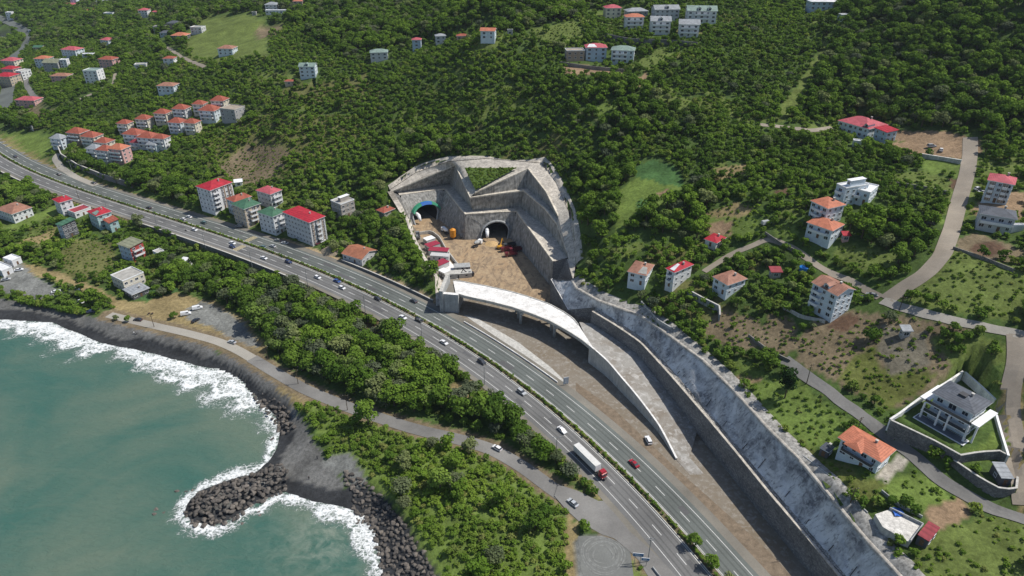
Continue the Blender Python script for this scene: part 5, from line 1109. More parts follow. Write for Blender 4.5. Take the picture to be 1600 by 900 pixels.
# --- upper hillside
for L_, W_, D_, fl, wl, rf_, rt_, rot_, lb, ex in [
 ((957,11),26,.8,3,'cream','pinkred','hip',5,'cream three-storey house with a pinkish red roof, top left of the hillside villas',()),
 ((994,16),34,.6,2,'grey','grey','hip',10,'grey-roofed low house directly behind the orange-roofed hillside villa',()),
 ((991,25),30,.7,3,'white','orange','hip',0,'white villa with an orange roof and balconies on the hillside',(('balc',0,.8,0),)),
 ((1040,13),40,.6,3,'lgrey','grey','gable',5,'rear grey-gabled villa in the middle of the upper hillside row',(('dormer',0.,),)),
 ((1032,31),32,.8,3,'white','grey','gable',-5,'front grey-gabled villa in the middle of the hillside row, with stacked balconies',(('balc',0,.8,0),('dormer',0.,))),
 ((1096,15),46,.6,3,'white','ggreen','gable',-6,'widest rear villa with pale grey gables at the right end of the hillside row',(('dormer',-.1,),('dormer',.25,),('balc',0,.5,0))),
 ((1077,36),32,.8,3,'white','grey','gable',-10,'front grey-roofed villa with balconies at the right end of the hillside row',(('balc',0,.8,0),)),
 ((898,78),30,.7,2,'brown','tan','flat',5,'low brown house with a flat tan roof, leftmost of three on the terrace',()),
 ((931,72),34,.7,3,'blue','pinkred','hip',0,'blue house with a pink and white roof in the middle of three on the terrace',(('patch',-.4,'white'),)),
 ((974,76),36,.7,3,'lblue','ggreen','hip',-12,'white and blue house with a green grey roof, rightmost of three on the terrace',(('balc',0,.6,-.1),)),
 ((592,80),28,.7,2,'lgrey','ggreen','hip',8,'isolated white house with a green grey hipped roof below the upper wood',()),
 ((651,61),15,.9,3,'blue','pinkred','hip',0,'narrow blue house with a pinkish red roof at the foot of the upper wood',()),
 ((688,55),17,.8,2,'lgrey','grey','hip',10,'small grey-roofed house right of the narrow blue house',()),
 ((722,55),18,.7,1,'pink','terra','hip',0,'small low house with a broken red roof between the grey and orange roofed ones',()),
 ((763,47),24,.7,2,'lblue','orange','gable',-8,'pale blue house with an orange gabled roof at the foot of the upper wood',()),
 ((797,47),10,.8,1,'grey','grey','flat',0,'tiny grey shed right of the orange-gabled house at the foot of the wood',()),
 ((481,102),26,.7,3,'lblue','ggreen','gable',0,'pale blue house with a grey green gabled roof behind the tall poplars',(('dormer',0.,),)),
 ((425,6),20,.8,2,'lgrey','grey','hip',0,'small grey-roofed house above the long white shed at the top',()),
 ((432,16),34,.3,1,'white','white','flat',0,'long low white greenhouse shed near the top of the photo',()),
 ((466,1),16,.8,2,'tan','orange','hip',0,'orange-roofed house cut by the top edge right of the long white shed',()),
 ((1285,1),42,.6,2,'blue','white','hip',-4,'blue and white house cut by the top edge of the photo',()),
 ((1320,23),18,.8,1,'lblue','white','flat',0,'small white flat-roofed hut under the upper right wood',()),
 ((355,74),25,.8,2,'lblue','brown','hip',-5,'white house with a brown roof at the foot of the bright green fields',()),
 ((250,41),18,.8,2,'grey','dark','flat',0,'dark grey-roofed house, left of three beside the hill lane',()),
 ((272,35),19,.8,2,'brown','dark','hip',0,'brown-walled house with a dark roof at the head of the hill lane',()),
 ((262,50),22,.6,1,'blue','dark','hip',8,'low blue house in front of the two dark-roofed houses on the hill lane',()),
 ((282,54),24,.8,2,'dark','orange','hip',-5,'house with an orange roof and dark walls beside the unfinished white frame',()),
 ((309,42),20,.7,2,'lgrey','slab','flat',-10,'unfinished grey frame house beside the bright green fields',()),
 ((265,90),18,.8,2,'white','terra','hip',0,'small white house with a reddish roof beside the lower end of the hill lane',()),
 ((220,100),18,.7,1,'lgrey','slab','flat',12,'ruined grey and white hut in the trees left of the hill lane',()),
 ((262,132),28,.7,2,'lblue','brown','hip',-4,'white house with a brown roof above the rows of red villas',()),
 ((168,61),16,.9,3,'lblue','pinkred','hip',-20,'narrow pale house with a pinkish red roof in the left woods',()),
 ((170,91),26,.7,3,'pink','terra','hip',-14,'red-walled three-storey house with a red roof in the left woods',()),
 ((145,109),24,.8,4,'white','ggreen','flat',-5,'white four-storey block with dark window bands left of the village path',()),
 ((113,76),27,.7,3,'lblue','pinkred','hip',-15,'pale blue house with a pinkish roof beside the small white shed',()),
 ((138,84),18,.5,1,'white','white','flat',0,'small white flat-roofed shed beside the pale blue house at left',()),
 ((96,117),28,.6,2,'pink','brown','hip',0,'low pinkish house with a brown roof in front of the grey and white blocks',()),
 ((68,90),22,.8,3,'lblue','orange','hip',-5,'pale blue block with a patchy orange roof at the left side',()),
 ((84,96),26,.8,3,'grey','olive','gable',-5,'grey block with an olive gabled roof joined to the patchy orange-roofed block',()),
 ((100,93),12,.8,3,'white','white','flat',0,'narrow white block at the right end of the olive-roofed block',()),
 ((61,73),15,.7,1,'tan','green','gable',0,'small shed with a bright green roof in the left woods',()),
 ((18,93),24,.8,3,'cream','pinkred','hip',-10,'uppermost red-roofed block at the left edge beside the village road',()),
 ((17,106),22,.8,3,'pink','red','hip',-10,'bright red-roofed block between two others at the left edge',()),
 ((11,117),28,.8,4,'tan','red','hip',-10,'tall tan block with a red roof, lowest of the group at the left edge',()),
 ((36,110),12,1.4,3,'white','slab','flat',-20,'tall white flat-roofed block beside the red-roofed group at the left edge',()),
 ((45,154),34,.6,2,'pink','pinkred','hip',-8,'wide low house with dull red roof and walls above the brown terrace',()),
 ((112,7),22,.6,2,'pink','pinkred','hip',-5,'red-roofed house near the top left corner below the pale tower block',()),
 ((116,-2),10,.9,4,'lblue','ggreen','flat',0,'pale tower block cut by the top edge at left',()),
 ((134,2),9,.9,2,'white','red','hip',0,'tiny red-roofed white house at the top edge beside the pale tower block',()),
 ((142,16),17,.7,2,'cream','orange','hip',0,'cream house with an orange roof near the top left',()),
 ((163,1),22,.6,2,'lgrey','grey','hip',0,'grey-roofed pale house at the top edge left of the red-roofed block',()),
 ((171,20),15,.8,2,'lblue','grey','flat',0,'pale house with a grey roof below the top edge',()),
 ((191,14),17,.8,2,'pink','maroon','hip',0,'maroon-roofed house below the top edge beside the tall red-roofed block',()),
 ((198,8),14,.6,2,'grey','grey','hip',0,'grey slate-roofed house just behind the maroon-roofed one',()),
 ((223,6),17,.9,2,'pink','pinkred','hip',0,'upper red-roofed block near the top edge above the white-walled block',()),
 ((225,15),15,.9,3,'white','pinkred','hip',0,'white-walled block with a red roof near the top edge',()),
 ((242,18),9,.8,1,'pink','pinkred','hip',0,'tiny red-roofed hut right of the white-walled block near the top',()),
 ((78,40),12,.7,1,'white','white','flat',0,'tiny white hut beside the bay at the far left',()),
 ((15,19),10,.9,4,'white','white','flat',0,'white tower block beside the far highway bend',()),
 ((52,47),14,.5,1,'blue','lblue' if False else 'grey','flat',0,'blue-walled shed beside the far highway bend',()),
 ((397,19),8,.7,1,'grey','grey','flat',0,'tiny grey hut on the bright green field',())]:
    house('house', L_, None, None, fl, wl, rf_, rt_, lb, 'house', near=False, wpx=W_, rot=rot_, dr=D_, extras=ex)
# rows of red-roofed villas
VG = 'red-roofed villas in rows above the highway'
for i, (x, y, wp, fl, rot_, rc, wc, lb) in enumerate([
 (195,191,17,3,-12,'terra','cream','red-roofed villa with a pointed roof, third from the left in the back row'),(225,184,19,3,-10,'terra','cream','red-roofed villa in the back row above the white courtyard'),(254,175,19,3,-10,'terra','cream','small red-roofed villa in the back row between two larger ones'),(283,168,20,3,-10,'terra','lgrey','red-roofed villa in the back row left of the joined villas'),
 (312,161,17,3,-8,'terra','cream','left end of the joined red-roofed villas beside the flat tan block'),(328,170,24,3,-12,'terra','lblue','front one of the joined red-roofed villas beside the flat tan block'),(343,155,20,3,-10,'terra','cream','uppermost of the joined red-roofed villas beside the flat tan block'),
 (277,189,20,3,-14,'terra','lblue','villa with red gables at the left of the middle row pair'),(300,190,18,3,-14,'terra','cream','villa with red gables at the right of the middle row pair'),
 (210,207,24,3,-14,'terra','lblue','wide red-roofed villa at the left of the central front row'),(232,212,24,3,-14,'terra','lblue','wide red-roofed villa in the middle of the central front row'),(252,214,18,3,-14,'terra','white','red-roofed villa at the right end of the central front row'),
 (121,205,22,3,-16,'terra','brown','large dark-walled red-roofed villa at the upper left of the left block'),(143,211,22,3,-16,'terra','cream','red-roofed villa in the middle of the left block upper row'),(163,220,20,3,-16,'terra','cream','red-roofed villa at the right of the left block upper row'),
 (92,214,18,3,-16,'grey','lblue','blue-walled villa with a grey roof at the far left of the left block'),(148,230,18,3,-16,'grey','white','white-walled villa with balconies in the front of the left block'),(165,232,20,4,-16,'terra','lgrey','red-roofed villa in the front of the left block with stacked terraces'),(186,230,22,4,-16,'orange','pink','brightest orange-roofed villa at the right front of the left block'),(213,221,14,2,-16,'maroon','lblue','small dark-roofed villa between the left block and the central row'),(240,224,16,2,-16,'blue' if False else 'grey','lblue','low blue and white house in front of the central villa row')]):
    house('villa', (x, y), None, None, fl, wc, rc, 'hip', lb, 'villa', VG, near=False, wpx=wp*1.16, rot=rot_, dr=.8, pitch=.62, extras=(('balc',0,.8,0),))
house('flat_roofed_block', (363,168), None, None, 3, 'grey', 'tan', 'flat', 'grey block with a flat tan roof at the right end of the red-roofed villas', 'house', near=False, wpx=28, rot=-20, dr=.9)
# ------------------------------------------------------------------ vehicles
M_tyre = M_black; M_lamp = simple('headlamp', (.75,.75,.7), .3, .05); M_tail = simple('tail_lamp', (.4,.02,.02), .4, .05); M_rim = simple('alloy', (.45,.45,.46), .35, .1, metal=.6)
CARC = dict(white=(.74,.75,.76), silver=(.42,.44,.46), black=(.02,.02,.024), dark=(.045,.05,.06), navy=(.02,.035,.11), blue=(.03,.08,.28), red=(.32,.015,.025), teal=(.10,.17,.17), maroon=(.13,.02,.03), grey=(.2,.21,.22), yellow=(.6,.3,.03), orange=(.6,.2,.02))
def paint(c):
    k = 'paint_'+c
    if k in bpy.data.materials: return bpy.data.materials[k]
    t = NT(k); t.col(CARC[c]); t.set(Roughness=.28); t.b.inputs['Specular IOR Level'].default_value = .5; t.b.inputs['Coat Weight'].default_value = .4; return t.m
def _wheel(r=.33, w=.22):
    m = MB(); m.tube((0, -w/2, 0), (0, w/2, 0), r, r, 12, M_tyre); m.tube((0, -w/2-.01, 0), (0, w/2+.01, 0), r*.6, r*.6, 10, M_rim); return m.mesh('wheel')
WH, WHB = _wheel(), _wheel(.5, .3)
_lm = MB(); _lm.box((0, 0, 0), (.12, .36, .16), M_lamp); LAMP = _lm.mesh('headlight'); _lm = MB(); _lm.box((0, 0, 0), (.1, .34, .18), M_tail); TAIL = _lm.mesh('tail_light')
KIND = dict(hatch=(4.2, 1.8, [(-2.1,.35),(-2.1,.95),(-1.9,1.0),(.95,.98),(2.0,.8),(2.1,.6),(2.1,.35)], [(-2.0,.98),(-1.6,1.5),(.35,1.5),(1.15,.98)]),
 sedan=(4.6, 1.82, [(-2.3,.35),(-2.3,.9),(-2.2,1.0),(-1.4,1.0),(1.1,.97),(2.2,.8),(2.3,.6),(2.3,.35)], [(-1.75,.98),(-1.0,1.45),(.4,1.45),(1.2,.97)]),
 suv=(4.6, 1.9, [(-2.3,.4),(-2.3,1.05),(-2.2,1.1),(1.1,1.08),(2.2,.95),(2.3,.7),(2.3,.4)], [(-2.2,1.08),(-2.0,1.72),(.4,1.72),(1.15,1.08)]),
 van=(5.2, 1.95, [(-2.6,.4),(-2.6,1.2),(1.6,1.2),(2.5,.95),(2.6,.7),(2.6,.4)], [(-2.58,1.2),(-2.5,2.1),(1.0,2.1),(1.75,1.2)]))
def car_meshes(kind, c):
    key = ('car', kind, c)
    if key in _mc: return _mc[key]
    L, W_, hull, gh = KIND[kind]; p = paint(c); m = MB()
    def ext(prof, wb, wt, zt, mm, mtop=None):
        zb = min(z for _, z in prof); a = []; b = []
        for x, z in prof:
            w = wb+(wt-wb)*((z-zb)/(zt-zb) if zt > zb else 0); a.append((x, -w/2, z)); b.append((x, w/2, z))
        m2.face(a, mm); m2.face(b[::-1], mm); n = len(a)
        for i in range(n):
            j = (i+1) % n; m2.face([a[j], a[i], b[i], b[j]], (mtop if mtop and abs(prof[i][1]-prof[j][1]) < .02 and prof[i][1] > 1.2 else mm))
    m2 = m; ext(hull, W_, W_*.93, 1.05, p); body = m.mesh('body')
    m2 = MB(); ext([gh[0], gh[1], gh[2], gh[3]], W_*.92, W_*.74, gh[1][1], M_glass if kind != 'van' else p, p)
    if kind == 'van':
        for s_ in (-1, 1): m2.box((.7, s_*W_*.43, 1.62), (1.2, .06, .5), M_glass)
        m2.box((1.42, 0, 1.66), (.1, W_*.72, .5), M_glass)
    r = (body, m2.mesh('cabin'), L, W_); _mc[key] = r; return r
def car(kind, c, loc, ang, label, group=None, nm='car', parts=True):
    body, cab, L, W_ = car_meshes(kind, c); root = empty(nm, loc, ang, label, 'van' if kind == 'van' else 'car', group)
    link('body', body, root, (0, 0, 0)); link('cabin', cab, root, (0, 0, 0))
    for sx_ in (-1, 1):
        for sy_ in (-1, 1): link('wheel', WH, root, (sx_*L*.31, sy_*(W_/2-.1), .33))
    for sy_ in (-1, 1): link('headlight', LAMP, root, (L/2-.02, sy_*W_*.34, .66)); link('tail_light', TAIL, root, (-L/2+.02, sy_*W_*.34, .8))
    return root
def hwcar(px, py, kind, c, label, group='cars on the highway'):
    s, off = s_of(px, py); p, n, tg = hat(s, off); tv = hat(s+2, off)[0]-p; a = math.atan2(tv[1], tv[0])
    if off < 0: a += math.pi
    return car(kind, c, (p[0], p[1], RZ+.11), a, label, group)
for q in [(23,245,'sedan','dark','dark car farthest left on the far carriageway'),(93,274,'hatch','black','black car on the far carriageway above the leftmost red-roofed roadside house'),(146,287,'sedan','dark','dark car in the shade on the far carriageway below the terraced retaining wall'),
 (233,326,'hatch','black','black car on the far carriageway just left of the tall blocks'),(284,343,'hatch','white','left one of two white cars side by side on the far carriageway'),(295,340,'sedan','white','right one of two white cars side by side on the far carriageway'),
 (321,350,'suv','teal','grey-green car on the far carriageway below the leftmost red-roofed block'),(306,361,'hatch','white','white car on the near carriageway left of the zebra crossing'),(363,381,'sedan','white','white and dark car stopped at the zebra crossing near the median'),(366,388,'hatch','navy','dark blue car beside the white one at the zebra crossing'),
 (411,387,'sedan','teal','grey-green car on the far carriageway in front of the green-roofed block'),(429,387,'sedan','silver','pale car on the far carriageway in front of the big red-roofed block'),(414,405,'sedan','white','white car on the near carriageway just right of the crossing'),(454,412,'suv','navy','dark blue car close to the median below the big red-roofed block'),
 (499,436,'hatch','white','white car alone on the near carriageway below the rusty barn'),(530,442,'sedan','blue','blue car close to the median, just above a white one'),(532,450,'hatch','white','white car just below the blue car near the tree strip'),(594,470,'sedan','black','black car on the near carriageway, left of the abutment'),
 (645,471,'sedan','dark','dark car on the far carriageway just left of the bridge abutment'),(627,496,'sedan','white','white car on the outer near lane below the abutment'),(652,500,'suv','black','black car on the inner near lane below the abutment'),(691,535,'sedan','white','white car with a dark roof on the near carriageway left of the bridge'),
 (753,567,'suv','dark','dark grey car on the near carriageway below the bridge deck'),(813,613,'suv','silver','silver and black car on the near carriageway above the roadside trees'),(878,674,'sedan','white','white car directly behind the lorry near the median'),(988,724,'sedan','red','red car alone on the far carriageway opposite the lorry')]: hwcar(*q[:5])
def lot(px, py, kind, c, deg, label, group='parked cars', z=None):
    p = P(px, py) if z is None else UV((px, py, z)); return car(kind, c, (p.x, p.y, p.z+.12), R(deg), label, group)
lot(1013,690,'suv','white',100,'white car parked on the dirt beside the ramp wall',z=14); lot(895,788,'sedan','silver',130,'silver car on the slip road below the lorry',z=13.9)
lot(777,702,'hatch','white',140,'white car on the coast road half in tree shade'); lot(471,577,'sedan','dark',140,'dark car in deep tree shade on the coast road')
lot(363,536,'sedan','silver',155,'silver car on the pale promenade'); lot(291,492,'van','white',20,'white van with its rear doors open on the gravel behind the beach'); lot(309,483,'van','white',25,'white minibus right of the parked white van behind the beach'); lot(306,502,'sedan','black',60,'black car on the dark gravel patch behind the beach')
lot(216,501,'sedan','black',170,'black car beside the beach shrubs at the end of the promenade'); lot(118,455,'van','white',15,'white van at the top of the beach car park'); lot(88,457,'sedan','white',30,'white car in the beach car park left of the van'); lot(127,473,'hatch','white',-30,'white car beside the hedge in the beach car park')
lot(143,488,'sedan','navy',10,'dark blue car in the shadow of the large beach tree'); lot(30,423,'sedan','white',20,'white car beside the white sheds at the left edge'); lot(10,438,'sedan','silver',20,'pale car cut off at the left edge of the car park')
lot(1455,230,'suv','silver',5,'pale car at the left of the two on the dirt yard by the gravel road'); lot(1470,236,'hatch','white',60,'white car at the right of the two on the dirt yard by the gravel road'); lot(1352,468,'suv','dark',150,'dark car parked beside the tall gabled house'); lot(1362,463,'sedan','grey',150,'grey car half hidden behind the dark one by the gabled house')
lot(1528,297,'hatch','white',20,'upper white car beside the right-edge apartment block'); lot(1535,302,'sedan','white',15,'lower white car beside the right-edge apartment block'); lot(498,381,'sedan','maroon',60,'dark red car beside the big red-roofed block'); lot(504,378,'hatch','white',60,'white car beside the dark red one near the big red-roofed block')
lot(445,381,'sedan','silver',165,'pale car in the shadow of the big red-roofed block'); lot(434,377,'hatch','grey',165,'grey car in shadow in front of the green-roofed block'); lot(374,355,'van','grey',170,'grey van under trees in front of the highway blocks'); lot(1197,351,'van','silver',20,'silver van on the village lane by the orange-roofed houses')
lot(1587,352,'hatch','white',80,'white car behind the slate-roofed house') if False else None
# articulated lorry
s0, _o = s_of(910, 727); p, n, _ = hat(s0, -8.1); tv = hat(s0+3, -8.1)[0]-p; ang = math.atan2(tv[1], tv[0])+math.pi
lorry = empty('lorry', (p[0], p[1], RZ+.11), ang, 'long white articulated lorry with a red cab on the near carriageway', 'lorry')
mb = MB(); mb.box((-1.9, 0, 2.55), (13.4, 2.55, 2.75), M_white); mb.box((-1.9, 0, 3.95), (13.45, 2.6, .1), simple('tarpaulin_pale', (.62,.62,.60), .8, .15)); t_ = mb.build('trailer', lorry, local=True)
mb = MB(); mb.box((-1.9, 0, 1.0), (12.6, 1.1, .3), M_dark); mb.box((6.8, 0, .85), (5.2, 1.0, .3), M_dark); mb.build('chassis', lorry, local=True)
mb = MB(); mb.box((7.55, 0, 1.75), (2.2, 2.5, 2.1), paint('red')); mb.box((7.4, 0, 3.15), (1.9, 2.45, .75), paint('red'), taper=.86); cb = mb.build('cab', lorry, local=True)
mb = MB(); mb.box((8.66, 0, 2.3), (.06, 2.2, .85), M_glass); 
for s_ in (-1, 1): mb.box((8.0, s_*1.26, 2.25), (.8, .05, .7), M_glass)
mb.build('windscreen', cb, loc=None, local=True)
for s_ in (-1, 1): mb = MB(); mb.box((8.66, s_*.95, 1.0), (.08, .4, .22), M_lamp); mb.build('headlight', lorry, local=True)
for x in (-7, -5.7, -4.4, 5.2, 7.7):
    for s_ in (-1, 1): link('wheel', WHB, lorry, (x, s_*1.1, .5))
# motorcycles on the lawn behind the beach, one on the highway
def motorbike(p, ang, label):
    r = empty('motorcycle', p, ang, label, 'motorcycle', 'motorcycles'); 
    for x in (-.7, .7):
        m = MB(); m.tube((x, -.06, .32), (x, .06, .32), .32, .32, 12, M_tyre); m.build('wheel', r, local=True)
    m = MB(); m.box((0, 0, .62), (.9, .28, .4), paint('black'), taper=.7); m.box((.15, 0, .88), (.5, .3, .22), paint('maroon'), taper=.7); m.tube((.7, 0, .32), (.45, 0, 1.0), .05, .05, 6, M_metal); m.build('body', r, local=True)
    m = MB(); m.box((-.4, 0, .88), (.65, .26, .1), M_dark); m.build('saddle', r, local=True); m = MB(); m.tube((.42, -.38, 1.05), (.42, .38, 1.05), .025, .025, 6, M_metal); m.build('handlebar', r, local=True)
for (x, y, a_, lb) in ((233,491,70,'left one of two motorcycles parked on the dry lawn'),(238,491,80,'right one of two motorcycles parked on the dry lawn')): motorbike(P(x, y), R(a_), lb)
s_, o_x = s_of(290, 361); p, n, _ = hat(s_, o_x); motorbike(Vector((p[0], p[1], RZ+.11)), R(-30), 'motorcycle on the near carriageway left of the zebra crossing')

# ------------------------------------------------------------------ poles and signs
def pole(px, py, hgt, label, z=None, arm=1., wood=False, both=True, cross=False, nm='street_lamp', cat='street lamp', group='lamp posts', ang=0.):
    p = P(px, py) if z is None else UV((px, py, z)); r = empty(nm, p, ang, label, cat, group); mm = M_bark if wood else M_metal
    m = MB(); m.tube((0, 0, -.5), (0, 0, hgt), .17, .10, 8, mm); m.build('post', r, local=True)
    if cross:
        m = MB(); m.box((0, 0, hgt-.5), (2.4, .14, .14), mm); m.box((0, 0, hgt-1.4), (1.8, .14, .14), mm); m.build('cross_arm', r, local=True)
        for x in (-1.1, 0, 1.1): m = MB(); m.tube((x, 0, hgt-.43), (x, 0, hgt-.1), .07, .05, 6, M_conc); m.build('insulator', r, local=True)
    else:
        for s_ in ((-1, 1) if both else (1,)):
            m = MB(); m.tube((0, 0, hgt-.2), (s_*arm*1.6, 0, hgt+.25), .06, .05, 6, mm); m.build('arm', r, local=True)
            m = MB(); m.box((s_*(arm*1.6+.35), 0, hgt+.25), (.9, .3, .16), M_metal); m.build('lamp_head', r, local=True)
    return r
for i, (x, y, hh, lb) in enumerate([(869,713,9.5,'grey lamp post beside the lorry, rising from the roadside bushes'),(757,601,9.5,'grey lamp post below the bridge on the near verge'),(659,525,9.5,'grey lamp post on the near verge below the abutment'),(571,488,10,'grey lamp post on the near verge beside the rubble patch'),(481,447,10,'grey lamp post on the near verge below the big red-roofed block'),
 (394,416,9.5,'grey lamp post on the near verge just right of the zebra crossing'),(321,386,9.5,'grey lamp post above the highway retaining wall left of the crossing'),(245,351,10,'grey lamp post on the near verge beside the roadside tree'),(166,323,8.5,'grey lamp post beside the teal roadside house'),(113,268,8,'pale lamp post on the far verge below the red-roofed villas'),(96,280,8,'lamp post on the near carriageway edge left of the first red roof')]):
    pole(x, y, hh, lb, z=14, arm=.7)
pole(1012,878,11.5,'tall grey utility pole with cross-arms at the bottom junction beside the blue signs',z=13.9,cross=True,nm='utility_pole',cat='utility pole',group='utility poles')
for x, y, hh, lb in [(241,511,8,'thin wooden pole on the pale promenade'),(419,562,8,'wooden pole at the bend where the promenade ends'),(466,600,8.5,'wooden pole beside the shaded part of the coast road'),(543,641,8.5,'wooden pole beside the coast road bend above the promontory'),(124,312,10,'tall double-armed pole behind the dark red cafe terrace'),(632,418,9,'utility pole on the bushy mound left of the portal'),(1336,684,9,'thin pole beside the asphalt lane above the orange villa'),(1260,600,9,'leaning pole at the top of the asphalt lane'),(1328,788,7,'short pole in the orchard garden') ,(1404,488,7,'thin pole at the fork of the concrete lane')]:
    pole(x, y, hh, lb, cross=True, wood=True, nm='utility_pole', cat='utility pole', group='utility poles', ang=rng.uniform(-.5, .5))
# blue direction signs at the junction
M_blue = simple('sign_blue', (.04,.14,.32), .5, .1); M_sw = simple('sign_white', (.7,.72,.74), .5, .1)
r = empty('road_sign', UV((995,884,13.9)), R(-6), 'pair of blue and white direction signs on posts at the bottom junction', 'road sign')
for x, z, w_, h_ in ((0, 5.2, 3.4, 1.5), (2.4, 3.4, 2.6, 1.3)):
    m = MB(); m.box((x, 0, z), (w_, .12, h_), M_sw); m.box((x, -.075, z), (w_-.24, .03, h_-.24), M_blue); m.box((x, .075, z), (w_-.24, .03, h_-.24), M_metal)
    for k, (xx, ww) in enumerate(((-.25, .5), (0, .62))): m.box((x+w_*xx*.4, -.10, z+.22-.42*k), (w_*ww, .02, .16), M_sw)
    m.build('sign_panel', r, local=True)
for x in (-.9, .9, 2.9): m = MB(); m.tube((x, .12, 0), (x, .12, 4.6 if x < 2 else 3), .09, .09, 8, M_metal); m.build('post', r, local=True)
r = empty('notice_board', UV((884,602,14)), R(15), 'upright grey blue notice board on the dirt between the highway and the ramp', 'notice board')
m = MB(); m.box((0, 0, 2.6), (2.4, .12, 3.6), M_sw); m.box((0, -.075, 2.6), (2.2, .03, 3.4), simple('board_grey', (.25,.30,.36), .6, .1))
for k in range(5): m.box((0, -.10, 3.9-.6*k), (1.7-.3*(k % 2), .02, .16), M_sw)
m.build('panel', r, local=True)
for x in (-.9, .9): m = MB(); m.tube((x, .12, 0), (x, .12, 1.5), .08, .08, 8, M_metal); m.build('post', r, local=True)

# ------------------------------------------------------------------ building site
def box_thing(nm, px, py, L, W_, Hh, deg, wc, rc, label, cat, group=None, z=13.98, parts=True):
    p = UV((px, py, z)); r = empty(nm, p, R(deg), label, cat, group); m = MB(); m.box((0, 0, Hh/2), (L, W_, Hh), wc); m.build('body', r, local=True)
    m = MB(); m.box((0, 0, Hh+.08), (L+.3, W_+.3, .16), rc); m.build('roof', r, local=True)
    m = MB(); m.box((0, -W_/2-.03, 1.05), (.9, .06, 2), M_dark); m.build('door', r, local=True)
    for s_ in (-.3, .3): m = MB(); m.box((L*s_, -W_/2-.03, 1.6), (1., .05, .8), M_glass); m.build('window', r, local=True)
Rr_ = simple('sheet_red', (.30,.03,.06), .6, .15); CG = 'site cabins in the clay yard'; CW = simple('cabin_wall', (.55,.55,.55), .7, .15)
box_thing('site_cabin',671,379,4.5,6,3,-52,CW,M_white,'small white-roofed cabin at the far end of the row of site cabins','cabin',CG)
box_thing('site_cabin',676,388,5,8,3,-52,CW,Rr_,'red-roofed cabin second from the far end of the row','cabin',CG)
box_thing('site_cabin',686,396.5,11.5,5,3,-8,CW,Rr_,'long red-roofed cabin lying crosswise in the middle of the row','cabin',CG)
box_thing('site_cabin',688,405,11,4,3,-8,CW,simple('sheet_grey', (.5,.5,.5), .6, .1),'long grey-white-roofed cabin just below the crosswise red one','cabin',CG)
box_thing('site_cabin',687,418,5.5,10,3,-45+90-90,CW,Rr_,'red-roofed cabin near the lower end of the row','cabin',CG)
box_thing('site_cabin',694,430,5,4,3,-45,CW,M_white,'small white-roofed cabin at the lower end of the row beside the abutment','cabin',CG)
box_thing('site_store',722,421,9,5,2.6,8,M_conc_d,M_conc_d,'low grey storage block beyond the concrete pad','store')
box_thing('site_store',716,432,15,4.5,2.8,8,M_conc,M_conc,'long low pale block at the near edge of the site cabins','store')
patch('concrete_pad', [(692,408),(703,408),(722,430),(715,436),(700,434)], M_conc_w, .05, 13.95, 5)
def free_wall(nm, pts, hgt, m_, label):
    L = curve([U(a, b, 14) for a, b in pts], 3, 0); r = empty(nm, (*L[len(L)//2][:2], 14), 0, label, 'wall'); T, N = normals2(L); mb = MB()
    mb.grid([[(p[0]+n[0]*o, p[1]+n[1]*o, z) for p, n in zip(L, N)] for o, z in ((-.25, 13.9), (-.25, 14+hgt), (.25, 14+hgt), (.25, 13.9))], m_); mb.build('panel', r)
free_wall('low_wall', [(656,367),(674,364),(687,374),(697,392),(712,412),(722,424)], 2.0, M_conc, 'low concrete wall fencing the row of site cabins off from the clay yard')
# orange silo, machines
p = UV((708,373,14)); r = empty('silo', p, 0, 'orange upright silo tank standing against the portal spur wall', 'silo'); m = MB(); mo = simple('orange_paint', (.62,.25,.02), .5, .15)
m.tube((0,0,1.8),(0,0,6.2),1.9,1.9,16,mo); m.tube((0,0,6.2),(0,0,7.1),1.9,.6,16,mo); m.tube((0,0,.4),(0,0,1.8),.5,1.9,16,mo); m.build('tank', r, local=True, smooth=False)
for a_ in range(4): m = MB(); m.tube((1.6*math.cos(a_*1.57),1.6*math.sin(a_*1.57),0),(1.6*math.cos(a_*1.57),1.6*math.sin(a_*1.57),2.2),.12,.12,6,M_dark); m.build('leg', r, local=True)
def mixer(px, py, deg, label, c1=M_white):
    r = empty('concrete_mixer_lorry', UV((px,py,14)), R(deg), label, 'mixer lorry', 'site vehicles'); m = MB(); m.box((3.2,0,1.8),(2.0,2.4,2.2),M_white); m.build('cab', r, local=True); m = MB(); m.box((4.22,0,2.2),(.05,2.1,.8),M_glass); m.build('windscreen', r, local=True)
    m = MB(); m.box((0,0,.9),(8,1.1,.35),M_dark); m.build('chassis', r, local=True); m = MB(); m.tube((-3,0,2.9),(-.8,0,2.6),.6,1.25,14,c1); m.tube((-.8,0,2.6),(1.0,0,2.3),1.25,1.2,14,c1); m.tube((1.0,0,2.3),(1.9,0,2.1),1.2,.6,14,c1); m.build('drum', r, local=True)
    for x in (-2.6,-1.3,3.1):
        for s_ in (-1,1): link('wheel', WHB, r, (x, s_*1.0, .5))
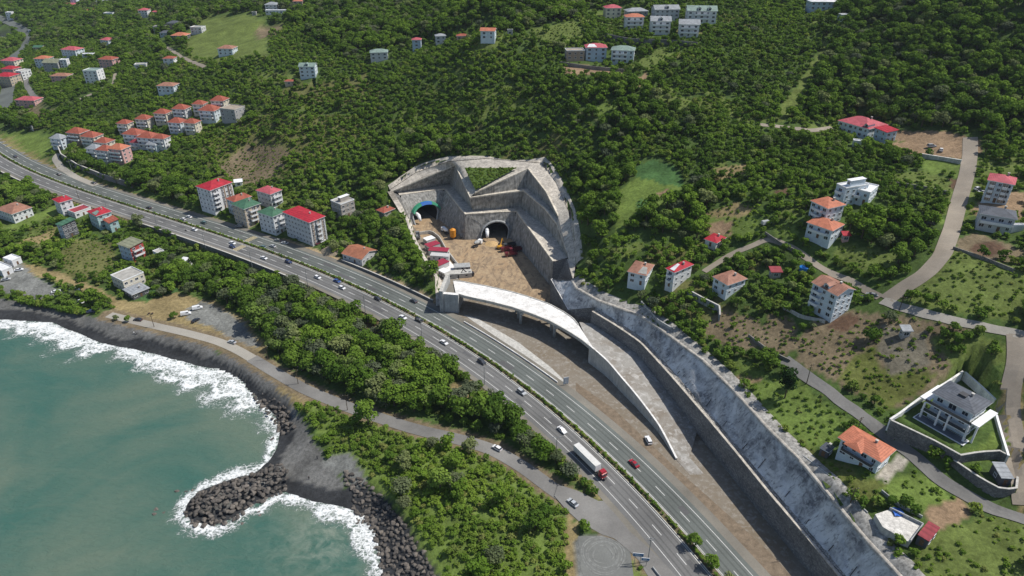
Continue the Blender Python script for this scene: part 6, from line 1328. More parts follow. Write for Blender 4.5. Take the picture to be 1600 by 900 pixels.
def dumper(px, py, deg, c, label):
    r = empty('tipper_lorry', UV((px,py,14)), R(deg), label, 'tipper lorry', 'site vehicles'); m = MB(); m.box((3.0,0,1.7),(1.9,2.4,2.1),paint(c)); m.build('cab', r, local=True); m = MB(); m.box((3.97,0,2.1),(.05,2.1,.8),M_glass); m.build('windscreen', r, local=True)
    m = MB(); m.box((0,0,.9),(7.6,1.1,.3),M_dark); m.build('chassis', r, local=True); m = MB(); m.box((-1,0,1.3),(5,2.4,.2),paint(c))
    for y_ in (-1.15,1.15): m.box((-1,y_,2.0),(5,.12,1.3),paint(c))
    m.box((1.5,0,2.1),(.12,2.4,1.5),paint(c)); m.box((-3.45,0,1.9),(.12,2.4,1.1),paint(c)); m.build('skip', r, local=True)
    for x in (-2.6,-1.3,2.8):
        for s_ in (-1,1): link('wheel', WHB, r, (x, s_*1.0, .5))
def excavator(px, py, deg, c, label):
    r = empty('excavator', UV((px,py,14)), R(deg), label, 'excavator', 'site vehicles'); pc = paint(c)
    for s_ in (-1,1): m = MB(); m.box((0,s_*1.1,.45),(3.8,.6,.9),M_black,taper=.85); m.build('track', r, local=True)
    m = MB(); m.box((-.5,0,1.5),(3.2,2.5,1.1),pc,taper=.92); m.build('house', r, local=True); m = MB(); m.box((.6,.7,2.3),(1.4,1.0,1.6),M_glass,taper=.85); m.build('cabin', r, local=True)
    m = MB(); m.tube((1,0,1.6),(4.0,0,4.8),.32,.26,6,pc); m.build('boom', r, local=True); m = MB(); m.tube((4.0,0,4.8),(5.8,0,2.2),.24,.18,6,pc); m.build('stick', r, local=True); m = MB(); m.box((5.9,0,1.6),(1.0,1.1,1.0),M_dark,taper=.7); m.build('bucket', r, local=True)
mixer(696,364,120,'white mixer lorry standing between the left tunnel mouth and the orange silo'); mixer(746,384,60,'grey and white mixer lorry at the left of the right tunnel mouth', M_conc_d)
excavator(781,388,70,'yellow','yellow excavator in front of the right tunnel mouth'); excavator(735,431,200,'black','small dark excavator at the end of the long pale block') 
for x, y, d, c, lb in [(797,386,200,'dark','uppermost dark tipper lorry of the group beside the spur wall'),(792,392,200,'maroon','dark red tipper lorry at the left of the group beside the spur wall'),(806,393,200,'maroon','maroon tipper lorry at the right of the group beside the spur wall'),(799,400,195,'maroon','nearest tipper lorry of the group beside the spur wall'),(653,371,100,'grey','grey tipper lorry by the left foot of the portal')]: dumper(x, y, d, c, lb)
m = MB(); c_ = UV((768,381,14)); 
m.tube((c_.x,c_.y,13.95),(c_.x,c_.y,15.2),4.2,.8,12,simple('sand_pile', (.52,.36,.18), .95, .3, 1.)); tag(m.build('sand_pile'), 'yellow sand pile in front of the right tunnel mouth', 'sand pile')
def heap(px, py, r_, hh, c, label, nm='spoil_heap'):
    p = P(px, py); G = []
    for i in range(9):
        q = i/8; G.append([(p.x+r_*q*math.cos(a)*(1+.15*math.sin(3*a)), p.y+.8*r_*q*math.sin(a)*(1+.15*math.cos(2*a)), p.z-.6+(hh+.6)*(1-q**1.5)+nr.uniform(-.15,.15)*(q < 1)) for a in np.linspace(0, 2*math.pi, 25)])
    m = MB(); m.grid(G[::-1], c); tag(m.build(nm, smooth=True), label, 'heap')
heap(521,392,8,3.4,simple('spoil_tan', (.30,.25,.18), .95, .35, 1., .5),'tan heap of earth between the big red-roofed block and the rusty barn'); heap(541,384,6,3,simple('spoil_tan', (.30,.25,.18), .95, .35, 1., .5),'small earth heap directly behind the rusty barn')

# ------------------------------------------------------------------ boulders
BP = []
for _ in range(4):
    bm = bmesh.new(); bmesh.ops.create_icosphere(bm, subdivisions=2, radius=1.)
    pl = [Vector(nr.normal(size=3)).normalized() for _ in range(9)]
    for v_ in bm.verts:
        for q in pl:
            k = v_.co.dot(q)
            if k > .62: v_.co -= q*(k-.62)*.9
        v_.co.z *= .8; v_.co.x *= 1.15
    me = bpy.data.meshes.new('boulder'); bm.to_mesh(me); bm.free(); me.materials.append(M_rock); BP.append(me)
bw = [U(a, b, 1.2)[:2] for a, b in [(440,724),(400,736),(350,751),(310,767),(290,785),(287,803),(300,819),(330,822),(362,812),(390,792),(412,781),(440,767),(456,752)]]
rv = [U(a, b, 2)[:2] for a, b in [(535,738),(562,750),(595,778),(622,810),(650,850),(675,890),(712,960),(615,960),(598,900),(590,862),(582,835),(568,806),(548,790),(545,765)]]
rv2 = [U(a, b, 2)[:2] for a, b in [(388,598),(410,600),(450,640),(462,670),(440,678),(425,655),(402,630)]]
bl = []
for pl, zmx, sp_ in ((bw, 3.0, 1.65), (rv, 4.0, 1.7), (rv2, 2.6, 2.0)):
    A = np.array(pl)
    for x in np.arange(A[:, 0].min(), A[:, 0].max(), sp_):
        for y in np.arange(A[:, 1].min(), A[:, 1].max(), sp_):
            px_, py_ = x+rng.uniform(-.8, .8), y+rng.uniform(-.8, .8)
            if inside(np.array([px_]), np.array([py_]), pl)[0]:
                d_ = dist_poly(np.array([px_]), np.array([py_]), pl, True)[0][0]; sd_ = dist_poly(np.array([px_]), np.array([py_]), SHORE)[0][0]
                z = -.2+min(zmx, sd_*.55) if pl is not rv else float(H(px_, py_))+.15
                bl.append((px_, py_, z, rng.uniform(.62, 1.22)))
for k in range(26): 
    a_, b_ = rng.choice([(272,772),(250,797),(384,819),(300,770),(430,690),(560,815),(400,800)]); q = U(a_+rng.uniform(-9, 9), b_+rng.uniform(-6, 6), 0); bl.append((q[0], q[1], -.35, rng.uniform(.5, 1.2)))
dd = [-(s**2)/(proj(x, y, z)[2]**2) for x, y, z, s in bl]; order = np.argsort(dd)
BZ = [(300,800,'at the seaward tip of the breakwater'),(350,785,'in the middle of the breakwater'),(425,745,'at the root of the breakwater'),(425,640,'in the small rock pile above the breakwater'),(555,765,'at the top of the lower rock armour'),(600,820,'in the middle of the lower rock armour'),(650,880,'at the bottom of the lower rock armour')]
BZ = [(Vector(U(a, b, 1)), t_) for a, b, t_ in BZ]; WET = {}
def boulder_label(x, y):
    q = min(BZ, key=lambda k: (k[0].x-x)**2+(k[0].y-y)**2)[1]; sd_ = dist_poly(np.array([x]), np.array([y]), SHORE)[0][0]
    a = 'dark wet boulder' if sd_ < 2.2 else ('paler dry boulder' if sd_ > 5 else 'dark grey boulder'); b = 'washed by the foam' if sd_ < 2.2 else ('set back from the water' if sd_ > 5 else 'one row behind the foam')
    return '%s %s, %s' % (a, q, b), 'boulder', 'boulders '+q
RV = []; RF = []
for r_, i in enumerate(order):
    x, y, z, s = bl[i]; sc = (s*rng.uniform(.85, 1.3), s*rng.uniform(.8, 1.15), s*rng.uniform(.7, 1.))
    if r_ < 290:
        o = link('boulder', BP[rng.randrange(4)], None, (x, y, z), 0, sc); o.rotation_euler = (rng.uniform(-.5, .5), rng.uniform(-.5, .5), rng.uniform(0, 6.28))
        tag(o, *boulder_label(x, y))
    else:
        me = BP[rng.randrange(4)]; M_ = Matrix.Translation((x, y, z)) @ Matrix.Rotation(rng.uniform(0, 6.28), 4, 'Z') @ Matrix.Rotation(rng.uniform(-.5, .5), 4, 'X') @ Matrix.Diagonal((*sc, 1)); n0 = len(RV)
        RV += [tuple(M_ @ v_.co) for v_ in me.vertices]; RF += [tuple(n0+j for j in f_.vertices) for f_ in me.polygons]
if RV: tag(link('shore_boulders', fast_mesh('shore_boulders', RV, RF, [M_rock])), 'smaller dark boulders filling the rock armour between the large ones', 'boulders', kind='stuff')

# ------------------------------------------------------------------ people on the beach and by the water (tiny in the photo)
def person(px, py, shirt, label, deg=0, sitting=False):
    p = P(px, py); m = MB(); sk = simple('skin', (.45,.27,.19), .7, .05); sh = simple('shirt_'+shirt, CARC[shirt], .9, .05); tr = simple('trousers', (.03,.035,.06), .9, .05)
    rings = lambda pts, mm: m.grid([[(cx+rx*math.cos(t_), cy+ry*math.sin(t_), z) for t_ in np.linspace(0, 2*math.pi, 9)] for cx, cy, rx, ry, z in pts], mm)
    for s_ in (-1, 1):
        rings([(s_*.11, .05*s_, .06, .1, .0), (s_*.10, 0, .065, .07, .1), (s_*.10, 0, .075, .08, .5), (s_*.09, 0, .10, .1, .88)], tr)
        rings([(s_*.30, .06, .035, .035, .78), (s_*.28, .03, .045, .045, 1.05), (s_*.21, 0, .06, .06, 1.42)], sh)
        rings([(s_*.31, .08, .02, .03, .66), (s_*.30, .06, .04, .045, .78)], sk)
    rings([(0, 0, .19, .12, .84), (0, 0, .16, .11, 1.05), (0, 0, .21, .13, 1.3), (0, 0, .19, .12, 1.44), (0, 0, .06, .06, 1.5)], sh); rings([(0, 0, .06, .06, 1.48), (0, 0, .06, .06, 1.54), (0, .01, .085, .1, 1.6), (0, .01, .09, .105, 1.68), (0, 0, .07, .08, 1.75), (0, 0, .01, .01, 1.78)], sk)
    me = m.mesh('person', True); o = link('person', me, None, p, R(deg)); tag(o, label, 'person')
    hm = MB(); m2 = hm; m2.grid([[(rx*math.cos(t_), -.01+ry*math.sin(t_), z) for t_ in np.linspace(0, 2*math.pi, 9)] for rx, ry, z in ((.093, .105, 1.68), (.085, .1, 1.74), (.05, .06, 1.79), (.01, .01, 1.8))], simple('hair', (.02,.015,.01), .9, .05)); hm.build('hair', o, local=True)
person(483,749,'black','person in dark clothes standing on the small grey beach inside the breakwater', 200); person(496,717,'dark','person in dark clothes beside the green edge above the small grey beach', 40)
person(210,522,'white','left one of two people walking on the black beach', 80); person(214,522,'grey','right one of two people walking on the black beach', 100)
# ------------------------------------------------------------------ vegetation
def leafmat(name, c1, c2, c3, trans=.25):
    t = NT(name); oi = t.n('ShaderNodeObjectInfo').outputs['Random']; v = t.pos(); n = t.noise(v, .035, 3, .5); n2 = t.noise(v, .9, 3, .6)
    k = t.mix(t.ramp(oi, [(.0, 0.), (.85, 1.)]), c1, c2); k = t.mix(t.ramp(oi, [(.86, 0.), (.95, .9)]), k, c3)
    k = t.mix(1., k, t.ramp(n, [(.35, (.78, .80, .85)), (.65, (1.22, 1.18, 1.0))]), 'MULTIPLY'); k = t.mix(1., k, t.ramp(n2, [(.3, .72), (.7, 1.28)]), 'MULTIPLY')
    d = t.n('ShaderNodeBsdfDiffuse'); tr = t.n('ShaderNodeBsdfTranslucent'); mx = t.n('ShaderNodeMixShader'); mx.inputs[0].default_value = trans
    t.l(k, d.inputs[0]); t.l(k, tr.inputs[0]); t.l(d.outputs[0], mx.inputs[1]); t.l(tr.outputs[0], mx.inputs[2]); t.l(mx.outputs[0], t.o.inputs[0]); return t.m
M_leaf = leafmat('leaf_broad', (.074,.140,.022), (.148,.240,.038), (.17,.20,.095))
M_hazel = leafmat('leaf_hazel', (.080,.150,.024), (.150,.240,.040), (.18,.24,.05))
M_bramble = leafmat('leaf_bramble', (.105,.185,.028), (.16,.24,.042), (.19,.21,.07))
M_conif = leafmat('leaf_conifer', (.018,.042,.014), (.03,.06,.02), (.03,.06,.02), .1)
M_oliv = leafmat('leaf_silver', (.10,.13,.075), (.14,.165,.10), (.09,.12,.06))
_pm = {}
def foliage(name, n, R0, hgt, z0, size, lobes, m, seed, trunk=True, flat=.8, up=.35, spread=.62):
    """crown of n small leaf clumps on a set of lobes, plus trunk and limbs"""
    q = np.random.RandomState(seed); C = []
    for _ in range(lobes):
        a = q.uniform(0, 6.283); r = R0*spread*math.sqrt(q.uniform(.05, 1)); z = z0+(hgt-z0)*q.uniform(.28, .80); k = 1-.35*abs((z-z0)/(hgt-z0)-.45)
        C.append((r*math.cos(a), r*math.sin(a), z, R0*q.uniform(.34, .56)*k))
    C.append((0, 0, z0+(hgt-z0)*.62, R0*.55)); C = np.array(C)
    w = C[:, 3]**2; i = q.choice(len(C), n, p=w/w.sum()); D = q.normal(size=(n, 3)); D /= np.linalg.norm(D, axis=1)[:, None]; D[:, 2] = np.where(D[:, 2] < -.35, -D[:, 2], D[:, 2])
    P_ = C[i, :3]+D*C[i, 3][:, None]*q.uniform(.72, 1.08, n)[:, None]*np.array((1, 1, flat)); P_[:, 2] = np.maximum(P_[:, 2], z0*.7)
    N = D+q.normal(size=(n, 3))*.55+np.array((0, 0, up)); N /= np.linalg.norm(N, axis=1)[:, None]
    T = np.cross(N, q.normal(size=(n, 3))); T /= np.linalg.norm(T, axis=1)[:, None]+1e-9; B = np.cross(N, T); s = size*q.uniform(.6, 1.35, n)[:, None]
    V = np.stack([P_-T*s*.5-B*s*.35, P_+T*s*.5-B*s*.45, P_+T*s*.42+B*s*.5, P_-T*s*.55+B*s*.4], 1); V[:, 0] += N*s*.12; V[:, 2] += N*s*.1
    V = V.reshape(-1, 3); F = np.arange(4*n).reshape(-1, 4); crown = fast_mesh(name+'_crown', V, F, [m])
    tm = MB(); th = z0+(hgt-z0)*.5; tm.tube((0, 0, -1), (0, 0, th), R0*.075+.05, R0*.035, 7, M_bark, False)
    for k in range(min(5, len(C))): tm.tube((0, 0, th*(.45+.1*k)), tuple(C[k, :3]), R0*.03+.02, R0*.012, 5, M_bark, False)
    tr = tm.mesh(name+'_trunk')
    both = MB(); both.v = [tuple(v_) for v_ in V]; both.f = [tuple(int(x) for x in f_) for f_ in F]; both.m = [0]*len(F); both.mats = [m]
    if trunk:
        n0 = len(both.v); both.v += [tuple(v_.co) for v_ in tr.vertices]; both.f += [tuple(n0+j for j in f_.vertices) for f_ in tr.polygons]; both.m += [1]*len(tr.polygons); both.mats = [m, M_bark]
    return crown, tr, both.mesh(name)
TREE = [foliage('broadleaf', 820, 4.2, 8.5, 1.7, .62, 9, M_leaf, s) for s in (1, 2, 3, 4)]+[foliage('tall_broadleaf', 900, 3.8, 11., 2.4, .62, 11, M_leaf, 5)]+[foliage('silver_tree', 640, 3.6, 6.8, 1.2, .50, 9, M_oliv, 6)]
BUSH = [foliage('hazel_bush', 260, 2.35, 3.9, .5, .55, 6, M_hazel, 10+s, flat=.9, spread=.7) for s in range(4)]+[foliage('small_tree', 360, 2.6, 5.2, .9, .52, 6, M_leaf, 20)]
LOW = [foliage('bramble', 130, 1.5, 1.6, .1, .42, 5, M_bramble, 30+s, trunk=False, flat=.6, spread=.8) for s in range(3)]
HEDGE = [foliage('hedge_plant', 70, .75, 1.1, .15, .30, 3, M_hazel, 40+s, trunk=False) for s in range(2)]
POP = foliage('poplar', 900, 1.9, 17., 1., .5, 26, M_conif, 50, spread=.35); CON = foliage('conifer', 1000, 3.4, 15., 1.5, .55, 18, M_conif, 51, spread=.55)
def proto_col(name, L):
    c = bpy.data.collections.new(name)
    for i, k in enumerate(L):
        o = bpy.data.objects.new(name+'_plant', k[2]); c.objects.link(o)
    return c
def scatter(name, pts, scl, rot, idx, col, label, cat):
    """one object; geometry nodes put a plant on every vertex"""
    me = bpy.data.meshes.new(name); me.vertices.add(len(pts)); me.vertices.foreach_set('co', np.asarray(pts, np.float32).ravel())
    for nm, ty, A in (('scl', 'FLOAT', scl), ('rot', 'FLOAT', rot)): a = me.attributes.new(nm, ty, 'POINT'); a.data.foreach_set('value', np.asarray(A, np.float32))
    a = me.attributes.new('idx', 'INT', 'POINT'); a.data.foreach_set('value', np.asarray(idx, np.int32)); me.update()
    o = link(name, me); g = bpy.data.node_groups.new(name, 'GeometryNodeTree'); g.interface.new_socket('Geometry', in_out='INPUT', socket_type='NodeSocketGeometry'); g.interface.new_socket('Geometry', in_out='OUTPUT', socket_type='NodeSocketGeometry')
    N = g.nodes.new; gi = N('NodeGroupInput'); go = N('NodeGroupOutput'); mp = N('GeometryNodeMeshToPoints'); ip = N('GeometryNodeInstanceOnPoints'); ci = N('GeometryNodeCollectionInfo')
    ci.inputs[0].default_value = col; ci.inputs['Separate Children'].default_value = True; ci.inputs['Reset Children'].default_value = True; ip.inputs['Pick Instance'].default_value = True
    def na(nm, ty): x = N('GeometryNodeInputNamedAttribute'); x.data_type = ty; x.inputs[0].default_value = nm; return x.outputs[0]
    cx_ = N('ShaderNodeCombineXYZ'); l = g.links.new; l(na('rot', 'FLOAT'), cx_.inputs[2])
    l(gi.outputs[0], mp.inputs[0]); l(mp.outputs[0], ip.inputs['Points']); l(ci.outputs[0], ip.inputs['Instance']); l(na('idx', 'INT'), ip.inputs['Instance Index']); l(cx_.outputs[0], ip.inputs['Rotation']); l(na('scl', 'FLOAT'), ip.inputs['Scale']); l(ip.outputs[0], go.inputs[0])
    md = o.modifiers.new('plants', 'NODES'); md.node_group = g; return tag(o, label, cat, kind='stuff')
def sample(x0, x1, y0, y1, step, jit=.38):
    xs = np.arange(x0, x1, step); ys = np.arange(y0, y1, step); x, y = np.meshgrid(xs, ys); x = x+(np.arange(len(ys)) % 2)[:, None]*step*.5
    x = (x+nr.uniform(-jit, jit, x.shape)*step).ravel(); y = (y+nr.uniform(-jit, jit, y.shape)*step).ravel(); return x, y
def gi_(A, x, y): return A[np.clip(np.searchsorted(YS, y)-1, 0, len(YS)-2), np.clip(np.searchsorted(XS, x)-1, 0, len(XS)-2)]
def clear_mask(x, y, rad, tall):
    """False where a house, road or wall is too close"""
    ok = np.ones(x.shape, bool)
    for cx, cy, hw_, hd_, rz, zg in FOOT:
        dx, dy = x-cx, y-cy; c, s = math.cos(-rz), math.sin(-rz); u = dx*c-dy*s; v_ = dx*s+dy*c; ok &= ~((np.abs(u) < hw_+rad) & (np.abs(v_) < hd_+rad))
        if tall:
            L = math.hypot(cx, cy); fx, fy = -cx/L, -cy/L; a_ = dx*fx+dy*fy; b_ = np.abs(dx*fy-dy*fx); ok &= ~((a_ > 0) & (a_ < hd_+tall*(1.9 if L > 480 else 1)) & (b_ < max(hw_, hd_)*.95))
    for c3, w in ROADS:
        lo_, hi_ = c3[:, :2].min(0)-12, c3[:, :2].max(0)+12; m = (x > lo_[0]) & (x < hi_[0]) & (y > lo_[1]) & (y < hi_[1])
        if m.any(): k = np.where(m)[0]; d = dist_poly(x[k], y[k], c3)[0]; ok[k[d < w/2+rad*.9]] = False
    m = (np.abs(x) < 140) & (y < 440) & (y > 90); k = np.where(m)[0]; d = dist_poly(x[k], y[k], np.c_[RIM3[:, 0], RIM3[:, 1]])[0]; ok[k[d < 2.6+rad*.5]] = False
    d = dist_poly(x, y, HW)[0]; ok &= d > 14.5+rad*.8; d = dist_poly(x, y, COAST)[0]; ok &= d > 3.1+rad*.5
    return ok
def view_ok(x, y, z, mx=150):
    px, py, d = proj(x, y, z); return (px > -mx) & (px < 1600+mx) & (py < 900+mx) & (py > -160) & (d > 20)
allT = []   # x, y, z, scale, kind index
def gather(step, codes, prob, rad, tall, x0=-760, x1=420, y0=95, y1=1000, jit=.38):
    x, y = sample(x0, x1, y0, y1, step, jit); z = H(x, y); k = view_ok(x, y, z); x, y, z = x[k], y[k], z[k]
    cde = gi_(GT, x, y); pr = np.zeros(len(x)); 
    for c, p_ in zip(codes, prob): pr[cde == c] = p_
    k = nr.uniform(size=len(x)) < pr; x, y, z, cde = x[k], y[k], z[k], cde[k]
    k = clear_mask(x, y, rad, tall); return x[k], y[k], z[k], cde[k]
# keep plants off the villa yards and the ruined floor
for pl, cc in (([(1388,650),(1462,695),(1500,715),(1535,710),(1585,716),(1565,635),(1506,575),(1440,615)], 0), ([(1492,715),(1530,748),(1560,764),(1592,766),(1592,712),(1560,700)], 0), ([(1358,812),(1388,792),(1452,818),(1470,822),(1462,850),(1418,866),(1370,842)], 0), ([(1370,735),(1405,706),(1430,720),(1390,762)], 0)):
    GT[front & inside(_gpx, _gpy, pl)] = cc
for pl in (rv, bw, rv2): GT[inside(GX, GY, pl) | (dist_poly(GX, GY, pl, True)[0] < 1.5)] = 0
# woods
x, y, z, c = gather(5.4, (3, 4, 1, 5, 2, 6), (.95, .55, .03, .16, .045, .06), 3.0, 9)
n = len(x); far_ = y > 560
ki = nr.choice(6, n, p=(.21, .2, .2, .18, .13, .08)); scl = nr.uniform(.62, 1.18, n)*np.where(c == 3, 1.05, .8)*np.where((c == 5), 1.45, 1)*np.where((c == 3) & (y < 330) & (x < 20), 1.22, 1)
coast = (y < 330) & (x < 10); ki[coast & (nr.uniform(size=n) < .22)] = 5
depth = proj(x, y, z)[2]; px, py, _ = proj(x, y, z)
inv = (px > -20) & (px < 1620) & (py > -10) & (py < 930)
rank = np.argsort(np.where(inv, depth/scl, 1e9)); ind = rank[:292]; rest = np.setdiff1d(np.arange(n), ind)
MARKS = [(905,730,'the white lorry'),(760,600,'the lamp post below the bridge'),(660,525,'the lamp post below the abutment'),(571,488,'the lamp post beside the rubble patch'),(480,447,'the verge below the big red-roofed block'),(777,702,'the white car on the coast road'),(543,640,'the wooden pole at the coast road bend'),(466,600,'the wooden pole on the shaded coast road'),(419,560,'the end of the pale promenade'),
 (210,455,'the dark beach kiosk'),(205,395,'the dark red side-walled house'),(100,360,'the pale green-roofed garden house'),(18,340,'the brown-roofed house at the left edge'),(565,400,'the rusty-roofed barn'),(600,335,'the red-roofed hut by the portal'),(670,440,'the bridge abutment'),(535,330,'the half-built grey house'),(20,420,'the white sheds at the left edge'),(152,478,'the lone beach car park tree'),
 (520,720,'the small grey beach'),(600,780,'the upper shore boulders'),(650,870,'the lower shore boulders'),(895,830,'the gravel turning circle'),(700,780,'the middle of the green promontory'),(780,860,'the bottom of the green promontory'),
 (995,435,'the patchy brown-roofed house'),(1062,440,'the red and white roofed house'),(1142,450,'the dull brown hipped-roof house'),(1122,385,'the small bright red-roofed house'),(1255,424,'the blue water tank'),(1300,480,'the tall white gabled house'),(1226,610,'the tall dark conifer'),(1350,560,'the sparse brown field'),(1290,340,'the two orange-roofed houses'),(1340,300,'the stepped white modern house'),(1560,370,'the slate-roofed house'),(1565,310,'the right-edge apartment block'),(1470,400,'the gravel road bend'),
 (1500,640,'the grand white villa'),(1355,710,'the orange-roofed villa'),(1405,825,'the ruined white floor'),(1452,840,'the dull red shed'),(1575,745,'the tin-roofed terrace shed'),(1520,860,'the bottom right grass slope'),(1580,590,'the dirt track at the right edge'),(1200,660,'the crest of the pale sprayed slope'),(1110,520,'the upper crest of the sprayed slope'),(1030,470,'the low grey wall above the slope'),(1430,770,'the small orchard garden')]
MP = [P(a, b) for a, b, _ in MARKS]; ORD = ['nearest', 'second nearest', 'third nearest', 'fourth nearest', 'fifth nearest', 'sixth nearest']
def name_all(xs, ys, words, plural):
    """a label for each plant from the landmark it stands closest to and its rank there"""
    out = [None]*len(xs); best = [min(range(len(MP)), key=lambda m: (MP[m].x-a)**2+(MP[m].y-b)**2) for a, b in zip(xs, ys)]
    for m in set(best):
        ids = [i for i in range(len(xs)) if best[i] == m]; ids.sort(key=lambda i: (MP[m].x-xs[i])**2+(MP[m].y-ys[i])**2)
        for w in set(words[i] for i in ids):
            for r_, i in enumerate([i for i in ids if words[i] == w]):
                out[i] = ('%s %s to %s' % (w, ORD[r_], MARKS[m][2]), '%s around %s' % (plural, MARKS[m][2])) if r_ < 6 else ('%s in the growth farther around %s' % (w, MARKS[m][2]), '%s farther around %s' % (plural, MARKS[m][2]))
    return out
TNAMES = ['broadleaf_tree']*4+['tall_broadleaf_tree', 'silver_leaved_tree']
def plant_tree(kit, nm, loc, s, rz, label, group=None, cat='tree'):
    r = empty(nm, loc, rz, label, cat, group); link('crown', kit[0], r, (0, 0, 0), 0, (s, s, s)); link('trunk', kit[1], r, (0, 0, 0), 0, (s, s, s)); return r
NM = name_all(x[ind], y[ind], ['pale silvery tree' if ki[i] == 5 else 'tall green tree' if ki[i] == 4 else 'round green tree' for i in ind], 'trees')
for i, (lb, gp) in zip(ind, NM):
    plant_tree(TREE[ki[i]], TNAMES[ki[i]], (x[i], y[i], z[i]-.3), scl[i], nr.uniform(0, 6.28), lb, gp)
scatter('woodland', np.c_[x, y, z-.3][rest], scl[rest], nr.uniform(0, 6.28, len(rest)), ki[rest], proto_col('wood', TREE), 'dense green woodland covering the upper hillsides and valley', 'woodland')
nw = len(rest)
x, y, z, c = gather(8.5, (3, 2, 4), (.9, .9, .9), 2, 0, -1500, 900, 1000, 1900); n = len(x)
scatter('far_woodland', np.c_[x, y, z-.3], nr.uniform(.9, 1.6, n), nr.uniform(0, 6.28, n), nr.randint(0, 5, n), proto_col('far_wood', TREE), 'distant green woodland on the farthest hills at the top left', 'woodland')
# orchard bushes
x, y, z, c = gather(4.0, (2, 4, 1, 5, 3, 6), (.93, .75, .06, .14, .30, .50), 1.8, 3, jit=.3)
n = len(x); ki = nr.choice(5, n, p=(.22, .22, .22, .2, .14)); scl = nr.uniform(.62, 1.15, n)*np.where(c == 1, .6, 1)*np.where(c == 5, .8, 1)
depth = proj(x, y, z)[2]; px, py, _ = proj(x, y, z); inv = (px > -20) & (px < 1620) & (py > -10) & (py < 930)
rank = np.argsort(np.where(inv, depth/scl, 1e9)); ind = rank[:292]; rest = np.setdiff1d(np.arange(n), ind)
NM = name_all(x[ind], y[ind], ['small upright tree' if ki[i] == 4 else 'rounded green bush' for i in ind], 'bushes')
for i, (lb, gp) in zip(ind, NM):
    tag(link('bush', BUSH[ki[i]][2], None, (x[i], y[i], z[i]-.15), nr.uniform(0, 6.28), (scl[i],)*3), lb, 'bush', gp)
scatter('orchard', np.c_[x, y, z-.15][rest], scl[rest], nr.uniform(0, 6.28, len(rest)), ki[rest], proto_col('orchard', BUSH), 'hazel orchard bushes covering the hillside in loose rows', 'orchard')
nb = len(rest)
# low growth: brambles on the promontory, weeds and shrubs on rough ground
x, y, z, c = gather(2.1, (5, 1, 4, 3, 2, 6), (.85, .52, .35, .15, .14, .55), .9, 0, -330, 260, 95, 540); n = len(x)
scatter('undergrowth', np.c_[x, y, z-.1], nr.uniform(.5, 1.25, n)*np.where(c == 1, .55, 1), nr.uniform(0, 6.28, n), nr.randint(0, 3, n), proto_col('undergrowth', LOW), 'bright green brambles and weeds over the rough ground', 'undergrowth')
# planted median and roadside shrubs
pts = []
for s in np.arange(3, _s[-1]-60, .85):
    p, n_, _ = hat(s, rng.uniform(-.45, .45)); 
    if rng.random() < .93: pts.append((p[0], p[1], RZ+.22))
pts = np.array(pts); n = len(pts); scatter('median_hedge', pts, nr.uniform(.7, 1.25, n), nr.uniform(0, 6.28, n), nr.randint(0, 2, n), proto_col('hedge', HEDGE), 'low clipped hedge planted along the highway median', 'hedge')
for x_, y_, s_, lb in [(1082,862,.72,'round dark tree in the median, farthest of the three at the bottom'),(1106,888,.7,'round dark tree in the median, middle of the three at the bottom'),(1137,914,.7,'round dark tree in the median cut by the bottom edge')]:
    q = s_of(x_, y_)[0]; p = hat(q, 0)[0]; plant_tree(TREE[1], 'broadleaf_tree', (p[0], p[1], RZ+.2), s_, rng.uniform(0, 6), lb)
for x_, y_, s_, kit, nm, lb in [(494,150,1.,POP,'poplar','tallest dark slender poplar standing right of the pale blue gabled house'),(456,163,.8,POP,'poplar','shorter slender poplar beside the tiny hut with a rusty roof'),(1226,622,1.05,CON,'conifer','tall dark conifer at the top of the asphalt lane below the sparse field'),
 (152,478,1.15,TREE[4],'broadleaf_tree','large dark tree standing alone in the beach car park'),(272,498,.55,TREE[0],'broadleaf_tree','single small tree beside the gravel patch behind the beach'),(220,360,1.1,TREE[4],'broadleaf_tree','bushy roadside tree hiding the near carriageway edge beside the teal house'),(248,362,.5,TREE[2],'broadleaf_tree','small round tree on the near verge right of the teal house'),
 (283,397,.6,TREE[3],'tall_broadleaf_tree','slim tree in front of the highway retaining wall'),(457,438,.45,TREE[0],'broadleaf_tree','right one of two small trees on the verge below the big red-roofed block'),(434,430,.42,TREE[2],'broadleaf_tree','left one of two small trees on the verge below the big red-roofed block'),(201,503,.5,TREE[1],'broadleaf_tree','round tree at the left end of the promenade'),(182,500,.42,TREE[0],'broadleaf_tree','small round tree beside the white kiosk on the beach edge'),(110,480,.5,TREE[2],'broadleaf_tree','tree at the middle of the beach hedge')]:
    p = P(x_, y_); plant_tree(kit, nm, (p.x, p.y, p.z-.2), s_, rng.uniform(0, 6), lb)
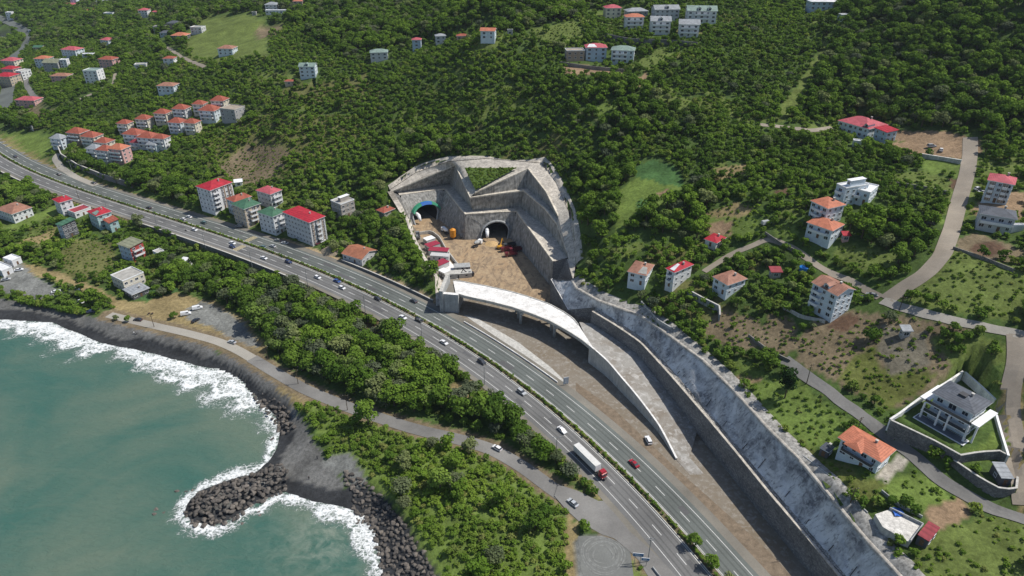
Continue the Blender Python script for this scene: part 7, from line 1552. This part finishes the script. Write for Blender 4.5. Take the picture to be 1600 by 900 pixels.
# clipped row along the beach edge
row = curve([tuple(P(a, b)) for a, b in [(32,474),(60,478),(95,486),(130,492)]], 2.2, 0)
scatter('beach_hedge', row+(0, 0, -.2), nr.uniform(.8, 1.1, len(row)), nr.uniform(0, 6, len(row)), nr.randint(0, 4, len(row)), proto_col('beach_bush', BUSH[:4]), 'dark bushy hedge along the top of the black beach', 'hedge')
# roadside shrubs on the sea-side verge
pts = []
for (px0, px1, dens) in (((480,447),(600,500),.35), ((690,560),(935,775),.85), ((560,490),(700,560),.5)):
    a_, b_ = sorted((s_of(*px0)[0], s_of(*px1)[0]))
    for s in np.arange(a_, b_, 2.):
        if rng.random() < dens: p = hat(s, rng.uniform(-18, -15.2))[0]; pts.append((p[0], p[1], float(H(*p))-.2))
pts = np.array(pts); n = len(pts); scatter('verge_shrubs', pts, nr.uniform(.55, 1., n), nr.uniform(0, 6.28, n), nr.randint(0, 4, n), proto_col('verge', BUSH[:4]), 'shrubs lining the sea side of the near carriageway', 'shrubs')
# grass tufts on the wedge over the portal
pts = []
for _ in range(260):
    a_, b_ = rng.random(), rng.random()
    if a_+b_ > 1: a_, b_ = 1-a_, 1-b_
    p = GRASS_TRI[0]+(GRASS_TRI[1]-GRASS_TRI[0])*a_+(GRASS_TRI[2]-GRASS_TRI[0])*b_; pts.append((p[0], p[1], p[2]+.3))
scatter('wedge_grass', pts, nr.uniform(.3, .6, len(pts)), nr.uniform(0, 6.28, len(pts)), nr.randint(0, 3, len(pts)), proto_col('wedge', LOW), 'bright green growth filling the triangle above the tunnel mouths', 'undergrowth')
print('plants', nw, nb)

# ------------------------------------------------------------------ haze: thin even air over the whole valley
hz = MB(); hz.box((-300, 1180, 235), (3400, 3100, 486)); ho = hz.build('haze'); hm = bpy.data.materials.new('haze'); hm.use_nodes = True; nt = hm.node_tree; nt.nodes.clear()
pv = nt.nodes.new('ShaderNodeVolumePrincipled'); oo_ = nt.nodes.new('ShaderNodeOutputMaterial'); pv.inputs['Color'].default_value = (.72, .82, .95, 1); pv.inputs['Density'].default_value = .00005; pv.inputs['Anisotropy'].default_value = .2
nt.links.new(pv.outputs[0], oo_.inputs['Volume']); ho.data.materials.append(hm); tag(ho, 'thin pale bluish air haze over the far hills', 'haze', kind='stuff')
